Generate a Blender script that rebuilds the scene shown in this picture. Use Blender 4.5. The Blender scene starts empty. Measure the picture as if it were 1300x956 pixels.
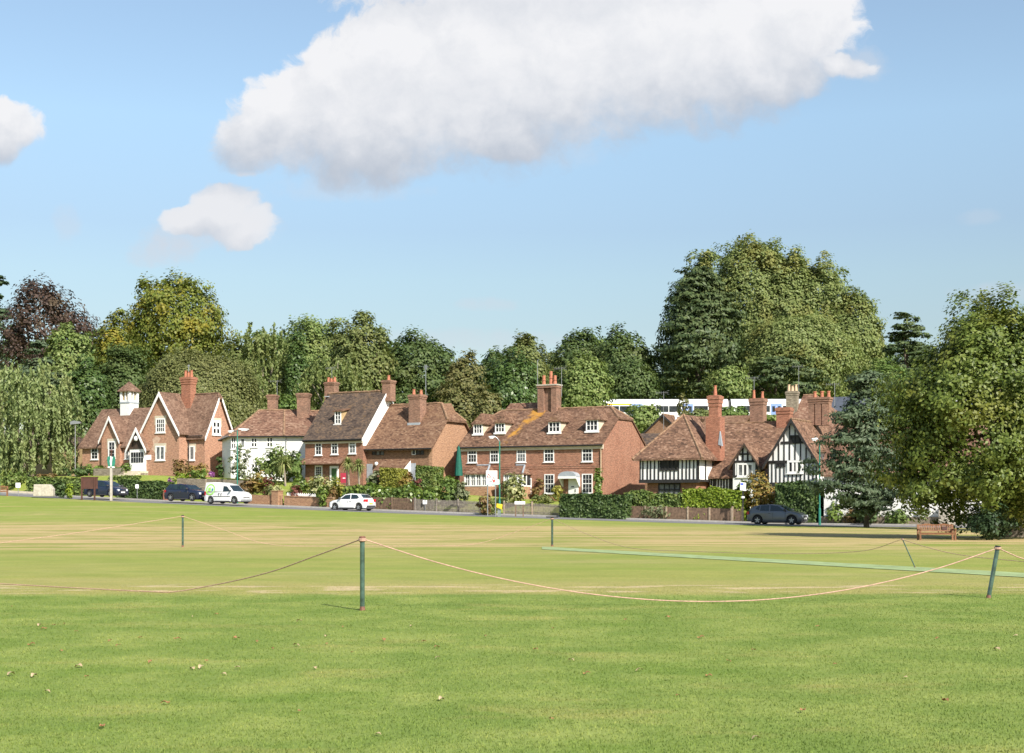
import bpy, bmesh, math, random
import numpy as np
from mathutils import Matrix, Vector
R = math.radians
SC = bpy.context.scene
COL = SC.collection
random.seed(7)
# ------------------------------------------------------------------ camera constants (50 mm lens, level, 1.6 m eye height)
F, H, HY = 1800.0, 1.6, 637.0
ANG = R(29)
UX, UY = math.cos(ANG), -math.sin(ANG)          # street direction (left -> right, coming nearer)
VX, VY = math.sin(ANG), math.cos(ANG)           # across the street, away from the green
OX, OY = 19.5, 105.0

def to_uv(X, Y):
    dx, dy = X-OX, Y-OY
    return dx*UX+dy*UY, dx*VX+dy*VY
def to_xy(u, v):
    return OX+u*UX+v*VX, OY+u*UY+v*VY
def sstep(x, a, b):
    t = np.clip((x-a)/(b-a), 0, 1)
    return t*t*(3-2*t)
def road_z(k):
    k = np.asarray(k, float)
    kk = np.clip(k, 0, 100)
    return -0.09+.02*kk+.00013*kk*kk+np.clip(k, -30, 0)*.004
def garden_z(k):
    return np.interp(k, [-60, -20, 0, 12, 22, 38, 46, 58, 68, 82, 120], [.3, .4, .8, 1.2, 1.6, 2.7, 3.2, 3.9, 4.3, 4.3, 4.6])
def terrain(X, Y):
    X = np.asarray(X, float); Y = np.asarray(Y, float)
    u, v = to_uv(X, Y)
    k = -u
    zr = road_z(k)
    zg = garden_z(k)
    z = zr*sstep(v, -52, -5)
    z = z+(zg-zr)*sstep(v, 2.7, 6.3)
    z = z+(12.4-z)*sstep(v, 22, 82)
    z = z+9*sstep(v, 125, 230)+10*sstep(v, 230, 420)
    return z
def tz(X, Y):
    return float(terrain(X, Y))
def D_at(px, v):
    t = (px-650)/F
    return (v+OX*VX+OY*VY)/(t*VX+VY)
def P(px, py, D):
    return Vector(((px-650)/F*D, D, H+(HY-py)/F*D))

# ------------------------------------------------------------------ tagging
def tag(o, label=None, cat=None, group=None, kind=None):
    if label: o['label'] = label
    if cat: o['category'] = cat
    if group: o['group'] = group
    if kind: o['kind'] = kind
    return o
def empty(name, loc, rz=0, label=None, cat=None, group=None):
    o = bpy.data.objects.new(name, None)
    o.empty_display_size = .3
    COL.objects.link(o)
    o.location = loc
    o.rotation_euler = (0, 0, rz)
    return tag(o, label, cat, group)
def copy_tree(o, parent=None):
    c = o.copy()
    COL.objects.link(c)
    c.parent = parent
    for ch in list(o.children):
        copy_tree(ch, c)
    return c

# ------------------------------------------------------------------ mesh builder
class MB:
    def __init__(s, M=None):
        s.v = []; s.f = []; s.m = []
        s.M = M or Matrix()
    def add(s, vs, fs, mi=0):
        b = len(s.v)
        for p in vs:
            q = s.M @ Vector(p)
            s.v.append((q.x, q.y, q.z))
        for f in fs:
            s.f.append([i+b for i in f]); s.m.append(mi)
    def box(s, x0, x1, y0, y1, z0, z1, mi=0):
        s.add([(x0, y0, z0), (x1, y0, z0), (x1, y1, z0), (x0, y1, z0), (x0, y0, z1), (x1, y0, z1), (x1, y1, z1), (x0, y1, z1)],
              [(0, 3, 2, 1), (4, 5, 6, 7), (0, 1, 5, 4), (1, 2, 6, 5), (2, 3, 7, 6), (3, 0, 4, 7)], mi)
    def prism(s, pts, axis, a0, a1, mi=0):
        # polygon in the plane across 'axis', extruded along it
        n = len(pts)
        def mk(p, a):
            if axis == 'x': return (a, p[0], p[1])
            if axis == 'y': return (p[0], a, p[1])
            return (p[0], p[1], a)
        vs = [mk(p, a0) for p in pts]+[mk(p, a1) for p in pts]
        fs = [tuple(range(n)), tuple(range(2*n-1, n-1, -1))]
        for i in range(n):
            j = (i+1) % n
            fs.append((i, j, n+j, n+i))
        s.add(vs, fs, mi)
    def tube(s, path, rad, n=8, mi=0, cap=True):
        path = [Vector(p) for p in path]
        if not isinstance(rad, (list, tuple)): rad = [rad]*len(path)
        vs = []; fs = []
        up = None
        for i, p in enumerate(path):
            d = (path[min(i+1, len(path)-1)]-path[max(i-1, 0)]).normalized()
            if up is None:
                up = Vector((0, 0, 1)) if abs(d.z) < .9 else Vector((1, 0, 0))
            a = d.cross(up)
            if a.length < 1e-6: a = d.cross(Vector((1, .3, 0)))
            a.normalize()
            b = a.cross(d).normalized()
            up = b
            for k in range(n):
                t = 2*math.pi*k/n
                vs.append(p+(a*math.cos(t)+b*math.sin(t))*rad[i])
        for i in range(len(path)-1):
            for k in range(n):
                fs.append((i*n+k, i*n+(k+1) % n, (i+1)*n+(k+1) % n, (i+1)*n+k))
        if cap:
            fs.append(tuple(range(n-1, -1, -1)))
            fs.append(tuple(range((len(path)-1)*n, len(path)*n)))
        s.add(vs, fs, mi)
    def lathe(s, c, prof, n=12, mi=0, axis='z'):
        # prof: list of (r, h); closed with fans
        vs = []; fs = []
        for r, h in prof:
            for k in range(n):
                t = 2*math.pi*k/n
                a, b = max(r, 1e-4)*math.cos(t), max(r, 1e-4)*math.sin(t)
                if axis == 'z': vs.append((c[0]+a, c[1]+b, c[2]+h))
                elif axis == 'y': vs.append((c[0]+a, c[1]+h, c[2]+b))
                else: vs.append((c[0]+h, c[1]+a, c[2]+b))
        for i in range(len(prof)-1):
            for k in range(n):
                fs.append((i*n+k, i*n+(k+1) % n, (i+1)*n+(k+1) % n, (i+1)*n+k))
        fs.append(tuple(range(n)))
        fs.append(tuple(range((len(prof)-1)*n, len(prof)*n)))
        s.add(vs, fs, mi)
    def slab(s, polys, t, mi=0):
        # roof shell: polygons of 3-D points, thickened downwards
        key = {}; vs = []; F_ = []
        for poly in polys:
            idx = []
            for p in poly:
                k = tuple(round(c, 4) for c in p)
                if k not in key:
                    key[k] = len(vs); vs.append(p)
                if not idx or idx[-1] != key[k]:
                    if key[k] not in idx: idx.append(key[k])
            if len(idx) > 2: F_.append(idx)
        n = len(vs)
        fs = [tuple(f) for f in F_]+[tuple(i+n for i in reversed(f)) for f in F_]
        cnt = {}
        for f in F_:
            for i in range(len(f)):
                a, b = f[i], f[(i+1) % len(f)]
                cnt[(min(a, b), max(a, b))] = cnt.get((min(a, b), max(a, b)), 0)+1
        for (a, b), c in cnt.items():
            if c == 1: fs.append((a, b, b+n, a+n))
        s.add(list(vs)+[(p[0], p[1], p[2]-t) for p in vs], fs, mi)
    def build(s, name, mats, parent=None, smooth=False, bevel=0, seg=2):
        me = bpy.data.meshes.new(name)
        bm = bmesh.new()
        vv = [bm.verts.new(p) for p in s.v]
        for f, m in zip(s.f, s.m):
            try:
                fc = bm.faces.new([vv[i] for i in f]); fc.material_index = m; fc.smooth = smooth
            except ValueError:
                pass
        bmesh.ops.recalc_face_normals(bm, faces=bm.faces)
        if bevel:
            es = [e for e in bm.edges if len(e.link_faces) == 2 and e.calc_face_angle(0) > R(28)]
            bmesh.ops.bevel(bm, geom=es, offset=bevel, segments=seg, affect='EDGES', profile=.5, clamp_overlap=True)
            if smooth:
                for fc in bm.faces: fc.smooth = True
        bm.to_mesh(me); bm.free()
        for m in (mats if isinstance(mats, (list, tuple)) else [mats]): me.materials.append(m)
        o = bpy.data.objects.new(name, me)
        COL.objects.link(o)
        if parent: o.parent = parent
        return o

def np_mesh(name, V, faces4, mats, parent=None, matidx=None, smooth=False):
    me = bpy.data.meshes.new(name)
    V = np.asarray(V, np.float32); faces4 = np.asarray(faces4, np.int32)
    k = faces4.shape[1]
    me.vertices.add(len(V)); me.vertices.foreach_set('co', V.ravel())
    me.loops.add(faces4.size); me.loops.foreach_set('vertex_index', faces4.ravel())
    me.polygons.add(len(faces4))
    me.polygons.foreach_set('loop_start', np.arange(0, faces4.size, k, dtype=np.int32))
    me.polygons.foreach_set('loop_total', np.full(len(faces4), k, np.int32))
    if matidx is not None: me.polygons.foreach_set('material_index', np.asarray(matidx, np.int32))
    if smooth: me.polygons.foreach_set('use_smooth', np.ones(len(faces4), bool))
    me.update(calc_edges=True)
    for m in (mats if isinstance(mats, (list, tuple)) else [mats]): me.materials.append(m)
    o = bpy.data.objects.new(name, me)
    COL.objects.link(o)
    if parent: o.parent = parent
    return o

# ------------------------------------------------------------------ materials
class NT:
    def __init__(s, nt): s.nt = nt; s.n = nt.nodes; s.l = nt.links
    def new(s, t, **kw):
        nd = s.n.new(t)
        for k, v in kw.items(): setattr(nd, k, v)
        return nd
    def link(s, a, b): s.l.new(a, b)
    def val(s, sock, x):
        if hasattr(x, 'links') or isinstance(x, bpy.types.NodeSocket): s.l.new(x, sock)
        else: sock.default_value = x
    def math(s, op, a, b=None, c=None, clamp=False):
        nd = s.new('ShaderNodeMath', operation=op); nd.use_clamp = clamp
        s.val(nd.inputs[0], a)
        if b is not None: s.val(nd.inputs[1], b)
        if c is not None: s.val(nd.inputs[2], c)
        return nd.outputs[0]
    def vmath(s, op, a, b=None):
        nd = s.new('ShaderNodeVectorMath', operation=op)
        s.val(nd.inputs[0], a)
        if b is not None: s.val(nd.inputs[1], b)
        return nd.outputs[0]
    def mix(s, f, a, b, blend='MIX'):
        nd = s.new('ShaderNodeMix', data_type='RGBA', blend_type=blend)
        s.val(nd.inputs[0], f); s.val(nd.inputs[6], col4(a)); s.val(nd.inputs[7], col4(b))
        return nd.outputs[2]
    def noise(s, vec, scale, detail=4, rough=.55, dist=0):
        nd = s.new('ShaderNodeTexNoise')
        if vec is not None: s.link(vec, nd.inputs['Vector'])
        nd.inputs['Scale'].default_value = scale; nd.inputs['Detail'].default_value = detail
        nd.inputs['Roughness'].default_value = rough; nd.inputs['Distortion'].default_value = dist
        return nd
    def smooth(s, x, a, b):
        nd = s.new('ShaderNodeMapRange', interpolation_type='SMOOTHSTEP')
        s.val(nd.inputs[0], x); nd.inputs[1].default_value = a; nd.inputs[2].default_value = b
        return nd.outputs[0]
    def ramp(s, f, stops):
        nd = s.new('ShaderNodeValToRGB')
        e = nd.color_ramp.elements
        while len(e) < len(stops): e.new(.5)
        for el, (p, c) in zip(e, stops): el.position = p; el.color = col4(c)
        s.val(nd.inputs[0], f)
        return nd.outputs[0]
    def mapping(s, vec, scale=(1, 1, 1), rot=(0, 0, 0), loc=(0, 0, 0)):
        nd = s.new('ShaderNodeMapping')
        s.link(vec, nd.inputs[0]); nd.inputs[1].default_value = loc; nd.inputs[2].default_value = rot; nd.inputs[3].default_value = scale
        return nd.outputs[0]
def col4(c):
    if isinstance(c, bpy.types.NodeSocket): return c
    return tuple(c)+(1,) if len(c) == 3 else tuple(c)
def newmat(name):
    m = bpy.data.materials.new(name); m.use_nodes = True
    n = NT(m.node_tree)
    b = m.node_tree.nodes['Principled BSDF']
    return m, n, b
def plain(name, c, rough=.6, var=.12, scale=3.0, metal=0, spec=.5, coat=0, bump=0):
    m, n, b = newmat(name)
    tc = n.new('ShaderNodeTexCoord')
    nz = n.noise(tc.outputs['Object'], scale, 5, .6)
    dk = tuple(x*(1-var*1.6) for x in c); lt = tuple(min(1, x*(1+var)) for x in c)
    n.link(n.ramp(nz.outputs[0], [(.3, dk), (.7, lt)]), b.inputs['Base Color'])
    b.inputs['Roughness'].default_value = rough; b.inputs['Metallic'].default_value = metal
    b.inputs['Specular IOR Level'].default_value = spec
    if coat:
        b.inputs['Coat Weight'].default_value = coat; b.inputs['Coat Roughness'].default_value = .06
    if bump:
        bp = n.new('ShaderNodeBump'); bp.inputs['Strength'].default_value = bump; bp.inputs['Distance'].default_value = .02
        n.link(nz.outputs[0], bp.inputs['Height']); n.link(bp.outputs[0], b.inputs['Normal'])
    return m
def wallvec(n):
    tc = n.new('ShaderNodeTexCoord')
    sp = n.new('ShaderNodeSeparateXYZ'); n.link(tc.outputs['Object'], sp.inputs[0])
    cb = n.new('ShaderNodeCombineXYZ')
    n.link(n.math('ADD', sp.outputs[0], sp.outputs[1]), cb.inputs[0]); n.link(sp.outputs[2], cb.inputs[1])
    return tc.outputs['Object'], cb.outputs[0], sp
def brickmat(name, c1, c2, mortar, stain=(.2, .15, .1), stain_amt=.35, bw=.24, bh=.08):
    m, n, b = newmat(name)
    ob, wv, sp = wallvec(n)
    br = n.new('ShaderNodeTexBrick')
    n.link(wv, br.inputs['Vector'])
    br.inputs['Color1'].default_value = col4(c1); br.inputs['Color2'].default_value = col4(c2); br.inputs['Mortar'].default_value = col4(mortar)
    br.inputs['Scale'].default_value = 1; br.inputs['Mortar Size'].default_value = .007
    br.inputs['Brick Width'].default_value = bw; br.inputs['Row Height'].default_value = bh; br.inputs['Bias'].default_value = 0
    n1 = n.noise(ob, .55, 6, .7)
    n2 = n.noise(n.mapping(wv, (2.2, 6, 1)), 1.6, 4, .7)
    c = n.mix(n.math('MULTIPLY', n.smooth(n1.outputs[0], .45, .75), stain_amt), br.outputs['Color'], stain)
    v = n.ramp(n2.outputs[0], [(.28, (.55, .53, .52)), (.72, (1.4, 1.38, 1.35))])
    c = n.mix(1, c, v, 'MULTIPLY')
    n.link(c, b.inputs['Base Color']); b.inputs['Roughness'].default_value = .9; b.inputs['Specular IOR Level'].default_value = .2
    return m
def tilemat(name, cols, moss=None, moss_amt=0, streak=None):
    m, n, b = newmat(name)
    ob, wv, sp = wallvec(n)
    br = n.new('ShaderNodeTexBrick')
    n.link(wv, br.inputs['Vector'])
    br.inputs['Color1'].default_value = (0, 0, 0, 1); br.inputs['Color2'].default_value = (1, 1, 1, 1); br.inputs['Mortar'].default_value = (.1, .1, .1, 1)
    br.inputs['Scale'].default_value = 1; br.inputs['Mortar Size'].default_value = .008
    br.inputs['Brick Width'].default_value = .24; br.inputs['Row Height'].default_value = .11
    n1 = n.noise(ob, .9, 6, .75); n2 = n.noise(ob, 3.6, 3, .75)
    f = n.math('ADD', n.math('MULTIPLY', br.outputs['Color'], .34), n.math('ADD', n.math('MULTIPLY_ADD', n1.outputs[0], .75, -.065), n.math('MULTIPLY_ADD', n2.outputs[0], .62, -.12)))
    f = n.math('SUBTRACT', f, .18)
    k = len(cols)
    c = n.ramp(f, [(.2+.55*i/(k-1), cc) for i, cc in enumerate(cols)])
    if moss:
        n3 = n.noise(ob, 1.3, 5, .75)
        c = n.mix(n.math('MULTIPLY', n.smooth(n3.outputs[0], .56, .68), moss_amt), c, moss)
    if streak:      # lichen running down from the chimney: (u at ridge, slope per z, half width, z top, colour)
        u0, sl, hw, zt, sc = streak
        uu = n.math('ADD', sp.outputs[0], n.math('MULTIPLY', n.math('SUBTRACT', zt, sp.outputs[2]), sl))
        n4 = n.noise(ob, 1.1, 5, .75)
        d = n.math('ABSOLUTE', n.math('SUBTRACT', uu, u0))
        d = n.math('ADD', d, n.math('MULTIPLY', n.math('SUBTRACT', n4.outputs[0], .5), 3.2*hw))
        d = n.math('ADD', d, n.math('MULTIPLY', n.math('SUBTRACT', zt, sp.outputs[2]), .22*hw))
        c = n.mix(n.math('MULTIPLY', n.smooth(d, hw, hw*.2), .85), c, sc)
    n.link(c, b.inputs['Base Color']); b.inputs['Roughness'].default_value = .9; b.inputs['Specular IOR Level'].default_value = .15
    bp = n.new('ShaderNodeBump'); bp.inputs['Strength'].default_value = .6; bp.inputs['Distance'].default_value = .03
    n.link(f, bp.inputs['Height']); n.link(bp.outputs[0], b.inputs['Normal'])
    return m
def leafmat(name, cols, alt=None, alt_amt=.5, alt_scale=.25, trans=.28, rough=.55, spec=.3):
    m, n, b = newmat(name)
    tc = n.new('ShaderNodeTexCoord'); ge = n.new('ShaderNodeNewGeometry')
    k = len(cols)
    c = n.ramp(ge.outputs['Random Per Island'], [(i/(k-1), cc) for i, cc in enumerate(cols)])
    if alt:
        nz = n.noise(tc.outputs['Object'], alt_scale, 4, .6)
        c = n.mix(n.math('MULTIPLY', n.smooth(nz.outputs[0], .5, .66), alt_amt), c, alt)
    n.link(c, b.inputs['Base Color']); b.inputs['Roughness'].default_value = rough; b.inputs['Specular IOR Level'].default_value = spec
    tr = n.new('ShaderNodeBsdfTranslucent'); n.link(n.mix(.5, c, n.mix(1, c, (1.2, 1.35, .5), 'MULTIPLY')), tr.inputs[0])
    mx = n.new('ShaderNodeMixShader'); mx.inputs[0].default_value = trans
    n.link(b.outputs[0], mx.inputs[1]); n.link(tr.outputs[0], mx.inputs[2])
    n.link(mx.outputs[0], n.n['Material Output'].inputs[0])
    return m
def glassmat(name, c=(.02, .025, .03), c2=None, rough=.06, spec=.3):
    m, n, b = newmat(name)
    tc = n.new('ShaderNodeTexCoord')
    nz = n.noise(tc.outputs['Object'], 2.3, 2, .5)
    n.link(n.ramp(nz.outputs[0], [(.35, c), (.7, c2 or tuple(x*2.5 for x in c))]), b.inputs['Base Color'])
    b.inputs['Roughness'].default_value = rough; b.inputs['Specular IOR Level'].default_value = spec
    return m
M = {}
M['brick_red'] = brickmat('red_brick', (.35, .155, .095), (.24, .105, .066), (.38, .29, .22), (.15, .06, .04), .45)
M['brick_school'] = brickmat('orange_brick', (.44, .225, .14), (.33, .165, .105), (.42, .34, .27), (.42, .27, .18), .45)
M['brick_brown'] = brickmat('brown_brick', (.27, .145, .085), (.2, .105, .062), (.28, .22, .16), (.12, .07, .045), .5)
M['brick_tan_sunlit'] = brickmat('tan_and_sunlit_brick', (.40, .22, .125), (.32, .17, .1), (.4, .32, .24), (.3, .17, .1), .4)  # tan for the bays; also brown brick lightened with painted sun
M['brick_c'] = brickmat('dull_red_brick', (.32, .145, .09), (.22, .1, .065), (.32, .24, .18), (.13, .065, .045), .45)
M['brick_chim'] = brickmat('chimney_brick', (.28, .15, .1), (.19, .1, .07), (.3, .23, .18), (.1, .08, .06), .6)
M['brick_chim_red'] = brickmat('red_chimney_brick', (.36, .145, .088), (.26, .1, .063), (.36, .25, .18), (.2, .09, .06), .4)
M['brick_wall'] = brickmat('garden_brick', (.34, .19, .10), (.27, .14, .075), (.36, .29, .22), (.2, .14, .09), .5)
M['stone_wall'] = brickmat('rubble_stone', (.30, .26, .2), (.2, .17, .13), (.14, .12, .1), (.16, .15, .11), .5, .32, .17)
M['tile_red'] = tilemat('clay_tiles', [(.07, .04, .028), (.15, .08, .055), (.21, .12, .08), (.3, .2, .14)], (.2, .17, .11), .25)
M['tile_school'] = tilemat('school_tiles', [(.085, .054, .04), (.15, .09, .063), (.195, .12, .085), (.26, .175, .125)])
M['tile_dark'] = tilemat('dark_tiles', [(.04, .03, .026), (.075, .055, .045), (.11, .08, .06), (.17, .11, .07)], (.22, .13, .045), .35)
M['tile_brown'] = tilemat('brown_tiles', [(.07, .04, .028), (.14, .078, .05), (.19, .11, .068), (.26, .17, .11)], (.23, .15, .06), .25)
M['tile_tudor'] = tilemat('mottled_tiles', [(.06, .037, .027), (.135, .077, .051), (.2, .114, .074), (.32, .21, .145)], (.27, .17, .09), .25)
M['ridge'] = plain('ridge_tile', (.25, .15, .088), .9, .4, 2.5)
M['white'] = plain('white_paint', (.80, .79, .76), .5, .05)
M['render'] = plain('white_render', (.80, .79, .76), .8, .06, 1.2)
M['cream'] = plain('cream_stone', (.56, .49, .37), .85, .12, 2)
M['stonepale'] = plain('pale_stone', (.43, .39, .32), .9, .18, 5, bump=.4)
M['timber'] = plain('black_timber', (.022, .02, .019), .7, .3, 3)
M['darkwood'] = plain('dark_wood', (.06, .038, .025), .7, .3, 4)
M['glass'] = glassmat('window_glass', (.008, .010, .012), (.035, .042, .05))
M['curtain'] = glassmat('curtained_glass', (.06, .065, .07), (.24, .25, .25), .12)
M['carglass'] = glassmat('car_glass', (.012, .02, .024), (.02, .035, .04), .04, .7)
M['lead'] = plain('lead_flashing', (.33, .36, .39), .55, .1)
M['gutter'] = plain('black_gutter', (.025, .025, .026), .5, .2)
M['pot'] = plain('terracotta_pot', (.4, .15, .085), .8, .2, 6)
M['potcream'] = plain('cream_pot', (.55, .4, .26), .8, .2, 6)
M['metal'] = plain('grey_metal', (.32, .33, .34), .4, .15, 5, metal=.6)
M['green_paint'] = plain('green_pole_paint', (.028, .19, .135), .35, .15, 4)
M['rust'] = plain('rusty_iron', (.2, .09, .06), .8, .3, 25)
M['post_green'] = plain('dark_green_post', (.06, .105, .085), .22, .35, 9, coat=.5)
M['black'] = plain('black_paint', (.015, .015, .016), .4, .2)
M['rubber'] = plain('tyre_rubber', (.018, .018, .019), .8, .2)
M['rope'] = plain('pink_rope', (.46, .29, .215), .85, .2, 20)
M['fence_brown'] = plain('brown_fence_wood', (.17, .11, .072), .85, .35, 5)
M['fence_grey'] = plain('grey_fence_wood', (.22, .19, .16), .85, .3, 5)
M['fence_post'] = plain('pale_fence_post', (.36, .28, .2), .85, .25, 5)
M['teak'] = plain('teak_bench_wood', (.2, .085, .034), .55, .25, 8)
M['bark'] = plain('bark', (.13, .10, .075), .95, .35, 3, bump=.5)
M['bark_pale'] = plain('pale_bark', (.3, .25, .19), .95, .3, 3, bump=.5)
M['red'] = plain('red_sign_paint', (.3, .018, .04), .4, .08)
M['signred'] = plain('red_symbol', (.6, .03, .03), .4, .05)
M['blue'] = plain('blue_print', (.06, .1, .5), .4, .1)
M['yellow'] = plain('yellow_plastic', (.75, .48, .02), .5, .15)
M['signwhite'] = plain('white_sign_face', (.8, .8, .8), .4, .03)
M['sign_brown'] = plain('brown_notice_board', (.085, .035, .026), .6, .2)
M['parasol'] = plain('green_parasol_cloth', (.006, .10, .068), .8, .15, 5)
M['asphalt'] = plain('asphalt', (.17, .165, .165), .9, .15, 6)
M['paving'] = plain('paving', (.36, .32, .28), .9, .15, 6)
M['kerb'] = plain('kerbstone', (.38, .36, .33), .9, .12, 4)
M['slate'] = plain('slate', (.07, .08, .1), .6, .2, 4)
M['ochre'] = plain('ochre_render', (.42, .3, .15), .85, .15, 3)
M['dryleaf'] = plain('dry_leaf', (.36, .17, .075), .8, .35, 30)
M['dryleaf2'] = plain('pale_dry_leaf', (.46, .34, .2), .8, .3, 30)
# ------------------------------------------------------------------ camera, sun, sky
cam = bpy.data.cameras.new('camera'); camo = bpy.data.objects.new('camera', cam); COL.objects.link(camo)
camo.location = (0, 0, H); camo.rotation_euler = (R(90), 0, 0)
cam.sensor_fit = 'HORIZONTAL'; cam.sensor_width = 36; cam.lens = 36*F/1300; cam.shift_y = (HY-478)/1300
cam.clip_start = .1; cam.clip_end = 5000
SC.camera = camo
SC.cycles.max_bounces = 5; SC.cycles.diffuse_bounces = 3; SC.cycles.glossy_bounces = 2; SC.cycles.transmission_bounces = 3
SUN_EL, SUN_X, SUN_Y = R(38), .52, -.854            # horizontal direction towards the sun
sl = bpy.data.lights.new('sun', 'SUN'); slo = bpy.data.objects.new('sun', sl); COL.objects.link(slo)
sl.energy = 4.4; sl.angle = R(.53); sl.color = (1, .945, .86)
sd = Vector((SUN_X*math.cos(SUN_EL), SUN_Y*math.cos(SUN_EL), math.sin(SUN_EL)))
slo.rotation_euler = sd.to_track_quat('Z', 'Y').to_euler()
slo.location = (30, -40, 40)
EXPO = .85
SC.view_settings.view_transform = 'Standard'; SC.view_settings.look = 'None'
SC.view_settings.exposure = EXPO; SC.view_settings.gamma = 1; SC.view_settings.use_curve_mapping = False

wd = bpy.data.worlds.new('World'); SC.world = wd; wd.use_nodes = True
n = NT(wd.node_tree)
bg = n.n['Background']
STR = .105
bg.inputs[1].default_value = STR
sky = n.new('ShaderNodeTexSky', sky_type='NISHITA')
sky.sun_disc = False; sky.sun_elevation = SUN_EL; sky.sun_rotation = math.atan2(SUN_X, SUN_Y)
sky.air_density = 1.0; sky.dust_density = .7; sky.ozone_density = 1.6; sky.altitude = 0
tc = n.new('ShaderNodeTexCoord')

ELL = [(330, 172, 66, 46), (385, 150, 90, 78), (430, 105, 80, 66), (470, 130, 120, 100), (500, 60, 80, 58), (540, 95, 115, 112), (590, 45, 90, 70), (620, 110, 150, 108), (720, 70, 180, 118), (840, 55, 170, 106),
       (930, 70, 125, 92), (1020, 25, 82, 68), (985, 95, 70, 52), (1072, 82, 44, 20), (480, 205, 90, 38), (640, 175, 80, 34), (700, -60, 320, 100),
       (285, 268, 52, 38), (310, 282, 48, 26), (240, 285, 50, 26), (0, 165, 52, 40)]
FAINT = [(205, 322, 52, 22, .6), (235, 300, 60, 24, .5), (85, 283, 22, 30, .30), (618, 386, 44, 11, .35), (1243, 276, 34, 12, .22), (600, 432, 150, 18, .35), (1270, 372, 70, 16, .3), (1085, 82, 52, 24, .45), (700, 190, 90, 26, .25), (440, 240, 110, 20, .3)]
def group_density():
    g = bpy.data.node_groups.new('cloud_density', 'ShaderNodeTree')
    g.interface.new_socket('P', in_out='INPUT', socket_type='NodeSocketVector')
    g.interface.new_socket('D', in_out='OUTPUT', socket_type='NodeSocketFloat')
    k = NT(g)
    gi = k.new('NodeGroupInput'); go = k.new('NodeGroupOutput')
    p0 = gi.outputs[0]
    w1 = k.noise(p0, 1.15, 3, .5); w2 = k.noise(p0, 4.5, 4, .6)
    o1 = k.vmath('MULTIPLY', k.vmath('SUBTRACT', w1.outputs['Color'], (.5, .5, .5)), (.75, .75, 0))
    o2 = k.vmath('MULTIPLY', k.vmath('SUBTRACT', w2.outputs['Color'], (.5, .5, .5)), (.11, .11, 0))
    p = k.vmath('ADD', p0, k.vmath('ADD', o1, o2))
    sp = k.new('ShaderNodeSeparateXYZ'); k.link(p, sp.inputs[0])
    out = None
    for cx, cy, rx, ry in ELL:
        a = k.math('MULTIPLY', k.math('SUBTRACT', sp.outputs[0], cx/100), 100/rx)
        b_ = k.math('MULTIPLY', k.math('SUBTRACT', sp.outputs[1], cy/100), 100/ry)
        e = k.math('SUBTRACT', 1.0, k.math('ADD', k.math('MULTIPLY', a, a), k.math('MULTIPLY', b_, b_)))
        out = e if out is None else k.math('SMOOTH_MAX', out, e, .25)
    f = k.noise(p, 2.0, 9, .64)
    out = k.math('ADD', out, k.math('MULTIPLY', k.math('SUBTRACT', f.outputs[0], .5), 1.5))
    k.link(out, go.inputs[0])
    return g
sp = n.new('ShaderNodeSeparateXYZ'); n.link(tc.outputs['Generated'], sp.inputs[0])
yy = n.math('MAXIMUM', sp.outputs[1], .02)
cb = n.new('ShaderNodeCombineXYZ')
n.link(n.math('MULTIPLY_ADD', n.math('DIVIDE', sp.outputs[0], yy), F/100, 6.5), cb.inputs[0])
n.link(n.math('MULTIPLY_ADD', n.math('DIVIDE', sp.outputs[2], yy), -F/100, HY/100), cb.inputs[1])
Pc = cb.outputs[0]
G = group_density()
def dens(vec):
    g = n.new('ShaderNodeGroup'); g.node_tree = G; n.link(vec, g.inputs[0]); return g.outputs[0]
d0 = dens(Pc); d1 = dens(n.vmath('ADD', Pc, (.22, -.40, 0)))
alpha = None
ps = n.new('ShaderNodeSeparateXYZ'); n.link(Pc, ps.inputs[0])
# thick underside of the cloud is grey, sun side white
lit = n.math('ADD', n.math('MULTIPLY', n.math('SUBTRACT', d0, d1), .55), .62, clamp=True)
yb = n.math('SUBTRACT', 2.45, n.math('MULTIPLY', n.math('MAXIMUM', n.math('SUBTRACT', ps.outputs[0], 5.2), 0), .17))
hh = n.math('SUBTRACT', yb, ps.outputs[1])
fin = n.noise(Pc, 2.6, 5, .55)
hh = n.math('ADD', hh, n.math('MULTIPLY', n.math('SUBTRACT', fin.outputs[0], .5), 1.1))
base = n.smooth(hh, -.05, 1.2)
small = n.math('MULTIPLY', n.smooth(ps.outputs[1], 2.14, 2.24), n.smooth(ps.outputs[0], 3.75, 3.45))
base = n.math('MAXIMUM', base, n.math('MULTIPLY', small, .72))
alpha = n.math('ADD', n.math('MULTIPLY', n.smooth(d0, -.12, .26), base), n.math('MULTIPLY', n.smooth(d0, -.36, .75), n.math('SUBTRACT', 1.0, base)))
shade = n.math('MULTIPLY', n.math('MULTIPLY_ADD', base, .74, .26), n.math('MULTIPLY_ADD', lit, .55, .52), clamp=True)
k_ = 1/(STR*2**EXPO)
cg = tuple(x*k_ for x in (.40, .47, .58)); cw = tuple(x*k_ for x in (.90, .905, .93))
cc = n.mix(shade, cg, cw)
behind = n.math('GREATER_THAN', sp.outputs[1], .03)
el = n.math('MULTIPLY_ADD', sp.outputs[2], -F/1000, HY/1000)
skyc = n.mix(1, sky.outputs[0], n.ramp(el, [(0, (1.14, 1.07, .955)), (.175, (1.08, 1.04, .93)), (.3, (.84, .79, .73)), (.36, (.79, .75, .67)), (.42, (.71, .67, .61))]), 'MULTIPLY')
final = skyc
wn = n.noise(Pc, 3.2, 6, .6)
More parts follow.
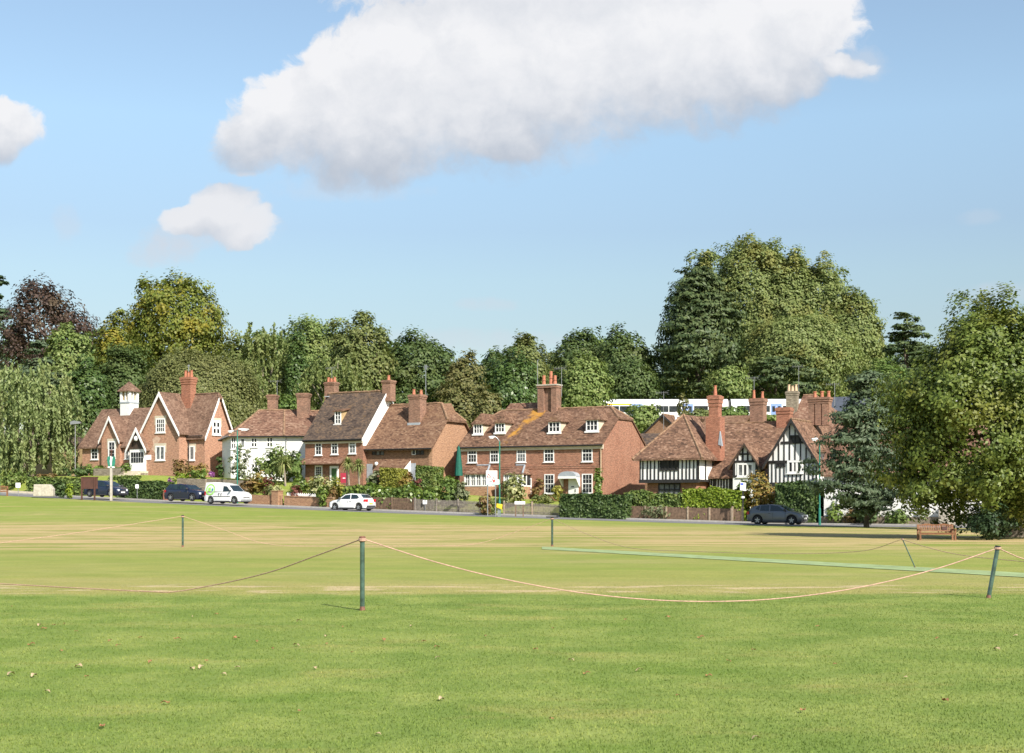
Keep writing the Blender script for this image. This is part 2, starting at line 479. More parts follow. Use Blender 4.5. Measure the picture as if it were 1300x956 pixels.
for cx, cy, rx, ry, am in FAINT:
    a = n.math('MULTIPLY', n.math('SUBTRACT', ps.outputs[0], cx/100), 100/rx)
    b_ = n.math('MULTIPLY', n.math('SUBTRACT', ps.outputs[1], cy/100), 100/ry)
    e = n.math('SUBTRACT', 1.0, n.math('ADD', n.math('MULTIPLY', a, a), n.math('MULTIPLY', b_, b_)))
    e = n.math('ADD', e, n.math('MULTIPLY', n.math('SUBTRACT', wn.outputs[0], .5), 2.2))
    e = n.math('MULTIPLY', n.math('MULTIPLY', n.smooth(e, -.1, 1.1), am), behind)
    final = n.mix(e, final, tuple(x*k_ for x in (.66, .70, .77)))
final = n.mix(n.math('MULTIPLY', alpha, behind), final, cc)
n.link(final, bg.inputs[0])

# ------------------------------------------------------------------ ground
us = np.unique(np.round(np.concatenate([np.linspace(-520, -132, 26), np.arange(-130, 70.1, 1.5), np.linspace(74, 420, 26)]), 3))
vs = np.unique(np.round(np.concatenate([np.linspace(-330, -62, 30), np.arange(-60, -5, 2.0), np.arange(-5, 10.01, .5), np.arange(10.5, 130, 2.0), np.linspace(132, 800, 40)]), 3))
def grid_mesh(name, uu, vv, mats, dz=0):
    A, B = np.meshgrid(uu, vv)
    X, Y = to_xy(A, B)
    Z = terrain(X, Y)+dz
    V = np.stack([X, Y, Z], -1).reshape(-1, 3)
    nu, nv = len(uu), len(vv)
    i = np.arange(nv-1)[:, None]*nu+np.arange(nu-1)[None]
    i = i.ravel()
    return np_mesh(name, V, np.stack([i, i+1, i+nu+1, i+nu], -1), mats, smooth=True)

def grass_colour(n, vec):
    """mown turf colour by place: worn cricket square, dry bands, greener outfield"""
    sp = n.new('ShaderNodeSeparateXYZ'); n.link(vec, sp.inputs[0])
    X, Y = sp.outputs[0], sp.outputs[1]
    big = n.noise(vec, .07, 4, .6); mid = n.noise(vec, .8, 5, .65)
    str1 = n.noise(n.mapping(vec, (.09, .36, 1), (0, 0, R(-4))), 1.0, 7, .74, .6)
    str2 = n.noise(n.mapping(vec, (.08, 1.1, 1), (0, 0, R(2))), 1.0, 4, .6)
    fine = n.noise(n.mapping(vec, (1, .55, 1)), 14, 4, .75)
    green, lime, tan, bare = (.160, .220, .050), (.216, .258, .070), (.35, .285, .125), (.46, .36, .22)
    Yw = n.math('ADD', Y, n.math('MULTIPLY', n.math('SUBTRACT', big.outputs[0], .5), 9.0))
    c = n.mix(n.smooth(mid.outputs[0], .35, .7), green, lime)
    # near outfield: a few dry blotches
    blot = n.noise(n.mapping(vec, (.55, .9, 1), (0, 0, R(6))), .7, 6, .7)
    c = n.mix(n.math('MULTIPLY', n.smooth(blot.outputs[0], .52, .72), .6), c, (.30, .275, .095))
    c = n.mix(n.math('MULTIPLY', n.smooth(blot.outputs[0], .46, .34), .55), c, (.13, .2, .035))
    # the square
    yed = n.math('ADD', Y, n.math('MULTIPLY', n.math('SUBTRACT', mid.outputs[0], .5), 1.2))
    sq = n.smooth(yed, 24.0, 25.0)
    csq = n.mix(n.smooth(str1.outputs[0], .36, .62), (.215, .25, .058), (.262, .265, .073))
    csq = n.mix(n.math('MULTIPLY', n.math('SUBTRACT', 1.0, n.smooth(Y, 27.0, 31.0)), .45), csq, tan)
    pat = n.noise(n.mapping(vec, (.55, 1.6, 1), (0, 0, R(4))), 1.0, 4, .55)
    patch = n.math('MULTIPLY', n.smooth(pat.outputs[0], .55, .59), n.math('MULTIPLY', n.smooth(yed, 24.4, 25.2), n.math('SUBTRACT', 1.0, n.smooth(yed, 26.6, 28.0))))
    csq = n.mix(n.math('MULTIPLY', patch, .85), csq, bare)
    c = n.mix(sq, c, csq)
    # dry bands beyond
    band = n.math('MULTIPLY', n.smooth(Yw, 40, 56), n.math('SUBTRACT', 1.0, n.smooth(Yw, 84, 100)))
    bt = n.mix(n.smooth(str1.outputs[0], .40, .56), (.225, .24, .06), (.44, .32, .165))
    c = n.mix(n.math('MULTIPLY', band, .9), c, bt)
    far = n.smooth(Yw, 90, 108)
    cf = n.mix(n.smooth(str1.outputs[0], .50, .64), (.205, .25, .05), (.31, .28, .10))
    c = n.mix(far, c, cf)
    dry = n.noise(n.mapping(vec, (.10, .22, 1), (0, 0, R(12))), 1.0, 6, .68)
    c = n.mix(n.math('MULTIPLY', n.math('MULTIPLY', n.smooth(dry.outputs[0], .50, .66), sq), .34), c, (.37, .305, .145))
    c = n.mix(n.math('MULTIPLY', n.math('MULTIPLY', n.smooth(dry.outputs[0], .47, .36), sq), .5), c, (.185, .235, .045))
    c = n.mix(1, c, n.ramp(mid.outputs[0], [(.3, (.90, .92, .9)), (.7, (1.10, 1.08, 1.1))]), 'MULTIPLY')
    v = n.ramp(fine.outputs[0], [(.25, (.80, .83, .76)), (.75, (1.18, 1.16, 1.18))])
    return n.mix(1, c, v, 'MULTIPLY'), fine
m, n, b = newmat('mown_turf')
tc = n.new('ShaderNodeTexCoord')
c, fine = grass_colour(n, tc.outputs['Object'])
n.link(c, b.inputs['Base Color']); b.inputs['Roughness'].default_value = .95; b.inputs['Specular IOR Level'].default_value = .1
bp = n.new('ShaderNodeBump'); bp.inputs['Strength'].default_value = .7; bp.inputs['Distance'].default_value = .03
n.link(fine.outputs[0], bp.inputs['Height']); n.link(bp.outputs[0], b.inputs['Normal'])
M['turf'] = m
tag(grid_mesh('ground', us, vs, M['turf']), kind='structure')
RV0, RV1 = -4.5, 1.5
rv = vs[(vs >= RV0) & (vs <= RV1)]
ru = us[(us > -135) & (us < 75)]
tag(grid_mesh('road', ru, rv, M['asphalt'], .012), kind='structure')
# raised pavement with kerb on the house side
def strip(name, v0, v1, h, mat, ua=-128, ub=68):
    mb = MB()
    uu = np.arange(ua, ub+.1, 1.5)
    vs_ = []; fs = []
    for i, u in enumerate(uu):
        zb = float(road_z(-u))
        for v, z in ((v0, zb-.1), (v0, zb+h), (v1, zb+h), (v1, zb-.1)):
            x, y = to_xy(u, v); vs_.append((x, y, z))
        if i:
            a = (i-1)*4; c_ = i*4
            for k in range(3): fs.append((a+k, c_+k, c_+k+1, a+k+1))
    mb.add(vs_, fs)
    return tag(mb.build(name, mat), kind='structure')
strip('pavement', 1.62, 2.7, .115, M['paving'])
strip('kerb', 1.45, 1.62, .125, M['kerb'])

# artificial wicket, laid on the square
pa, pb = P(672, 695, 0), None
def gpt(px, py):
    D = H*F/(py-HY); return Vector(((px-650)/F*D, D, 0))
pts = [gpt(688, 694.2), gpt(1340, 730.0), gpt(1340, 735.8), gpt(688, 697.6)]
mb = MB(); vv_ = []; ff = []
for i in range(41):
    t = i/40
    a = pts[0].lerp(pts[1], t); b_ = pts[3].lerp(pts[2], t)
    a.y += random.uniform(-.09, .09); b_.y += random.uniform(-.07, .07)
    for q in (a, b_):
        vv_.append((q.x, q.y, tz(q.x, q.y)+.012))
    if i: ff.append((2*i-2, 2*i, 2*i+1, 2*i-1))
mb.add(vv_, ff)
M['mat'] = plain('pitch_matting', (.26, .335, .145), .95, .22, 2.2)
tag(mb.build('pitch_strip', M['mat']), kind='structure')

# ------------------------------------------------------------------ grass blades near the camera (uncountable)
rng = np.random.default_rng(3)
Nb = 330000
Yb = 7.6+(31-7.6)*rng.random(Nb)**1.3
Xb = (rng.random(Nb)*2-1)*(.375*Yb+.6)
tall = rng.random(Nb)
hb = (.008+.012*tall**2)*(1+.5*(rng.random(Nb) < .02))*np.clip(1-(Yb-22)/9, .25, 1)
wb = .0035+.0016*(Yb/10)
az = rng.random(Nb)*6.283
ln = (rng.random((Nb, 2))-.5)*1.5*hb[:, None]
Zb = terrain(Xb, Yb)
ca, sa = np.cos(az)*wb, np.sin(az)*wb
V = np.empty((Nb, 3, 3), np.float32)
V[:, 0] = np.stack([Xb-ca, Yb-sa, Zb-.002], -1); V[:, 1] = np.stack([Xb+ca, Yb+sa, Zb-.002], -1)
V[:, 2] = np.stack([Xb+ln[:, 0], Yb+ln[:, 1], Zb+hb], -1)
m, n, b = newmat('grass_blade')
tc = n.new('ShaderNodeTexCoord'); ge = n.new('ShaderNodeNewGeometry')
c, fine = grass_colour(n, tc.outputs['Object'])
c = n.mix(1, c, n.ramp(ge.outputs['Random Per Island'], [(0, (.8, .88, .74)), (.6, (1.12, 1.12, 1.0)), (.93, (1.3, 1.25, 1.2)), (1, (1.6, 1.42, 1.45))]), 'MULTIPLY')
n.link(c, b.inputs['Base Color']); b.inputs['Roughness'].default_value = .7; b.inputs['Specular IOR Level'].default_value = .2
tr = n.new('ShaderNodeBsdfTranslucent'); n.link(c, tr.inputs[0])
mx = n.new('ShaderNodeMixShader'); mx.inputs[0].default_value = .3
n.link(b.outputs[0], mx.inputs[1]); n.link(tr.outputs[0], mx.inputs[2]); n.link(mx.outputs[0], n.n['Material Output'].inputs[0])
tag(np_mesh('grass', V.reshape(-1, 3), np.arange(Nb*3).reshape(-1, 3), m), 'short mown grass of the green in the foreground', 'grass', kind='stuff')

# fallen leaves
rl = random.Random(5)
def leaf_proto(seed, mat):
    r = random.Random(seed)
    mb = MB(); L, Wd = .065, .04
    vs_ = []
    for i in range(5):
        t = i/4; w = Wd*math.sin(math.pi*(.08+.84*t))*(.8+.4*r.random())
        z = .012*math.sin(t*math.pi*1.3)+.02*t*r.random()
        x = (t-.5)*L
        vs_ += [(x, -w/2, z+.012*r.random()), (x, 0, z+.001), (x, w/2, z+.014*r.random())]
    fs = []
    for i in range(4):
        for k in range(2):
            a = i*3+k; fs.append((a, a+3, a+4, a+1))
    mb.add(vs_, fs)
    return mb.build('fallen_leaf', mat)
protos = [leaf_proto(1, M['dryleaf']), leaf_proto(2, M['dryleaf2']), leaf_proto(3, M['dryleaf'])]
LEAFPX = [(50, 795), (56, 800), (97, 803), (15, 771), (68, 795), (82, 793), (40, 820), (78, 828), (140, 815), (178, 811), (245, 784), (275, 781), (225, 813), (150, 821), (190, 842), (262, 841), (326, 816),
          (300, 812), (346, 825), (414, 809), (380, 790), (435, 797), (415, 819), (376, 821), (447, 830), (522, 796), (487, 814), (538, 816), (555, 823), (556, 837), (244, 851), (255, 849), (302, 850), (284, 858),
          (400, 850), (100, 848), (14, 858), (43, 860), (110, 861), (616, 809), (702, 799), (794, 788), (890, 811), (957, 827), (925, 841), (812, 853), (1038, 797), (1266, 826), (1290, 809), (848, 785), (1190, 812),
          (725, 840), (680, 826), (745, 857), (1060, 845), (900, 860), (1150, 862), (60, 880), (210, 895), (380, 905), (560, 890), (700, 915), (860, 885), (1020, 905), (1200, 892), (130, 925), (480, 935), (960, 940)]
for i, (px, py) in enumerate(LEAFPX):
    q = gpt(px, py)
    k = rl.choice([0, 0, 1, 2])
    o = protos[k]
    if o.get('used'):
        o = o.copy(); COL.objects.link(o)
    protos[k]['used'] = 1
    o.location = (q.x, q.y, tz(q.x, q.y)+.012)
    s = .62+.65*rl.random()
    o.scale = (s, s, s)
    o.rotation_euler = (rl.uniform(-.22, .22), rl.uniform(-.22, .22), rl.random()*6.28)
    pale = k == 1
    tag(o, 'pale tan fallen leaf lying curled on the mown grass' if pale else 'brown fallen leaf lying curled on the mown grass', 'leaf',
        'pale fallen leaves on the grass' if pale else 'brown fallen leaves on the grass')
for o in COL.objects:
    if 'used' in o: del o['used']
# ------------------------------------------------------------------ foliage
def unit(a):
    return a/np.maximum(np.linalg.norm(a, axis=-1, keepdims=True), 1e-9)
def leaf_arrays(C, N, S, asp, rng, T=None):
    n_ = len(C)
    N = unit(N)
    r = T if T is not None else rng.normal(size=(n_, 3))
    t = unit(r-N*np.sum(r*N, -1, keepdims=True))
    b_ = np.cross(N, t)
    S = np.asarray(S).reshape(-1, 1)
    h = .5*S*asp; w = .5*S
    bend = N*(S*.14)
    V = np.empty((n_, 4, 3), np.float32)
    V[:, 0] = C-t*h; V[:, 1] = C-b_*w+bend; V[:, 2] = C+t*h; V[:, 3] = C+b_*w+bend
    return V.reshape(-1, 3)
def leaf_obj(name, V, mats, parent=None, extra=None):
    f = np.arange(len(V)).reshape(-1, 4)
    return np_mesh(name, V, f, mats, parent)
def lobe_set(rng, R3, nl, rf, shape, zlow=-.75):
    out = []
    for i in range(nl):
        # even spread of directions (golden spiral) with jitter
        zz = zlow+(1-zlow)*(i+.5)/nl
        th = i*2.39996+rng.normal()*.35
        zz = min(.98, max(-.98, zz+rng.normal()*.08))
        rr = math.sqrt(1-zz*zz)
        d = np.array([rr*math.cos(th), rr*math.sin(th), zz])
        k = .52+.22*rng.random()
        if shape == 'cone':
            h = (zz+1)/2
            d[:2] *= 1.15-.9*h
            k = .8
        if shape == 'egg': d[:2] *= 1.2-.5*((zz+1)/2)**1.3
        if shape == 'dome' and zz < 0: d[:2] *= 1.15
        c = d*np.array(R3)*k
        r = (rf[0]+(rf[1]-rf[0])*rng.random())*min(R3[0], R3[2]*1.2)
        if shape == 'cone': r *= 1.15-.55*(zz+1)/2
        out.append((c, np.array([r, r, r*.85])))
    # fit the outline of the lobes to the wanted crown size
    cc = np.array([o[0] for o in out]); rr_ = np.array([o[1] for o in out])*.98
    for a in range(3):
        lo, hi = (cc[:, a]-rr_[:, a]).min(), (cc[:, a]+rr_[:, a]).max()
        mid, half = (lo+hi)/2, (hi-lo)/2
        rm = rr_[:, a].mean()
        f = max(.3, (R3[a]-rm)/max(half-rm, 1e-3))
        for o in out: o[0][a] = (o[0][a]-mid)*f
    return out
def lobe_leaves(rng, lobes, n, K=16, sig=.2, up=.35, rn=.85, flat=1.0):
    area = np.array([l[1][0]**2 for l in lobes]); area = area/area.sum()
    Cs, Ns = [], []
    for (c, r), a in zip(lobes, area):
        m_ = max(8, int(n*a))
        kk = max(5, int(K*rng.uniform(.8, 1.2)))
        d = unit(rng.normal(size=(kk, 3))+np.array([0, 0, .15]))
        cl = c+d*r*(.62+.42*rng.random((kk, 1)))
        w = rng.random(kk)+.25; w /= w.sum()
        idx = rng.choice(kk, m_, p=w)
        g = rng.normal(size=(m_, 3))*(sig*r)*np.array([1, 1, flat])
        Cs.append(cl[idx]+g)
        Ns.append(unit(d[idx])*.5+unit(rng.normal(size=(m_, 3)))*rn*.56+np.array([0, 0, up]))
    Cs = np.concatenate(Cs); Ns = np.concatenate(Ns)
    ctr = np.array([0, 0, Cs[:, 2].mean()])
    return Cs, Ns+unit((Cs-ctr)/np.maximum(Cs.std(0), .1))*.5
def trunk_mesh(rng, lobes, base_z, top, r0, mb, limbs=6):
    c0 = Vector((0, 0, base_z))
    path = [c0]; rad = [r0*1.25]
    st = 5
    for i in range(1, st+1):
        t = i/st
        path.append(Vector((rng.normal()*r0*.35*t, rng.normal()*r0*.35*t, base_z+(top-base_z)*t)))
        rad.append(r0*(1-.8*t)+.02)
    mb.tube(path, rad, 8)
    order = list(range(len(lobes))); rng.shuffle(order)
    for j in order[:limbs]:
        c = Vector(lobes[j][0])
        t = .3+.35*rng.random()
        z0 = base_z+(top-base_z)*t
        if c.z < z0+.3: z0 = base_z+(c.z-base_z)*.5
        z0 = max(z0, base_z+.5)
        a = Vector((0, 0, z0)); mid = a.lerp(c, .5)+Vector((0, 0, -.08*(c-a).length))
        mb.tube([a, mid, c], [r0*.42, r0*.27, .03], 6)
def tree(name, label, px, D, top, hw, bot, mat, nl=22, rf=(.3, .44), shape='round', group=None, cat='tree', s=2.5, dens=1.0, K=16, sig=.2, flat=1.0, asp=1.5,
         bark='bark', r0=None, limbs=6, seed=None, up=.35, weep=0, ydepth=.9, zlow=-.75, cap=46000, zbase=None, skin=None, extra=()):
    X = (px-650)/F*D
    rng = np.random.default_rng(seed if seed is not None else int(px*7+D*13) % 100000)
    zt = H+(HY-top)/F*D; zb = H+(HY-bot)/F*D
    zg = tz(X, D) if zbase is None else zbase
    zb = max(zb, zg-.3)
    hwm = hw/F*D; hz = (zt-zb)/2
    R3 = (hwm, hwm*ydepth, hz)
    cz = (zt+zb)/2-zg
    root = empty(name, (X, D, zg), 0, label, cat, group)
    lobes = [(c+np.array([0, 0, cz]), r) for c, r in lobe_set(rng, R3, nl, rf, shape, zlow)]
    if flat < 1: lobes = [(c, r*np.array([1.15, 1.15, .3+.7*flat])) for c, r in lobes]
    # centre filler so the crown is not hollow
    lobes.append((np.array([0, 0, cz-.1*hz]), np.array([hwm*.66, hwm*.66*ydepth, hz*.68])))
    for (ex, ey, er) in extra:
        lobes.append((np.array([(ex-px)/F*D, -.35*hwm, H+(HY-ey)/F*D-zg]), np.array([er/F*D*1.3, er/F*D, er/F*D*.5])))
    if skin is None: skin = 0 if (shape == 'cone' or weep or flat < .6) else .4
    sz = s/F*D
    N_ = int(dens*6.4*math.pi*hw*((bot-top)/2)/(.5*s*s*asp))
    N_ = min(N_, cap)
    if weep:
        ns = N_//26
        C0, N0 = lobe_leaves(rng, lobes, ns, K, sig, .5)
        ln_ = (.12+.33*rng.random(ns if ns == len(C0) else len(C0)))*2*hz*weep
        C, Nn, T = [], [], []
        out = unit(C0*np.array([1, 1, 0]))
        for j in range(26):
            t = (j+rng.random(len(C0)))/26
            q = C0+out*(ln_*.16*np.sqrt(t))[:, None]+rng.normal(size=C0.shape)*sz*.35
            q[:, 2] -= ln_*t
            C.append(q); Nn.append(unit(rng.normal(size=C0.shape))+out*.7); T.append(np.tile([0, 0, -1.], (len(C0), 1))+rng.normal(size=C0.shape)*.35)
        C = np.concatenate(C); Nn = np.concatenate(Nn); T = np.concatenate(T)
        ok = C[:, 2] > .25
        C, Nn, T = C[ok], Nn[ok], T[ok]
        V = leaf_arrays(C, Nn, sz*(.7+.5*rng.random(len(C))), asp, rng, T)
    else:
        C, Nn = lobe_leaves(rng, lobes, int(N_*(1-.55*skin)), K, sig, up, flat=flat)
        if skin:
            ns = int(N_*skin*.75)
            d = unit(rng.normal(size=(ns, 3))+np.array([0, -.25, .1]))
            ph = rng.random(6)*6.28
            bump = (np.sin(d[:, 0]*5.1+ph[0])*np.sin(d[:, 2]*4.3+ph[1])+np.sin(d[:, 1]*6.7+ph[2])*np.sin(d[:, 2]*7.9+ph[3])*.7+np.sin(d[:, 0]*13+ph[4])*np.sin(d[:, 2]*12+ph[5])*.5)
            kk = rng.choice(len(d), ns)
            rr2 = .80+.055*bump+rng.normal(size=ns)*.035
            sc = np.ones(ns)
            if shape == 'egg': sc = 1.12-.42*((d[:, 2]+1)/2)**1.3
            C2 = d*rr2[:, None]*np.array(R3)
            C2[:, :2] *= sc[:, None]
            C2[:, 2] += cz
            C = np.concatenate([C, C2]); Nn = np.concatenate([Nn, d*.9+unit(rng.normal(size=(ns, 3)))*.55+np.array([0, 0, .2])])
        ok = C[:, 2] > .15
        C, Nn = C[ok], Nn[ok]
        V = leaf_arrays(C, Nn, sz*(.65+.7*rng.random(len(C))), asp, rng)
    leaf_obj('crown', V, M[mat], root)
    mb = MB()
    trunk_mesh(rng, lobes, -.4, cz+.35*hz, r0 or max(.14, .035*(zt-zg)), mb, limbs)
    mb.build('trunk', M[bark], root, smooth=True)
    return root
# leaf materials (reflectance of the leaves themselves)
M['lf_dark'] = leafmat('dark_oak_leaves', [(.06, .098, .03), (.088, .132, .04), (.12, .16, .052)], (.125, .13, .035), .4)
M['lf_ivy'] = leafmat('ivy_leaves', [(.058, .105, .028), (.085, .14, .037), (.12, .175, .05)], spec=.45, rough=.4)
M['lf_mid'] = leafmat('mid_green_leaves', [(.085, .145, .032), (.12, .185, .044), (.165, .225, .06)], (.18, .2, .045), .4)
M['lf_olive'] = leafmat('olive_leaves', [(.11, .145, .042), (.155, .185, .057), (.205, .225, .08)], (.2, .18, .06), .4)
M['lf_brownol'] = leafmat('brown_olive_leaves', [(.11, .125, .042), (.155, .155, .053), (.2, .18, .068)], (.2, .155, .055), .45)
M['lf_lime'] = leafmat('lime_turning_leaves', [(.11, .15, .024), (.16, .19, .032), (.215, .22, .042)], (.36, .27, .03), .6, .3)
M['lf_light'] = leafmat('light_green_leaves', [(.13, .19, .052), (.175, .235, .068), (.235, .28, .09)], (.22, .225, .07), .4)
M['lf_willow'] = leafmat('willow_leaves', [(.155, .205, .075), (.21, .265, .1), (.275, .315, .13)], (.26, .255, .09), .4, trans=.25)
M['lf_birch'] = leafmat('birch_leaves', [(.125, .17, .052), (.17, .215, .066), (.225, .255, .088)], (.215, .2, .065), .4)
M['lf_copper'] = leafmat('copper_beech_leaves', [(.045, .030, .024), (.07, .042, .032), (.095, .062, .042)], (.1, .08, .035), .45, trans=.2)
M['lf_pine'] = leafmat('pine_needles', [(.046, .076, .03), (.072, .104, .037), (.108, .14, .05)], (.12, .13, .04), .3, trans=.15)
M['lf_cedar'] = leafmat('cedar_needles', [(0.036, 0.068, 0.029), (0.055, 0.091, 0.039), (0.078, 0.117, 0.052)], trans=.1)
M['lf_blue'] = leafmat('blue_pine_needles', [(.052, .085, .042), (.082, .118, .06), (.125, .16, .09)], (.1, .125, .05), .3, trans=.18)
M['lf_poplar'] = leafmat('poplar_leaves', [(.135, .18, .055), (.18, .225, .072), (.235, .265, .092)], (.28, .22, .05), .4, .16)
M['lf_chest'] = leafmat('chestnut_leaves', [(.07, .105, .019), (.12, .165, .03), (.19, .23, .05)], (.24, .21, .04), .4, .35, rough=.5, spec=.3)
M['lf_dome'] = leafmat('dome_tree_leaves', [(.13, .15, .05), (.165, .18, .06), (.2, .205, .075)], (.18, .165, .06), .3)
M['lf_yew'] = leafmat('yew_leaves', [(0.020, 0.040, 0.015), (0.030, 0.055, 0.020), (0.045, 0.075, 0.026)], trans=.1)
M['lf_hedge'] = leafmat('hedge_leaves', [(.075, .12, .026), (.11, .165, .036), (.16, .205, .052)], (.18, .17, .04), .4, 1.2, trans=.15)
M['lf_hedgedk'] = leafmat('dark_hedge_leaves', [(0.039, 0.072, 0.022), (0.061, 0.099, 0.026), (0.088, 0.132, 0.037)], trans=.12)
M['lf_bright'] = leafmat('bright_hedge_leaves', [(0.130, 0.200, 0.020), (0.190, 0.260, 0.025), (0.260, 0.320, 0.035)], trans=.25)
M['lf_gold'] = leafmat('golden_leaves', [(0.200, 0.200, 0.030), (0.300, 0.280, 0.050), (0.420, 0.380, 0.100)], (.2, .2, .05), .5, 1.5)
M['lf_goldhedge'] = leafmat('golden_hedge_leaves', [(0.150, 0.160, 0.022), (0.200, 0.200, 0.030), (0.260, 0.260, 0.045)], trans=.15)
M['lf_var'] = leafmat('variegated_leaves', [(0.140, 0.180, 0.050), (0.300, 0.310, 0.120), (0.500, 0.480, 0.260)], (.12, .15, .04), .5, 1.2)
M['lf_orange'] = leafmat('orange_tinted_leaves', [(0.160, 0.150, 0.030), (0.260, 0.200, 0.050), (0.340, 0.200, 0.060)], (.1, .13, .03), .6, 1.2)
M['lf_laurel'] = leafmat('laurel_leaves', [(.09, .15, .03), (.14, .21, .04), (.23, .29, .065)], rough=.35, spec=.5)
M['lf_red'] = leafmat('red_shrub_leaves', [(0.120, 0.045, 0.040), (0.200, 0.070, 0.055), (0.260, 0.120, 0.080)])
M['lf_rust'] = leafmat('rusty_shrub_leaves', [(0.156, 0.098, 0.039), (0.221, 0.130, 0.052), (0.195, 0.169, 0.052)], (.09, .1, .03), .5, 1)
M['lf_spike'] = leafmat('cordyline_leaves', [(0.156, 0.208, 0.065), (0.260, 0.299, 0.104), (0.390, 0.377, 0.156)])
M['lf_purple'] = leafmat('purple_flowers', [(0.300, 0.080, 0.320), (0.400, 0.120, 0.420), (0.100, 0.130, 0.040)])
M['lf_sage'] = leafmat('sage_green_leaves', [(0.110, 0.138, 0.066), (0.165, 0.193, 0.099), (0.242, 0.253, 0.143)], (.12, .14, .05), .4, 1)

def pxz(px, v):
    D = D_at(px, v)
    X = (px-650)/F*D
    return X, D, tz(X, D)
def shrub(label, px, v, top, hw, mat, name='shrub', cat='shrub', nl=9, s=2.3, dens=1.0, group=None, base=None, asp=1.6, rf=(.36, .52), yd=1.0, weep=0, stem=True, up=.4, K=10, sig=.24):
    X, D, zg = pxz(px, v)
    if base is not None: zg = max(zg-.5, H+(HY-base)/F*D) if False else H+(HY-base)/F*D
    rng = np.random.default_rng(int(px*31+v*17+top) % 99999)
    zt = H+(HY-top)/F*D
    hm = max(.15, (zt-zg)/2); w = hw/F*D
    lobes = [(c+np.array([0, 0, hm]), r) for c, r in lobe_set(rng, (w, w*yd, hm), nl, rf, 'round', -.9)]
    lobes.append((np.array([0, 0, hm*.9]), np.array([w*.6, w*.6*yd, hm*.7])))
    hpx = (zt-zg)/D*F
    N_ = int(dens*5.5*math.pi*hw*hpx/2/(.5*s*s*asp))
    C, Nn = lobe_leaves(rng, lobes, max(60, N_), K, sig, up)
    C[:, 2] = np.maximum(C[:, 2], .03+.1*rng.random(len(C)))
    V = leaf_arrays(C, Nn, s/F*D*(.65+.7*rng.random(len(C))), asp, rng)
    o = leaf_obj(name, V, M[mat])
    o.location = (X, D, zg)
    return tag(o, label, cat, group)
def hedge(label, u0, u1, v0, v1, h, mat, name='hedge', s=.14, dens=1.0, round_=.12, wob=.1, hvar=0, group=None, zb=None, cat='hedge', core='hedge_core'):
    """clipped hedge in street coordinates: leafy skin over a solid inner mass"""
    rng = np.random.default_rng(int(abs(u0*91+v0*37+u1*13)) % 99991)
    Lu, Lv = u1-u0, v1-v0
    cx, cy = to_xy((u0+u1)/2, (v0+v1)/2)
    zc = tz(cx, cy) if zb is None else zb
    o = None
    def top_h(uu):
        return h+hvar*np.sin(uu*1.3+u0)+hvar*.6*np.sin(uu*3.1+2)
    areas = [Lu*Lv, Lu*h, Lv*h, Lv*h, Lu*h*.6]
    tot = sum(areas)
    N_ = int(dens*tot/(.5*s*s*1.5)*3.2)
    pr = np.array(areas)/tot
    f = rng.choice(5, N_, p=pr)
    a, c = rng.random(N_), rng.random(N_)
    uu = u0+Lu*a; vv = v0+Lv*c; zz = h*c
    C = np.zeros((N_, 3)); Nn = np.zeros((N_, 3))
    for k, (nu, nv, nz) in enumerate([(0, 0, 1), (0, -1, 0), (-1, 0, 0), (1, 0, 0), (0, 1, 0)]):
        q = f == k
        if k == 0: A, B, Z = uu, vv, np.full(N_, h)
        elif k == 1: A, B, Z = uu, np.full(N_, v0), zz
        elif k == 2: A, B, Z = np.full(N_, u0), v0+Lv*a, zz
        elif k == 3: A, B, Z = np.full(N_, u1), v0+Lv*a, zz
        else: A, B, Z = uu, np.full(N_, v1), h*.4+.6*zz
        C[q, 0] = A[q]; C[q, 1] = B[q]; C[q, 2] = Z[q]*(top_h(A[q])/h)
        Nn[q] = np.array([nu, nv, nz])
    # lumpy surface
    lump = np.sin(C[:, 0]*4.1+u0)*np.sin(C[:, 2]*5.3+C[:, 1]*3)*.5+np.sin(C[:, 0]*1.7+C[:, 2]*2.2)*.5
    C += Nn*(wob*lump+rng.normal(size=N_)*wob*.5-round_*.3)[:, None]
    C += rng.normal(size=C.shape)*.03
    ux = np.array([UX, UY, 0]); vx = np.array([VX, VY, 0])
    W3 = C[:, :1]*ux+C[:, 1:2]*vx+np.stack([np.full(N_, OX), np.full(N_, OY), np.zeros(N_)], -1)
    Wf = to_xy(C[:, 0], np.full(N_, v0))
    gz = terrain(Wf[0], Wf[1]) if zb is None else np.full(N_, zb)
    W3[:, 2] = C[:, 2]+gz
    Nw = Nn[:, :1]*ux+Nn[:, 1:2]*vx; Nw[:, 2] = Nn[:, 2]
    Nw = Nw+unit(rng.normal(size=Nw.shape))*.7+np.array([0, 0, .2])
    org = np.array([cx, cy, zc])
    V = leaf_arrays(W3-org, Nw, s*(.7+.6*rng.random(N_)), 1.5, rng)
    # core
    ks = max(2, int(Lu/1.0)+1)
    cv = []; cf = []
    for i, t in enumerate(np.linspace(u0+.12, u1-.12, ks)):
        for (vv1, zf) in ((v0+.12, -.2), (v0+.12, .93), (v1-.12, .93), (v1-.12, -.2)):
            x, y = to_xy(t, vv1)
            g = tz(*to_xy(t, v0)) if zb is None else zb
            cv.append((x-cx, y-cy, g-zc+(float(top_h(t))-.1 if zf > 0 else -.3)))
        if i:
            p0 = (i-1)*4; p1 = i*4
            for k in range(3): cf.append((p0+k, p1+k, p1+k+1, p0+k+1))
    cf += [(0, 1, 2, 3), tuple((ks-1)*4+k for k in (3, 2, 1, 0))]
    base = len(V)
    Vall = np.concatenate([V, np.array(cv, np.float32)])
    F4 = np.concatenate([np.arange(base).reshape(-1, 4), np.array(cf)+base])
    o = np_mesh(name, Vall, F4, M[mat])
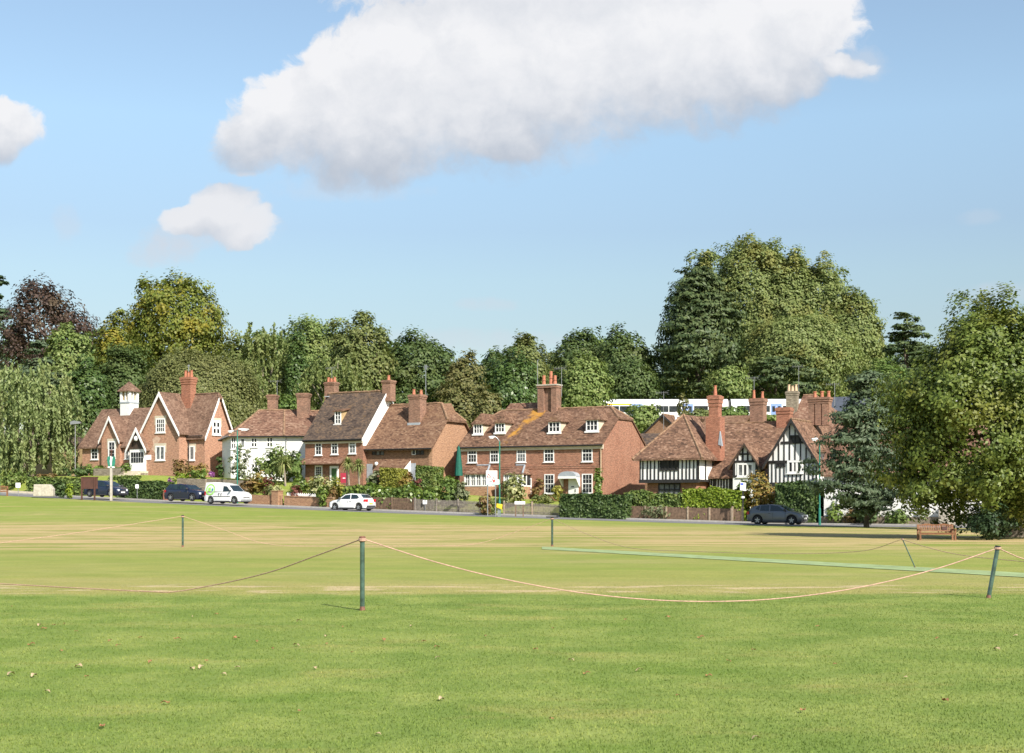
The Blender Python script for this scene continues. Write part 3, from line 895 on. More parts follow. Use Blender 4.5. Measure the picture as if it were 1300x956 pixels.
    o.location = (cx, cy, zc)
    return tag(o, label, cat, group)
def u_of(px, v):
    D = D_at(px, v); return to_uv((px-650)/F*D, D)[0]
def hedge_px(label, p0, p1, v, top, depth, mat, **kw):
    u0, u1 = u_of(p0, v), u_of(p1, v)
    pm = (p0+p1)/2
    X, D, zg = pxz(pm, v)
    return hedge(label, u0, u1, v, v+depth, H+(HY-top)/F*D-zg, mat, **kw)
# ------------------------------------------------------------------ houses, each in its own frame: u along the front, v away from the green, z up
class House:
    def __init__(s, name, label, cat, px, D, base=None, ang=29, z0=None):
        a = R(ang)
        s.ox, s.oy = (px-650)/F*D, D
        s.ux, s.uy, s.vx, s.vy = math.cos(a), -math.sin(a), math.sin(a), math.cos(a)
        s.z0 = z0 if z0 is not None else H+(HY-base)/F*D
        s.e = empty(name, (s.ox, s.oy, s.z0), -a, label, cat)
        s.n = {}
    def pu(s, px, v=0):
        t = (px-650)/F
        return (t*(s.oy+v*s.vy)-(s.ox+v*s.vx))/(s.ux-t*s.uy)
    def pv(s, px, u=0):
        t = (px-650)/F
        return (t*(s.oy+u*s.uy)-(s.ox+u*s.ux))/(s.vx-t*s.vy)
    def pz(s, py, u=0, v=0):
        return H+(HY-py)*(s.oy+u*s.uy+v*s.vy)/F-s.z0
    def part(s, mb, name, mats, parent=None, **k):
        return mb.build(name, mats, parent or s.e, **k)
    def frontM(s, u, v, z):       # local frame on a front wall: a right, b outwards, c up
        return Matrix(((1, 0, 0, u), (0, -1, 0, v), (0, 0, 1, z), (0, 0, 0, 1)))
    def sideM(s, u, v, z):        # on a wall facing +u
        return Matrix(((0, 1, 0, u), (1, 0, 0, v), (0, 0, 1, z), (0, 0, 0, 1)))
    def window(s, Mx, w, h, nx=2, ny=2, fm='white', gm='glass', fw=.09, bar=.02, sill=True, proud=.05, surround=None, split=0):
        mb = MB(Mx)
        mb.box(0, fw, 0, proud, 0, h); mb.box(w-fw, w, 0, proud, 0, h)
        mb.box(fw, w-fw, 0, proud-.003, 0, fw); mb.box(fw, w-fw, 0, proud-.003, h-fw, h)
        for i in range(1, nx):
            x = fw+(w-2*fw)*i/nx; mb.box(x-bar/2, x+bar/2, 0, proud-.012, fw, h-fw)
        for j in range(1, ny):
            z = fw+(h-2*fw)*j/ny; mb.box(fw, w-fw, 0, proud-.016, z-bar/2, z+bar/2)
        if split: mb.box(fw, w-fw, 0, proud-.006, h*split-.035, h*split+.035)
        if sill: mb.box(-.08, w+.08, 0, proud+.06, -.07, -.002)
        f = s.part(mb, 'window', M[fm])
        pb = MB(Mx); pb.box(fw*.8, w-fw*.8, -.02, .014, fw*.8, h-fw*.8)
        s.part(pb, 'pane', M[gm], f)
        if surround:
            sb = MB(Mx); sb.box(-.16, w+.16, -.02, .02, h+.004, h+.26); sb.box(-.16, -.002, -.02, .018, h*.55, h+.004); sb.box(w+.002, w+.16, -.02, .018, h*.55, h+.004)
            s.part(sb, 'lintel', M[surround])
        return f
    def fwin(s, x0, y0, x1, y1, v=0, **k):
        u0, u1 = s.pu(x0, v), s.pu(x1, v)
        z0, z1 = s.pz(y1, (u0+u1)/2, v), s.pz(y0, (u0+u1)/2, v)
        return s.window(s.frontM(u0, v, z0), u1-u0, z1-z0, **k)
    def swin(s, x0, y0, x1, y1, u=0, **k):
        v0, v1 = s.pv(x0, u), s.pv(x1, u)
        z0, z1 = s.pz(y1, u, (v0+v1)/2), s.pz(y0, u, (v0+v1)/2)
        return s.window(s.sideM(u, v0, z0), v1-v0, z1-z0, **k)

def roof_polys(L0, L1, Wd, zE, zR, zh0=None, zh1=None, ov=.3, og=.15, d0=None, d1=None):
    """roof with ridge along the first axis; zh = height where the end hip starts (None = plain gable, zE = full hip)"""
    m = Wd/2; sl = (zR-zE)/m
    ze = zE-ov*sl
    zh0 = zR if zh0 is None else zh0; zh1 = zR if zh1 is None else zh1
    if zh0 <= zE: zh0 = ze
    if zh1 <= zE: zh1 = ze
    f = lambda zh: (zh-zE)/sl
    a0, a1 = L0-og, L1+og
    if d0 is None: d0 = (zR-zh0)/sl
    if d1 is None: d1 = (zR-zh1)/sl
    A0, B0 = (a0, f(zh0), zh0), (a0, Wd-f(zh0), zh0)
    A1, B1 = (a1, f(zh1), zh1), (a1, Wd-f(zh1), zh1)
    r0, r1 = (a0+d0, m, zR), (a1-d1, m, zR)
    front = [(a0, -ov, ze), (a1, -ov, ze), A1, r1, r0, A0]
    back = [(a1, Wd+ov, ze), (a0, Wd+ov, ze), B0, r0, r1, B1]
    polys = [front, back]
    if zh0 < zR: polys.append([B0, A0, r0])
    if zh1 < zR: polys.append([A1, B1, r1])
    hips = [(r0, r1)]
    if zh0 < zR: hips += [(A0, r0), (B0, r0)]
    if zh1 < zR: hips += [(A1, r1), (B1, r1)]
    return polys, hips
def ridge_mb(mb, hips, r=.13):
    for a, b in hips:
        a, b = Vector(a), Vector(b)
        nseg = max(2, int((b-a).length/.45))
        for i in range(nseg):
            p, q = a.lerp(b, i/nseg), a.lerp(b, (i+.97)/nseg)
            dz = Vector((0, 0, .015*((i*37) % 5-2)*.5-.02))
            mb.tube([p+dz, q+dz], [r, r*.92], 6)
def wall_poly(Wd, zE, zR, zh=None, zb=-2.2, dz=.06):
    m = Wd/2; sl = (zR-zE)/m
    if zh is None: pts = [(0, zb), (Wd, zb), (Wd, zE-dz), (m, zR-dz), (0, zE-dz)]
    elif zh <= zE: pts = [(0, zb), (Wd, zb), (Wd, zE-dz), (0, zE-dz)]
    else:
        f = (zh-zE)/sl
        pts = [(0, zb), (Wd, zb), (Wd, zE-dz), (Wd-f, zh-dz), (f, zh-dz), (0, zE-dz)]
    return pts
def turn(u, v):     # ridge runs along v: first axis -> +v, second -> -u
    return Matrix(((0, -1, 0, u), (1, 0, 0, v), (0, 0, 1, 0), (0, 0, 0, 1)))
def bargeboards(mb, Wd, zE, zR, a, ov=.3, w=.34, t=.07, zh=None):
    """boards along a gable verge in the plane first-axis = a"""
    m = Wd/2; sl = (zR-zE)/m
    for sgn in (0, 1):
        p0 = (-ov, zE-ov*sl); p1 = (m, zR)
        if zh is not None:
            f = (zh-zE)/sl; p1 = (f, zh)
        pts = [p0, p1, (p1[0], p1[1]-w*1.25), (p0[0], p0[1]-w*.95)]
        if sgn: pts = [(Wd-x, z) for x, z in pts]
        mb.prism(pts, 'x', a-t/2, a+t/2)
def chimney(hs, u, v, w, d, zb, zt, mat, pots=2, potmat='pot', ph=.55, cap=.25, pr=.15, aerial=None, label=None, potlabel=None, cowl=False, bands=2):
    mb = MB()
    mb.box(u-w/2, u+w/2, v-d/2, v+d/2, zb, zt-cap)
    ov = .045
    hz = cap/bands
    for i in range(bands):
        o_ = ov*(i+1)
        mb.box(u-w/2-o_, u+w/2+o_, v-d/2-o_, v+d/2+o_, zt-cap+hz*i, zt-cap+hz*(i+1))
    mb.box(u-w/2-.02, u+w/2+.02, v-d/2-.02, v+d/2+.02, zt, zt+.06)
    st = hs.part(mb, 'chimney', M[mat])
    fb = MB(); fb.box(u-w/2-.06, u+w/2+.06, v-d/2-.06, v+d/2+.06, zb+.0, zb+.0+.01)
    for i in range(pots):
        x = u+(0 if pots == 1 else -w*.32+w*.64*i/(pots-1))
        y = v
        pb = MB()
        hh = ph*(1 if i % 2 == 0 else .8)
        pb.lathe((x, y, zt+.05), [(pr*1.15, 0), (pr*1.1, .08), (pr*.82, hh*.75), (pr*.8, hh-.06), (pr, hh-.05), (pr, hh), (pr*.7, hh), (pr*.66, hh-.1)], 10)
        hs.part(pb, 'chimney_pot', M[potmat], st, smooth=False)
    if cowl:
        cb_ = MB(); cb_.tube([(u, v, zt), (u, v, zt+1.2)], .05, 6); cb_.lathe((u, v, zt+1.15), [(.12, 0), (.12, .12), (.02, .2)], 8)
        hs.part(cb_, 'cowl', M['metal'], st)
    if aerial:
        av, ah = aerial
        ab = MB(); aerial_mb(ab, u+av, v+d/2+.05, zt-.6, ah)
        hs.part(ab, 'aerial', M['metal'], st)
    return st
def aerial_mb(ab, x, y, z, h):
    ab.tube([(x, y, z), (x, y, z+h)], .022, 6)
    ab.tube([(x-.75, y, z+h-.1), (x+.45, y, z+h-.1)], .016, 5)
    for i in range(7):
        xx = x-.7+i*.17
        ab.tube([(xx, y-.16, z+h-.1), (xx, y+.16, z+h-.1)], .009, 4)
        ab.tube([(xx, y, z+h-.22), (xx, y, z+h+.02)], .008, 4)
    for q in (-.16, .16):
        ab.tube([(x+.45, y-.2, z+h-.1+q), (x+.45, y+.2, z+h-.1+q)], .014, 4)
def gutter(hs, u0, u1, v, z, mat='gutter', down=None, zb=-1):
    mb = MB(); mb.tube([(u0, v, z), (u1, v, z)], .06, 6)
    g = hs.part(mb, 'gutter', M[mat])
    if down is not None:
        d = MB(); d.tube([(down, v, z), (down, v+.22, z-.35), (down, v+.22, zb)], .045, 6)
        hs.part(d, 'downpipe', M[mat])
def dormer(hs, x0, y0, x1, y1, v_at, slope_z, cheek='ochre', rooft='tile_brown', fm='white', nx=3, ny=2, hip=True, roof_h=.75):
    """dormer window whose front stands at v = v_at on a roof slope z = slope_z(v)"""
    u0, u1 = hs.pu(x0, v_at), hs.pu(x1, v_at)
    um = (u0+u1)/2
    z0, z1 = hs.pz(y1, um, v_at), hs.pz(y0, um, v_at)
    inv = (slope_z(v_at+1)-slope_z(v_at))
    vend = v_at+max(.4, (z1-slope_z(v_at))/inv)+.25
    mb = MB()
    w = .09
    # body: cheeks following back into the roof
    mb.prism([(v_at, slope_z(v_at)-.3), (v_at, z1-.02), (vend, z1-.02), (vend, z1-.3)], 'x', u0+.02, u1-.02)
    dm = hs.part(mb, 'dormer', M[cheek])
    rb = MB()
    rw = (u1-u0)/2+.18
    zr = z1+roof_h
    vr_end = v_at+(zr-slope_z(v_at))/inv+.1
    vf = v_at-.18
    if hip:
        rb.slab([[(um-rw, vf, z1), (um+rw, vf, z1), (um, v_at+rw*.8, zr)],
                 [(um+rw, vf, z1), (um+rw, vend, z1), (um, vr_end, zr), (um, v_at+rw*.8, zr)],
                 [(um-rw, vend, z1), (um-rw, vf, z1), (um, v_at+rw*.8, zr), (um, vr_end, zr)]], .07)
    else:
        rb.slab([[(um-rw, vf, z1), (um+rw, vf, z1), (um+rw, vend+.6, z1+.42), (um-rw, vend+.6, z1+.42)]], .1)
    hs.part(rb, 'dormer_roof', M[rooft], dm)
    Mx = hs.frontM(u0, v_at-.001, z0)
    w_, h_ = u1-u0, z1-z0-.02
    fb = MB(Mx); fw, pr = .1, .06
    fb.box(0, fw, 0, pr, 0, h_); fb.box(w_-fw, w_, 0, pr, 0, h_); fb.box(fw, w_-fw, 0, pr-.003, 0, fw); fb.box(fw, w_-fw, 0, pr-.003, h_-fw, h_)
    for i in range(1, nx):
        x = fw+(w_-2*fw)*i/nx; fb.box(x-.035, x+.035, 0, pr-.01, fw, h_-fw)
    for j in range(1, ny):
        z = fw+(h_-2*fw)*j/ny; fb.box(fw, w_-fw, 0, pr-.015, z-.02, z+.02)
    fb.box(-.1, w_+.1, 0, pr+.1, -.14, -.003)
    hs.part(fb, 'dormer_window', M[fm], dm)
    gb = MB(Mx); gb.box(fw*.8, w_-fw*.8, -.02, .014, fw*.8, h_-fw*.8)
    hs.part(gb, 'pane', M['glass'], dm)

# ================================================================== E: long red brick house with four dormers
E = House('brick_house', 'long red brick house with white sash windows and four white dormers', 'house', 765, 122, z0=1.6)
uL = E.pu(583.5); zE = E.pz(560.5, 0, 0); Lw = E.pv(819, 0)
zR = E.pz(515.5, 0, Lw/2)
slE = (zR-zE)/(Lw/2)
zh = E.pz(530, 0, Lw*.35)
print('E', uL, Lw, zE, zR, zh)
M['tile_E'] = tilemat('lichened_clay_tiles', [(.058, .036, .025), (.125, .07, .046), (.175, .1, .065), (.26, .17, .115)], (.22, .14, .05), .25,
                      streak=(E.pu(689, Lw/2), .55, .95, zR, (.42, .21, .035)))
mb = MB(); mb.prism(wall_poly(Lw, zE, zR, zh), 'x', uL, 0)
mb.box(uL-.03, .03, -.035, .5, E.pz(594, uL/2, 0)-.09, E.pz(594, uL/2, 0)+.09)
mb.box(uL-.03, .03, -.06, .5, E.pz(594, uL/2, 0)+.09, E.pz(594, uL/2, 0)+.15)
E.part(mb, 'wall', M['brick_red'])
polys, hips = roof_polys(uL, 0, Lw, zE, zR, zE+.55*(zR-zE), zh, .3, .12)
mb = MB(); mb.slab(polys, .16)
roofE = E.part(mb, 'roof', M['tile_E'])
mb = MB(); ridge_mb(mb, hips, .12); E.part(mb, 'ridge_tiles', M['ridge'], roofE)
mb = MB(); mb.box(uL-.1, .1, -.26, -.002, zE-.42, zE-.26); mb.box(uL-.1, .1, -.16, -.004, zE-.62, zE-.42)
E.part(mb, 'cornice', M['cream'])
gutter(E, uL-.1, .15, -.34, zE-.3)
mb = MB(); mb.tube([(-.12, -.09, zE-.4), (-.12, -.09, -1)], .05, 6); E.part(mb, 'downpipe', M['potcream'])
for (a, b) in ((594, 605.6), (622.3, 633.4), (656.2, 667.7), (690.7, 703.5), (739, 752.3)):
    i = (a-594)/158
    E.fwin(a, 566.5-2.6*i, b, 587.5-1.5*i, gm='curtain' if a == 656.2 else 'glass', nx=3, ny=4, split=.5, fw=.085)
E.fwin(667.3, 607, 675, 626.5, nx=3, ny=4, split=.5, fw=.09)
E.fwin(691.3, 602, 703.8, 626.5, nx=3, ny=4, split=.5, fw=.085)
E.fwin(739, 601.5, 752.4, 626.5, nx=3, ny=4, split=.5, fw=.085)
# front door under its canopy
u0, u1 = E.pu(722), E.pu(734.5)
mb = MB(E.frontM(u0, 0, -.1)); w = u1-u0
mb.box(0, w, 0, .07, 0, 2.12)
dr = E.part(mb, 'door', M['white'])
mb = MB(E.frontM(u0, 0, -.1))
mb.box(w*.68, w*.74, .07, .11, .95, 1.2); mb.box(w*.3, w*.6, .07, .085, 1.35, 1.45)
E.part(mb, 'handle', M['black'], dr)
mb = MB(); cz = 2.1; c0, c1 = E.pu(714), E.pu(736.5); cm = (c0+c1)/2
arc = [(c0, cz)]+[(cm-(cm-c0)*math.cos(math.pi*i/10), cz+.12+.42*math.sin(math.pi*i/10)) for i in range(11)]+[(c1, cz)]
mb.prism(arc, 'y', -.85, -.003); E.part(mb, 'door_canopy', M['lead'])
mb = MB()
for c in (c0+.06, c1-.06): mb.prism([(-.8, cz-.005), (-.003, cz-.005), (-.003, cz-.8), (-.15, cz-.75)], 'x', c-.05, c+.05)
mb.box(c0, c1, -.87, -.8, cz-.1, cz+.1); E.part(mb, 'canopy_bracket', M['white'])
# bay porches with tiled roofs and lead hips
for (a, b, ya, yb, yt) in ((590, 618, 592, 601, 612), (640, 663, 592, 601, 611)):
    a0, a1 = E.pu(a, -1.6), E.pu(b, -1.6)
    zt, zb_ = E.pz(ya-1, (a0+a1)/2, 0), E.pz(yb, (a0+a1)/2, -1.6)
    mb = MB(); zc = zb_-1.15
    mb.box(a0, a1, -1.6, -.003, -2, zc); by = E.part(mb, 'bay', M['brick_tan_sunlit'])
    mb = MB(); mb.slab([[(a0-.12, -1.75, zb_), (a1+.12, -1.75, zb_), (a1-.6, -.02, zt), (a0+.35, -.02, zt)], [(a1+.12, -1.75, zb_), (a1+.12, -.02, zb_), (a1-.6, -.02, zt)], [(a0-.12, -.02, zb_), (a0-.12, -1.75, zb_), (a0+.35, -.02, zt)]], .1)
    E.part(mb, 'bay_roof', M['tile_red'], by)
    mb = MB(); mb.tube([(a1+.1, -1.74, zb_+.02), (a1-.6, -.05, zt+.02)], .09, 6); mb.tube([(a0+.35, -.05, zt+.03), (a1-.6, -.05, zt+.03)], .08, 6)
    E.part(mb, 'lead_hip', M['lead'], by)
    mb = MB(); n_ = 4
    for i in range(n_+1):
        x = a0+(a1-a0)*i/n_; mb.box(x-.06, x+.06, -1.62, -1.45, zc, zb_)
    mb.box(a0, a1, -1.63, -1.45, zc, zc+.1); mb.box(a0, a1, -1.63, -1.45, zb_-.12, zb_)
    mb.box(a1-.1, a1+.01, -1.6, -.01, zc, zc+.1); mb.box(a1-.1, a1+.01, -1.6, -.01, zb_-.12, zb_)
    mb.box(a1-.1, a1+.01, -.85, -.75, zc, zb_)
    for i in range(n_*3):
        x = a0+(a1-a0)*(i+.5)/(n_*3); mb.box(x-.02, x+.02, -1.6, -1.48, zc, zb_)
    mb.box(a0, a1, -1.6, -1.48, (zc+zb_)/2-.02, (zc+zb_)/2+.02)
    E.part(mb, 'bay_window', M['white'], by)
    mb = MB(); mb.box(a0+.05, a1-.05, -1.53, -.02, zc-.1, zb_-.03); E.part(mb, 'pane', M['glass'], by)
vd = 1.15
szE = lambda v: zE+slE*v
for (a, y0, b, y1) in ((601.3, 538, 612.7, 551), (628.8, 536.5, 641.2, 549.3), (696.5, 534.8, 711.5, 549), (744.2, 532.4, 759.5, 547.3)):
    dormer(E, a, y0, b, y1, vd, szE, cheek='cream', rooft='tile_E', nx=3, ny=2, roof_h=1.0)
um = E.pu(697.5, Lw/2)
zc0, zc1 = zR-.8, E.pz(490, um, Lw/2)
mb = MB(); wv = (E.pu(710.3, Lw/2)-E.pu(684, Lw/2))*.9
mb.box(um-wv/2, um-wv*.18, Lw/2-.5, Lw/2+.5, zc0, zc1-.2); mb.box(um+wv*.22, um+wv/2, Lw/2-.5, Lw/2+.5, zc0, zc1-.2)
mb.box(um-wv*.18, um+wv*.22, Lw/2-.25, Lw/2+.4, zc0, zc1-.25)
mb.box(um-wv/2-.06, um+wv/2+.06, Lw/2-.56, Lw/2+.56, zc1-.2, zc1)
ch = E.part(mb, 'chimney', M['brick_chim'])
mb = MB(); mb.box(um-wv/2-.1, um+wv/2+.1, Lw/2-.6, Lw/2+.6, zc1+.002, zc1+.12); E.part(mb, 'chimney_cap', M['stonepale'], ch)
for k, (pp, hh) in enumerate(((690.5, 1.0), (699.4, 1.35), (704.6, .95))):
    u = E.pu(pp, Lw/2); pb = MB(); pb.lathe((u, Lw/2, zc1-.02), [(.2, 0), (.19, .1), (.15, hh*.5), (.2, hh*.55), (.15, hh*.6), (.15, hh), (.1, hh), (.1, hh-.1)], 10)
    E.part(pb, 'chimney_pot', M['pot'], ch)
ab = MB(); xa = E.pu(682.5, Lw/2); ab.tube([(xa, Lw/2, zR), (xa, Lw/2, E.pz(457, xa, Lw/2))], .03, 6)
E.part(ab, 'mast', M['metal'], ch)
ab = MB(); aerial_mb(ab, E.pu(711, Lw/2), Lw/2+.3, zc1-1, 2.7); E.part(ab, 'aerial', M['metal'], ch)
# lower range behind, its ridge just showing
a0, a1 = E.pu(641, Lw*.5+1.5), E.pu(690, Lw*.5+1.5)
zq = E.pz(511.5, (a0+a1)/2, Lw*.5+1.5)
mb2 = MB(); mb2.slab([[(a0, Lw*.5+.3, zR-.6), (a1, Lw*.5+.3, zR-.6), (a1, Lw*.5+1.5, zq), (a0+.6, Lw*.5+1.5, zq)], [(a1, Lw, zR-2), (a0, Lw, zR-2), (a0+.6, Lw*.5+1.5, zq), (a1, Lw*.5+1.5, zq)]], .12)
E.part(mb2, 'rear_roof', M['tile_red'], roofE)

# ================================================================== D: brown brick house with half-hipped roof
Dh = House('brick_house', 'brown brick house with a big half-hipped roof and one stubby chimney', 'house', 548.8, 129, base=617)
uL = Dh.pu(462); zE = Dh.pz(562.5, 0, 0); Lw = Dh.pv(604, 0)
zR = Dh.pz(511, 0, Lw/2); zh = Dh.pz(532.8, 0, Lw*.36)
print('D', uL, Lw, zE, zR, zh)
mb = MB(); mb.prism(wall_poly(Lw, zE, zR, zh), 'x', -.35, 0); Dh.part(mb, 'gable_wall', M['brick_tan_sunlit'])  # same brick as the front, lightened: the gable's extra sun is in its colour
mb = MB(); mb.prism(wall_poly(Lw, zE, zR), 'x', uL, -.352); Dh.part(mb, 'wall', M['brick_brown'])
polys, hips = roof_polys(uL, 0, Lw, zE, zR, None, zh, .45, .25)
mb = MB(); mb.slab(polys, .2); rf_ = Dh.part(mb, 'roof', M['tile_brown'])
mb = MB(); ridge_mb(mb, hips, .14); Dh.part(mb, 'ridge_tiles', M['ridge'], rf_)
gutter(Dh, uL-.2, .2, -.5, zE-.5, down=uL+.2)
for k in range(3):
    Dh.fwin(472.4+k*5.3, 567.5, 477.4+k*5.3, 578, nx=1, ny=1, fm='darkwood', gm='curtain' if k else 'glass', fw=.06, sill=False)
    Dh.fwin(523+k*5.3, 566.5, 528+k*5.3, 577.5, nx=1, ny=1, fm='darkwood' if k else 'white', gm='glass', fw=.06, sill=False)
a0, a1 = Dh.pu(474, -1.4), Dh.pu(511, -1.4)
z1, z0 = Dh.pz(583, a0, 0), Dh.pz(597, a0, -1.4)
mb = MB(); mb.slab([[(a0, -1.5, z0), (a1, -1.5, z0), (a1, -.003, z1), (a0, -.003, z1)]], .12); lt = Dh.part(mb, 'porch_roof', M['tile_brown'])
mb = MB(); mb.prism([(-1.45, z0-.13), (-.005, z0-.13), (-.005, z1-.13)], 'x', a1-.12, a1-.02); Dh.part(mb, 'porch_cheek', M['white'], lt)
mb = MB(); mb.box(a0, a1, -1.3, -.01, -2, z0-.2); Dh.part(mb, 'porch', M['brick_brown'])
mb = MB(); mb.box(Dh.pu(515), Dh.pu(528), -.06, -.002, -.3, 2.1); mb.box(Dh.pu(466), Dh.pu(473), -.06, -.002, -.3, 2.1); Dh.part(mb, 'door', M['lead'])
lb = MB(); lb.lathe((Dh.pu(479), -.15, Dh.pz(588)), [(.05, -.2), (.17, -.1), (.17, .1), (.05, .2)], 10); Dh.part(lb, 'wall_lamp', M['white'], smooth=True)
uc = Dh.pu(530, Lw*.32); vc = Lw*.32
chimney(Dh, uc, vc, 1.25, 1.1, Dh.pz(531, uc, vc)-1.3, Dh.pz(502, uc, vc), 'brick_chim', 2, ph=.55, cap=.35)
mb = MB(); mb.box(uc-.68, uc+.68, vc-.7, vc-.552, zE+(zR-zE)*(vc-.7)/(Lw/2)-.1, zE+(zR-zE)*(vc-.7)/(Lw/2)+.22); Dh.part(mb, 'flashing', M['lead'])
ab = MB(); xa = Dh.pu(540.5, Lw/2); ab.tube([(xa, Lw/2, zR-.5), (xa, Lw/2, Dh.pz(466, xa, Lw/2))], .035, 6); za = Dh.pz(466, xa, Lw/2)
ab.tube([(xa-.3, Lw/2, za), (xa+.35, Lw/2, za)], .03, 5); ab.box(xa-.12, xa+.12, Lw/2-.06, Lw/2+.06, za-.25, za+.2); Dh.part(ab, 'aerial', M['metal'])

# ================================================================== C: brick house with dark roof and white gable
Ch = House('brick_house', 'brick house with dark tiled roof, one dormer and a bright white gable end', 'house', 461, 132, base=613)
uL = Ch.pu(387.5); zE = Ch.pz(552, 0, 0); Lw = Ch.pv(519, 0)
zR = Ch.pz(496, 0, Lw/2)
print('C', uL, Lw, zE, zR)
slC = (zR-zE)/(Lw/2)
mb = MB(); mb.prism(wall_poly(Lw, zE, zR), 'x', uL, -.06); Ch.part(mb, 'wall', M['brick_c'])
mb = MB(); mb.prism(wall_poly(Lw, zE, zR, zb=zE-1.0, dz=.02), 'x', -.058, 0); Ch.part(mb, 'gable_wall', M['render'])
mb = MB(); mb.box(-.058, -.004, .0, Lw, -2.2, zE-1.003); Ch.part(mb, 'lower_wall', M['brick_c'])
polys, hips = roof_polys(uL, 0, Lw, zE, zR, None, None, .35, .1)
mb = MB(); mb.slab(polys, .18); rf_ = Ch.part(mb, 'roof', M['tile_dark'])
mb = MB(); ridge_mb(mb, hips, .14); Ch.part(mb, 'ridge_tiles', M['ridge'], rf_)
mb = MB(); bargeboards(mb, Lw, zE, zR, .12, .35, .22, .06); Ch.part(mb, 'bargeboard', M['white'], rf_)
gutter(Ch, uL-.1, .1, -.4, zE-.42, down=None)
mb = MB(); mb.box(uL, 0, -.2, -.002, zE-.75, zE-.5); Ch.part(mb, 'cornice', M['cream'])
za, zb_ = Ch.pz(581.5, uL/2), Ch.pz(588, uL/2, -.7)
mb = MB(); mb.slab([[(uL-.2, -.75, zb_), (Ch.pu(438), -.75, zb_), (Ch.pu(438), -.003, za), (uL-.2, -.003, za)]], .1); Ch.part(mb, 'pent_roof', M['tile_red'])
for (a, y0, b, y1) in ((400.3, 556, 408.8, 578), (420.7, 555, 429.3, 577), (443, 553.5, 452, 576)):
    Ch.fwin(a, y0, b, y1, nx=2 if a < 440 else 2, ny=4, gm='glass' if a < 440 else 'curtain', fw=.10, split=.5)
Ch.fwin(400, 591, 409.5, 606, nx=3, ny=4, fw=.13)
mb = MB(); a0, a1 = Ch.pu(419.5), Ch.pu(430); mb.box(a0, a0+.16, -.1, -.002, -.5, Ch.pz(592)); mb.box(a1-.16, a1, -.1, -.002, -.5, Ch.pz(592)); mb.box(a0, a1, -.12, -.003, Ch.pz(592)-.15, Ch.pz(592)+.08)
df = Ch.part(mb, 'door_frame', M['white'])
mb = MB(); mb.box(a0+.16, a1-.16, -.05, -.002, -.5, Ch.pz(593.5)); Ch.part(mb, 'door', plain('green_door', (.05, .13, .03), .4), df)
dormer(Ch, 425.3, 521.5, 433.2, 538.5, 1.1, lambda v: zE+slC*v, cheek='ochre', rooft='tile_brown', nx=2, ny=3, hip=False)
u = Ch.pu(421, Lw*.55); chimney(Ch, u, Lw*.55, 1.15, .8, zR-1, Ch.pz(486, u, Lw*.55), 'brick_chim', 3, ph=.5, aerial=(-.3, 2.2))
u = Ch.pu(492, Lw*.5); chimney(Ch, u, Lw*.5+.2, .95, .9, zR-1, Ch.pz(483.5, u, Lw*.5), 'brick_chim', 1, ph=.5)
mb = MB()
for q in range(4, 6): mb.box(uL-.12, uL+.25, .2+q*.75, .85+q*.75, zE+slC*(.5+q*.75)+.02, zE+slC*(.5+q*.75)+.1)
Ch.part(mb, 'verge_lead', M['lead'], rf_)

# ================================================================== B: white house
Bh = House('white_house', 'low white rendered house with hipped red tiled roof and two brown chimneys', 'house', 363, 140, base=606, ang=8)
uL = Bh.pu(293); uR = Bh.pu(392); zE = Bh.pz(551.5, uL/2, 0); Lw = 8.5
zR = Bh.pz(520.5, uL/2, Lw/2)
print('B', uL, uR, zE, zR)
ch_ = 2.0
mb = MB(); mb.prism([(uL, 0), (uR, 0), (uR, Lw), (uL-ch_*.8, Lw), (uL-ch_*.8, ch_)], 'z', -2, zE-.05); Bh.part(mb, 'wall', M['render'])
pA = (uL-.1, -.35, zE-.15); pB = (uR+.2, -.35, zE-.15); pC = (uL-ch_*.8-.4, ch_-.1, zE-.45); pD = (uL-ch_*.8-.4, Lw+.3, zE-.3)
r0 = (Bh.pu(329, Lw/2), Lw/2, zR); r1 = (uR+.2, Lw/2, zR-.15); rm = (Bh.pu(361, Lw/2), Lw/2, zR)
mb = MB(); mb.slab([[pA, pB, r1, rm, r0], [pC, pA, r0], [pD, pC, r0], [(uR+.2, Lw+.3, zE-.3), pD, r0, rm, r1]], .14); rf_ = Bh.part(mb, 'roof', M['tile_red'])
mb = MB(); ridge_mb(mb, [(r0, rm), (rm, r1), (pA, r0), ((Bh.pu(360.5, -.3), -.33, zE-.1), rm)], .12); Bh.part(mb, 'ridge_tiles', M['ridge'], rf_)
gutter(Bh, uL-.1, uR, -.4, zE-.22, mat='gutter')
mb = MB(); x = Bh.pu(363.5); mb.tube([(x, -.07, zE-.3), (x, -.07, -1)], .05, 6); Bh.part(mb, 'downpipe', M['metal'])
mb = MB(); mb.tube([pC, pA], .06, 6); Bh.part(mb, 'gutter', M['lead'])
Bh.fwin(318.8, 555.8, 326.8, 568, nx=2, ny=2, fw=.09, bar=.10)
Bh.fwin(338.6, 555, 346.6, 568, nx=2, ny=2, fw=.09, bar=.10)
Bh.fwin(293.5, 555, 300, 570, nx=2, ny=2, fw=.09, bar=.09)
Bh.fwin(305, 556, 311.5, 569, nx=1, ny=1, gm='curtain', fw=.12)
Bh.fwin(294, 586, 300.5, 598, nx=2, ny=2, fw=.12, bar=.1)
Bh.fwin(318.8, 588, 328, 600, nx=2, ny=2, fw=.12, bar=.1)
for (pp, v, y, w) in ((346.3, Lw/2+.6, 501, .85), (385.5, Lw/2-.8, 499, 1.15)):
    u = Bh.pu(pp, v); chimney(Bh, u, v, w, .9, zR-1.6, Bh.pz(y+1, u, v), 'brick_chim', 0, cap=.4, aerial=(.3, 2.2) if pp < 360 else None, bands=3)

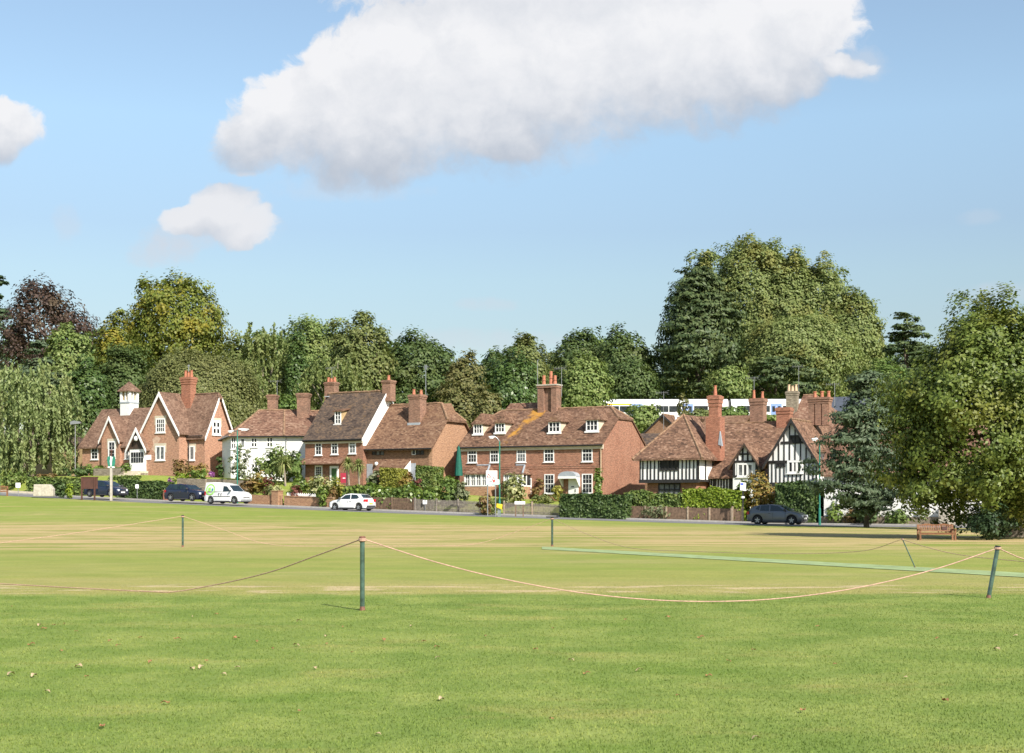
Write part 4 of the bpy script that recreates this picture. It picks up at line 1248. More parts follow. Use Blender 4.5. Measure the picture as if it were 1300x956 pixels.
# ================================================================== A: old school with bell turret
A = House('school_house', 'orange brick old school with white bargeboards, porch and small bell turret', 'house', 227.3, 144, base=603)
# front gabled wing
uL = A.pu(182); zE = A.pz(544, 0, 0); zRg = A.pz(497.5, uL/2, 0)
sl = (zRg-zE)/(-uL/2)
v1 = 1.3; u2 = A.pu(259.8, v1); Lv = A.pv(294, u2); zE2 = A.pz(548.5, u2, v1); Wm = Lv-v1
zRm = A.pz(499, u2, v1+Wm/2)
print('A', uL, zE, zRg, u2, Lv, zE2, zRm)
mb = MB(turn(0, 0)); mb.prism(wall_poly(-uL, zE, zRg), 'x', 0, 6); A.part(mb, 'wall', M['brick_school'])
polys, hips = roof_polys(0, v1+Wm*.55, -uL, zE, zRg, None, None, .3, .3)
mb = MB(turn(0, 0)); mb.slab(polys, .16); A.part(mb, 'roof', M['tile_school'])
mb = MB(turn(0, 0)); bargeboards(mb, -uL, zE, zRg, -.34, .3, .36); A.part(mb, 'bargeboard', M['white'])
# main range with its right gable
mb = MB(Matrix.Translation((0, v1, 0))); mb.prism(wall_poly(Wm, zE2, zRm), 'x', uL+.4, u2); A.part(mb, 'wall', M['brick_school'])
zh = zRm-.5
polys, hips = roof_polys(uL+.1, u2, Wm, zE2, zRm, None, zh, .3, .3)
mb = MB(Matrix.Translation((0, v1, 0))); mb.slab(polys, .16); rf_ = A.part(mb, 'roof', M['tile_school'])
mb = MB(Matrix.Translation((0, v1, 0))); ridge_mb(mb, hips, .11); A.part(mb, 'ridge_tiles', M['tile_school'], rf_)
mb = MB(Matrix.Translation((0, v1, 0))); bargeboards(mb, Wm, zE2, zRm, u2+.34, .3, .36, zh=zh); A.part(mb, 'bargeboard', M['white'])
A.fwin(198, 531, 209.8, 549.5, nx=4, ny=3, fw=.14, bar=.06, surround='cream')
A.fwin(197.6, 566, 209.5, 584.6, nx=2, ny=1, fw=.14, bar=.14, gm='curtain', surround='cream')
A.fwin(235, 566, 247.3, 584.6, v=v1, nx=2, ny=1, fw=.14, bar=.14, gm='curtain', surround='cream')
A.swin(269.2, 534, 279.8, 552.4, u=u2, nx=2, ny=2, fw=.2, bar=.22, surround='cream')
mb = MB(A.frontM(A.pu(186), 0, A.pz(583))); mb.box(0, A.pu(192)-A.pu(186), 0, .05, 0, .5); A.part(mb, 'plaque', M['signwhite'])
mb = MB(A.frontM(A.pu(192), 0, A.pz(572))); pts = [(0, .2), (.5, -.1), (1.1, .25), (.9, .8), (1.3, 1.3), (.7, 1.55), (.15, 1.2), (.3, .7)]
mb.prism(pts, 'y', -.012, .006); A.part(mb, 'plaster_patch', plain('pale_render_patch', (.52, .36, .26), .9, .2, 3))
gutter(A, .05, u2, v1-.36, zE2-.4, down=.25)
u = A.pu(239.5, v1+Wm*.42); vv = v1+Wm*.42
st = chimney(A, u, vv, 1.25, .85, zRm-1.6, A.pz(479.5, u, vv), 'brick_chim_red', 3, ph=.7, cap=.7, bands=3, cowl=True)
mb = MB(); mb.tube([(u-1.1, v1+Wm*.2, zE2+(zRm-zE2)*.42), (u-.3, v1+Wm*.33, zE2+(zRm-zE2)*.72)], .12, 6); A.part(mb, 'flashing', M['lead'], rf_)
# left schoolroom
v3 = 1.6
b0 = A.pu(104.5, v3); b1 = A.pu(186, v3); zE3 = A.pz(562, (b0+b1)/2, v3); W3 = 6.5
zR3 = A.pz(518, (b0+b1)/2, v3+W3/2)
mb = MB(Matrix.Translation((0, v3, 0))); mb.prism(wall_poly(W3, zE3, zR3), 'x', b0, b1+1); A.part(mb, 'wall', M['brick_school'])
polys, hips = roof_polys(b0, b1+1.5, W3, zE3, zR3, None, None, .35, .35)
mb = MB(Matrix.Translation((0, v3, 0))); mb.slab(polys, .16); rl_ = A.part(mb, 'roof', M['tile_school'])
A.fwin(115.8, 564.8, 124.8, 583.5, v=v3, nx=2, ny=4, fw=.10, split=.5)
A.fwin(158.6, 572, 164, 583, v=v3, nx=2, ny=2, fw=.1)
# gablet with tall window
g0, g1 = A.pu(128, v3-.5), A.pu(151, v3-.5); zg0 = A.pz(556, (g0+g1)/2, v3-.5); zg1 = A.pz(528.5, (g0+g1)/2, v3-.5)
mb = MB(turn(g1, v3-.4)); mb.prism(wall_poly(g1-g0, zg0, zg1), 'x', 0, 3.2); A.part(mb, 'gablet', M['brick_school'])
polys, hips = roof_polys(0, 3.4, g1-g0, zg0, zg1, None, None, .2, .25)
mb = MB(turn(g1, v3-.4)); mb.slab(polys, .14); A.part(mb, 'gablet_roof', M['tile_school'])
mb = MB(turn(g1, v3-.4)); bargeboards(mb, g1-g0, zg0, zg1, -.28, .2, .3); A.part(mb, 'bargeboard', M['white'])
A.fwin(137.5, 560, 146.7, 582, v=v3-.4, nx=2, ny=4, fw=.14, surround='cream', split=.5)
# porch
p0, p1 = A.pu(161, v3-2.2), A.pu(184, v3-2.2); zp0 = A.pz(568, (p0+p1)/2, v3-2.2); zp1 = A.pz(542.5, (p0+p1)/2, v3-2.2)
mb = MB(turn(p1, v3-2.1)); mb.prism(wall_poly(p1-p0, zp0, zp1, zb=zp0-.15), 'x', .15, 2.5); A.part(mb, 'porch_gable', M['darkwood'])
polys, hips = roof_polys(0, 2.6, p1-p0, zp0, zp1, None, None, .15, .1)
mb = MB(turn(p1, v3-2.1)); mb.slab(polys, .12); A.part(mb, 'porch_roof', M['tile_school'])
mb = MB(turn(p1, v3-2.1)); bargeboards(mb, p1-p0, zp0, zp1, -.14, .15, .34); A.part(mb, 'bargeboard', M['white'])
mb = MB(); q0 = A.pu(164.5, v3-1.9); q1 = A.pu(183, v3-1.9); mb.box(q0, q1, v3-1.9, v3-.01, -1, zp0-.16); A.part(mb, 'porch_screen', M['white'])
mb = MB(A.frontM(q0, v3-1.9, zp0-1.55)); w = q1-q0
for i in range(5): mb.box(w*.12+i*w*.17, w*.12+i*w*.17+w*.13, 0, .03, 0, .5); mb.box(w*.12+i*w*.17, w*.12+i*w*.17+w*.13, 0, .03, .56, 1.05)
A.part(mb, 'pane', M['glass'])
lb = MB(); lb.lathe(((p0+p1)/2, v3-2.2, zp0+.9), [(.05, -.25), (.2, -.15), (.2, .15), (.04, .28)], 10); A.part(lb, 'porch_lamp', M['signwhite'], smooth=True)
# bell turret
tu = A.pu(164.2, v3+W3/2); tv = v3+W3/2; hw = .56
zt = lambda y: A.pz(y, tu, tv)
mb = MB(); mb.box(tu-hw-.12, tu+hw+.12, tv-hw-.12, tv+hw+.12, zt(530), zt(512.5)); tr_ = A.part(mb, 'turret', M['white'])
mb = MB(); mb.box(tu-hw-.16, tu+hw+.16, tv-hw-.16, tv+hw+.16, zt(512.5), zt(510.5)); A.part(mb, 'turret_lead', M['lead'], tr_)
mb = MB()
for a in (-1, 1):
    for b_ in (-1, 1): mb.box(tu+a*hw-.14, tu+a*hw+.14, tv+b_*hw-.14, tv+b_*hw+.14, zt(511), zt(495.5))
mb.box(tu-hw, tu+hw, tv-hw-.05, tv+hw+.05, zt(497.5), zt(495.5)); mb.box(tu-hw+.001, tu+hw-.001, tv-hw-.04, tv+hw+.04, zt(510.4), zt(508.5))
mb.box(tu-.09, tu+.09, tv-hw-.06, tv+hw+.06, zt(508.5), zt(497.5)); mb.box(tu-hw-.06, tu+hw+.06, tv-.09, tv+.09, zt(508.5), zt(497.5))
A.part(mb, 'turret_frame', M['white'], tr_)
mb = MB(); 
for i in range(8):
    z = zt(508.4)+i*(zt(497.5)-zt(508.4))/8
    mb.box(tu-hw+.1, tu+hw-.1, tv-hw+.02, tv+hw-.02, z, z+.1)
A.part(mb, 'louvres', M['ochre'], tr_)
mb = MB(); e_ = hw+.33; ap = (tu, tv, zt(484)); z_ = zt(496.5)
cs = [(tu-e_, tv-e_, z_), (tu+e_, tv-e_, z_), (tu+e_, tv+e_, z_), (tu-e_, tv+e_, z_)]
mb.slab([[cs[i], cs[(i+1) % 4], ap] for i in range(4)], .1); A.part(mb, 'turret_roof', M['tile_school'], tr_)

# ================================================================== F: black and white timber-framed house
T = House('timber_framed_house', 'black and white timber-framed house with hipped wing, gabled wing and tall chimneys', 'house', 886, 116, base=634)
def timbers(mb, Mx, w, h, nst, rails=(0, 1), tw=.16, b0=.003, b1=.04, jitter=0, top=None):
    for i in range(nst+1):
        x = w*i/nst+(random.uniform(-jitter, jitter) if 0 < i < nst else 0)
        hh = h if top is None else top(x)
        if hh < .2: continue
        MBl = mb; old = MBl.M; MBl.M = Mx
        x = min(max(x, tw/2), w-tw/2)
        MBl.box(x-tw/2, x+tw/2, b0-.01, b1, 0, hh); MBl.M = old
    for r in rails:
        old = mb.M; mb.M = Mx
        z = h*r
        mb.box(0, w, b0-.01, b1+.006, z-(.14 if r == 1 else .08), z+(.0 if r == 1 else .1)); mb.M = old
# hipped wing at the left
uL = T.pu(812); zE = T.pz(580.5, uL/2, 0); zJ = T.pz(610.5, uL/2, 0); Ld = T.pv(903, 0)
zR = T.pz(526, uL/2, 4)
print('T', uL, zE, zJ, Ld, zR)
W0 = -uL
mb = MB(); mb.box(uL, 0, 0, 8, zJ, zE-.02); T.part(mb, 'upper_wall', M['render'])
mb = MB(); mb.box(uL+.5, -.35, .45, 8, -2, zJ-.01); T.part(mb, 'lower_wall', M['brick_red'])
mb = MB(); Mx = T.frontM(uL, 0, zJ); timbers(mb, Mx, W0, zE-zJ, 15, (0, 1), .115, jitter=.04)
Mx = T.sideM(0, 0, zJ); timbers(mb, Mx, 5.0, zE-zJ, 3, (0, 1), .22)
mb.M = Matrix(); mb.box(uL-.05, .06, -.05, .3, zJ-.16, zJ+.12)
T.part(mb, 'timber_frame', M['timber'])
T.fwin(838, 583, 861, 597.5, nx=4, ny=1, fm='timber', gm='glass', fw=.1, bar=.06, sill=False, proud=.08)
T.fwin(836, 613.5, 864, 630, v=.45, nx=4, ny=2, fm='timber', gm='curtain', fw=.1, bar=.09, sill=False, proud=.08)
# hip roof: apex at px 868
am = 4.0
pa = T.pu(868, am)
ov = .45
e0, e1 = uL-ov, ov+.1
zz = zE-.1
rb = (pa+3.2, am, zR)
polys = [[(e0, -ov, zz), (e1, -ov, zz), (pa, am, zR)], [(e0, 9, zz), (e0, -ov, zz), (pa, am, zR), (pa, 9, zR)], [(e1, -ov, zz), (e1, 7, zz), (pa+.01, 7, zR), (pa, am, zR)]]
mb = MB(); mb.slab(polys, .16); rf_ = T.part(mb, 'roof', M['tile_tudor'])
mb = MB(); ridge_mb(mb, [((e1, -ov, zz), (pa, am, zR)), ((e0, -ov, zz), (pa, am, zR))], .12); T.part(mb, 'ridge_tiles', M['ridge'], rf_)
# middle range, low catslide front
c0, c1 = T.pu(893, 2.2), T.pu(1010, 2.2)
vE = 2.6; zc = T.pz(605, c0+2, vE-.4); vRm = vE+5.2; zRm = T.pz(535.5, (c0+c1)/2, vRm)
slm = (zRm-zc)/(vRm-vE+.4)
polys = [[(0.05, vE-.4, zc), (c1, vE-.4, zc), (c1, vRm, zRm), (-3.5, vRm, zRm), (-3.5, vE+2.2, zc+slm*2.6), (.05, vE+2.2, zc+slm*2.6)], [(c1, vRm+5, zRm-4.5), (-3.5, vRm+5, zRm-4.5), (-3.5, vRm, zRm), (c1, vRm, zRm)]]
mb = MB(); mb.slab(polys, .16); T.part(mb, 'roof', M['tile_tudor'])
mb = MB(); ridge_mb(mb, [((-3.5, vRm, zRm), (c1, vRm, zRm))], .11); T.part(mb, 'ridge_tiles', M['ridge'], rf_)
mb = MB(); mb.box(.05, c1, vE, vE+8, -2, zc-.1); mb.prism([(vE+.1, zc-.15), (vE+9, zc-.15), (vRm, zRm-.3)], 'x', -3, c1); T.part(mb, 'wall', M['render'])
mb = MB(); Mx = T.frontM(.1, vE, 0); timbers(mb, Mx, T.pu(930, vE)-.1, zc-.1, 8, (0, 1), .15, jitter=.05); T.part(mb, 'timber_frame', M['timber'])
# small gabled bay
m0, m1 = T.pu(930.5, 2.0), T.pu(962, 2.0); zm0, zm1 = T.pz(586, (m0+m1)/2, 2), T.pz(562.5, (m0+m1)/2, 2)
wm = m1-m0
mb = MB(turn(m1, 2.0)); mb.prism(wall_poly(wm, zm0, zm1), 'x', 0, 4); T.part(mb, 'bay_wall', M['render'])
polys, hips = roof_polys(0, 4.6, wm, zm0, zm1, None, None, .35, .3)
mb = MB(turn(m1, 2.0)); mb.slab(polys, .14); T.part(mb, 'bay_roof', M['tile_tudor'])
mb = MB(turn(m1, 2.0)); bargeboards(mb, wm, zm0, zm1, -.32, .35, .2); T.part(mb, 'bargeboard', M['darkwood'])
mb = MB(); slb = (zm1-zm0)/(wm/2)
zw = T.pz(605, m0, 2)
timbers(mb, T.frontM(m0, 2.0, zm0), wm, .1, 5, (0,), .15, top=lambda x: max(0, (wm/2-abs(x-wm/2))*slb-.1))
timbers(mb, T.frontM(m0, 2.0, zw), wm, zm0-zw, 2, (0,), .2)
mb.M = Matrix(); mb.box(m0+wm*.22, m0+wm*.78, 1.955, 2.01, zm0+.55, zm0+.68)
T.part(mb, 'timber_frame', M['timber'])
T.fwin(936, 588, 956.5, 605.5, v=2.0, nx=3, ny=1, fw=.14, bar=.16, gm='curtain')
# gabled wing at the right
w0, w1 = T.pu(975, 1.2), T.pu(1037.5, 1.2); ww = w1-w0
zw0, zw1 = T.pz(583, (w0+w1)/2, 1.2), T.pz(531.5, (w0+w1)/2, 1.2); zj = T.pz(614, (w0+w1)/2, 1.2)
mb = MB(turn(w1, 1.2)); mb.prism(wall_poly(ww, zw0, zw1, zb=zj), 'x', 0, 9); T.part(mb, 'upper_wall', M['render'])
mb = MB(); mb.box(w0+.3, w1-.2, 1.6, 10, -2, zj-.01); T.part(mb, 'lower_wall', M['brick_red'])
polys, hips = roof_polys(0, 9.5, ww, zw0, zw1, None, None, .35, .35)
mb = MB(turn(w1, 1.2)); mb.slab(polys, .16); T.part(mb, 'roof', M['tile_tudor'])
mb = MB(turn(w1, 1.2)); ridge_mb(mb, hips, .12); T.part(mb, 'ridge_tiles', M['ridge'], rf_)
mb = MB(turn(w1, 1.2)); bargeboards(mb, ww, zw0, zw1, -.38, .35, .3); T.part(mb, 'bargeboard', M['timber'])
slw = (zw1-zw0)/(ww/2)
mb = MB()
zt_ = T.pz(586, (w0+w1)/2, 1.2)
timbers(mb, T.frontM(w0, 1.2, zt_), ww, .1, 9, (0,), .10, top=lambda x: max(0, (ww/2-abs(x-ww/2))*slw-.05+zw0-zt_))
timbers(mb, T.frontM(w0, 1.2, zj), ww, zt_-zj, 12, (0, 1), .10)
mb.M = Matrix(); mb.box(w0+ww*.27, w0+ww*.75, 1.15, 1.21, T.pz(562.5, w0, 1.2)-.1, T.pz(562.5, w0, 1.2)+.1)
mb.box(w0, w1, 1.1, 1.5, zj-.2, zj+.1)
T.part(mb, 'timber_frame', M['timber'])
T.fwin(1003.7, 552.5, 1015.7, 563, v=1.2, nx=2, ny=1, fm='timber', fw=.1, sill=False, proud=.08)
T.fwin(999.7, 584.5, 1019, 601, v=1.2, nx=3, ny=1, fw=.16, bar=.16, proud=.1)
T.fwin(985, 587, 997, 593, v=1.2, nx=3, ny=1, fm='timber', fw=.08, sill=False, proud=.08)
# lower roof running on to the right
r0, r1 = w1-.3, T.pu(1062, 3); zr0 = T.pz(571, r1, 2.4)
mb = MB(); mb.slab([[(r0, 2.2, zr0), (r1, 2.2, zr0), (r1, 7, T.pz(538, r1, 7)), (r0, 7, T.pz(538, r1, 7))], [(r1, 12, zr0), (r0, 12, zr0), (r0, 7, T.pz(538, r1, 7)), (r1, 7, T.pz(538, r1, 7))]], .16); T.part(mb, 'roof', M['tile_tudor'])
mb = MB(); mb.box(r0, r1-.3, 2.6, 9, -2, zr0-.1); T.part(mb, 'wall', M['render'])
# chimneys
vq = 3.6
u = T.pu(908, vq); st = chimney(T, u, vq, .82, .85, T.pz(567, u, vq), T.pz(503, u, vq), 'brick_chim_red', 1, ph=.85, cap=.9, bands=3)
mb = MB(); mb.box(u-.62, u+.62, vq-.6, vq+.6, T.pz(567, u, vq)-1.2, T.pz(530, u, vq)); T.part(mb, 'stack_base', M['brick_chim_red'], st)
mb = MB(); mb.prism([(u+.5, T.pz(565, u, vq)), (u+.85, T.pz(567, u, vq)), (u+.64, T.pz(548, u, vq))], 'y', vq-.64, vq-.4); T.part(mb, 'flashing', M['lead'], st)
u = T.pu(962.5, vRm+.4); chimney(T, u, vRm+.4, 1.2, .95, zRm-.8, T.pz(506.5, u, vRm), 'brick_chim', 2, ph=.75, cap=.5, pr=.13, bands=2, aerial=(-.55, 2.6))
u = T.pu(996, vRm-.2); chimney(T, u, vRm-.2, 1.15, .9, zRm-.8, T.pz(518.5, u, vRm), 'brick_chim_red', 0, cap=.5)
u = T.pu(1041, 6.5); vv = 6.5
mb = MB(); zc0, zc1 = T.pz(540, u, vv), T.pz(504.5, u, vv)
wch = T.pu(1055, vv)-T.pu(1029, vv)
for i in range(3): mb.box(u-wch/2+i*wch/3+.02, u-wch/2+(i+1)*wch/3-.1, vv-.45, vv+.45, zc0, zc1-.55)
mb.box(u-wch/2, u+wch/2, vv-.38, vv+.38, zc0, zc1-.55)
for i in range(3): mb.box(u-wch/2-.05*i, u+wch/2+.05*i, vv-.48-.05*i, vv+.48+.05*i, zc1-.55+i*.18, zc1-.55+(i+1)*.18)
st = T.part(mb, 'chimney', M['brick_chim'])
for q in (-.25, .1, .42):
    pb = MB(); pb.lathe((u+q*wch, vv, zc1), [(.17, 0), (.15, .1), (.13, .4), (.17, .42), (.17, .5), (.1, .5), (.1, .4)], 10); T.part(pb, 'chimney_pot', M['pot'], st)
ab = MB(); aerial_mb(ab, T.pu(1057, vv), vv+.6, zc1-1.2, 2.4); T.part(ab, 'aerial', M['metal'], st)
ab = MB(); xa = T.pu(842.5, 8); aerial_mb(ab, xa, 8, T.pz(545, xa, 8), T.pz(497, xa, 8)-T.pz(545, xa, 8)); T.part(ab, 'aerial', M['metal'])

# ================================================================== houses behind
G_ = House('brick_cottage', 'small dark brick gabled cottage half hidden behind the timber-framed house', 'house', 846, 150, base=560, ang=24)
zr_ = G_.pz(525.7); ze_ = G_.pz(548, -2.2, 0); wq = G_.pu(864)-G_.pu(818)
g1 = G_.pu(865)
mb = MB(turn(g1, 0)); mb.prism(wall_poly(wq, ze_, zr_, zb=-4), 'x', 0, 3); G_.part(mb, 'wall', M['brick_brown'])
polys, hips = roof_polys(0, 3.4, wq, ze_, zr_, None, None, .3, .25)
mb = MB(turn(g1, 0)); mb.slab(polys, .16); rf_ = G_.part(mb, 'roof', M['tile_brown'])
mb = MB(turn(g1, 0)); ridge_mb(mb, hips, .12); G_.part(mb, 'ridge_tiles', M['ridge'], rf_)
polys, hips = roof_polys(G_.pu(846), G_.pu(950, 3), 6, ze_+.1, zr_-.15, None, None, .3, .2)
mb = MB(); mb.slab(polys, .16); r2_ = G_.part(mb, 'roof', M['tile_brown'])
mb = MB(); mb.box(G_.pu(850), G_.pu(945, 3), .3, 5.7, -4, ze_); G_.part(mb, 'wall', M['brick_brown'])
mb = MB(turn(g1, 0)); bargeboards(mb, wq, ze_, zr_, -.28, .3, .2); G_.part(mb, 'bargeboard', M['timber'], rf_)
mb = MB(); xv = G_.pu(858, 1.5); mb.tube([(xv, 1.5, zr_-1), (xv, 1.5, zr_+.3)], .12, 8); G_.part(mb, 'vent_pipe', M['white'], rf_)
Gg = House('garage', 'low brick garage with dark tiled roof beside the red brick gable', 'garage', 838, 138, base=585, ang=24)
zr_ = Gg.pz(549.5, 0, 2); ze_ = Gg.pz(565)
polys, hips = roof_polys(Gg.pu(806), Gg.pu(842), 4.5, ze_, zr_, None, None, .25, .2)
mb = MB(); mb.slab(polys, .14); Gg.part(mb, 'roof', M['tile_dark'])
mb = MB(); mb.prism(wall_poly(4.5, ze_, zr_, zb=-3), 'x', Gg.pu(807), Gg.pu(841)); Gg.part(mb, 'wall', M['brick_brown'])
K = House('brick_house', 'house behind with a steep brown pyramid roof and pale chimney', 'house', 1040, 150, base=575, ang=24)
k0, k1 = K.pu(1000), K.pu(1078); zk0 = K.pz(543); kd = 9.0; zk1 = K.pz(500.5, 0, kd/2)
ka = (K.pu(1020, kd/2), kd/2, zk1); kb = (K.pu(1035, kd/2), kd/2, zk1)
mb = MB(); mb.slab([[(k0, -.3, zk0), (k1, -.3, zk0), kb, ka], [(k0, kd, zk0), (k0, -.3, zk0), ka], [(k1, -.3, zk0), (k1, kd, zk0), kb], [(k1, kd, zk0), (k0, kd, zk0), ka, kb]], .16); rk = K.part(mb, 'roof', M['tile_red'])
mb = MB(); ridge_mb(mb, [(ka, kb), ((k1, -.3, zk0), kb)], .13); K.part(mb, 'ridge_tiles', M['ridge'], rk)
mb = MB(); mb.box(k0+.4, k1-.4, .1, kd-.4, -4, zk0-.05); K.part(mb, 'wall', M['brick_red'])
u = K.pu(1006, 2.5); chimney(K, u, 2.5, 1.2, .9, K.pz(530, u, 2.5), K.pz(497.5, u, 2.5), 'stone_wall', 3, potmat='potcream', ph=.75, cap=.4, pr=.17)
ab = MB(); xa = K.pu(1014, 3.2); aerial_mb(ab, xa, 3.2, K.pz(515, xa, 3.2), K.pz(464, xa, 3.2)-K.pz(515, xa, 3.2)); K.part(ab, 'aerial', M['metal'])
S_ = House('slate_roofed_house', 'grey slate roof of a house showing behind the blue-green pine', 'house', 1070, 162, base=565, ang=24)
zs0, zs1 = S_.pz(528), S_.pz(503.5, 0, 3.5)
polys, hips = roof_polys(S_.pu(1052), S_.pu(1096), 7, zs0, zs1, None, None, .3, .2)
mb = MB(); mb.slab(polys, .14); S_.part(mb, 'roof', M['slate'])
mb = MB(); mb.prism(wall_poly(7, zs0, zs1, zb=-3), 'x', S_.pu(1053), S_.pu(1095)); S_.part(mb, 'wall', M['brick_brown'])
u = S_.pu(1085, 1); chimney(S_, u, .6, .9, .8, zs0-.5, S_.pz(524, u, .6), 'brick_chim_red', 0)
# white cottage at the right, seen under the trees
Wc = House('white_cottage', 'low white cottage with mullioned windows half hidden by the pine and chestnut', 'house', 1110, 104, z0=.75)
w0, w1 = Wc.pu(1046), Wc.pu(1255)
zw = Wc.pz(596, 0, 0); zwr = zw+3.2
mb = MB(); mb.prism(wall_poly(6.5, zw, zwr, zb=-2), 'x', w0, w1); Wc.part(mb, 'wall', M['render'])
polys, hips = roof_polys(w0, w1, 6.5, zw, zwr, None, None, .35, .3)
mb = MB(); mb.slab(polys, .16); Wc.part(mb, 'roof', M['tile_red'])
Wc.fwin(1063, 626, 1094, 640, nx=4, ny=2, fw=.14, bar=.12, gm='glass')
Wc.fwin(1115, 628, 1132, 644, nx=3, ny=2, fw=.14, bar=.1)
Wc.fwin(1160, 630, 1180, 645, nx=3, ny=2, fw=.14, bar=.1)
# cream bungalow corner glimpsed at the far left behind the willow
Lb = House('rendered_cottage', 'cream wall and dark roof just showing left of the old school', 'house', 104, 160, base=590, ang=24)
mb = MB(); mb.prism(wall_poly(6, Lb.pz(562), Lb.pz(545, 0, 3), zb=-3), 'x', -9, .3); Lb.part(mb, 'wall', M['ochre'])
polys, hips = roof_polys(-9, .3, 6, Lb.pz(562), Lb.pz(545, 0, 3), None, None, .3, .3)
mb = MB(); mb.slab(polys, .14); Lb.part(mb, 'roof', M['tile_dark'])
# ------------------------------------------------------------------ vehicles (x forward, y left, z up)
def carpaint(name, c, metal=.0, rough=.35, coat=.8):
    m, n, b = newmat(name)
    tc = n.new('ShaderNodeTexCoord'); nz = n.noise(tc.outputs['Object'], 1.5, 3, .5)
    n.link(n.ramp(nz.outputs[0], [(.3, tuple(x*.93 for x in c)), (.7, c)]), b.inputs['Base Color'])
    b.inputs['Metallic'].default_value = metal; b.inputs['Roughness'].default_value = rough
    b.inputs['Coat Weight'].default_value = coat; b.inputs['Coat Roughness'].default_value = .05
    return m
M['p_white'] = carpaint('white_car_paint', (.80, .80, .80))
M['p_navy'] = carpaint('navy_car_paint', (.008, .012, .035))
M['p_dblue'] = carpaint('dark_blue_car_paint', (.012, .02, .05), .2)
M['p_grey'] = carpaint('grey_car_paint', (.12, .13, .15), .5, .4)
M['rim'] = plain('alloy_rim', (.42, .43, .45), .35, .1, metal=.7)
M['lamp'] = plain('headlamp_glass', (.62, .66, .7), .08, .1)
M['tail'] = plain('red_lamp_glass', (.5, .012, .02), .15, .1)
M['amber'] = plain('amber_lamp_glass', (.7, .25, .02), .2, .1)
M['plate_y'] = plain('yellow_number_plate', (.8, .58, .04), .4, .05)
M['plate_w'] = plain('white_number_plate', (.78, .78, .76), .4, .05)
M['trim'] = plain('grey_plastic_trim', (.05, .05, .052), .6, .15)
M['trim_l'] = plain('pale_grey_bumper', (.34, .35, .36), .55, .1)
def arc_arch(cx, r, z0, n=9):
    pts = []
    a0 = math.asin(min(.95, (z0-.33)/r)) if z0 > .33 else -math.asin(min(.95, (.33-z0)/r))
    for i in range(n+1):
        a = a0+(math.pi-2*a0)*i/n
        pts.append((cx+r*math.cos(a), .33+r*math.sin(a)))
    return pts
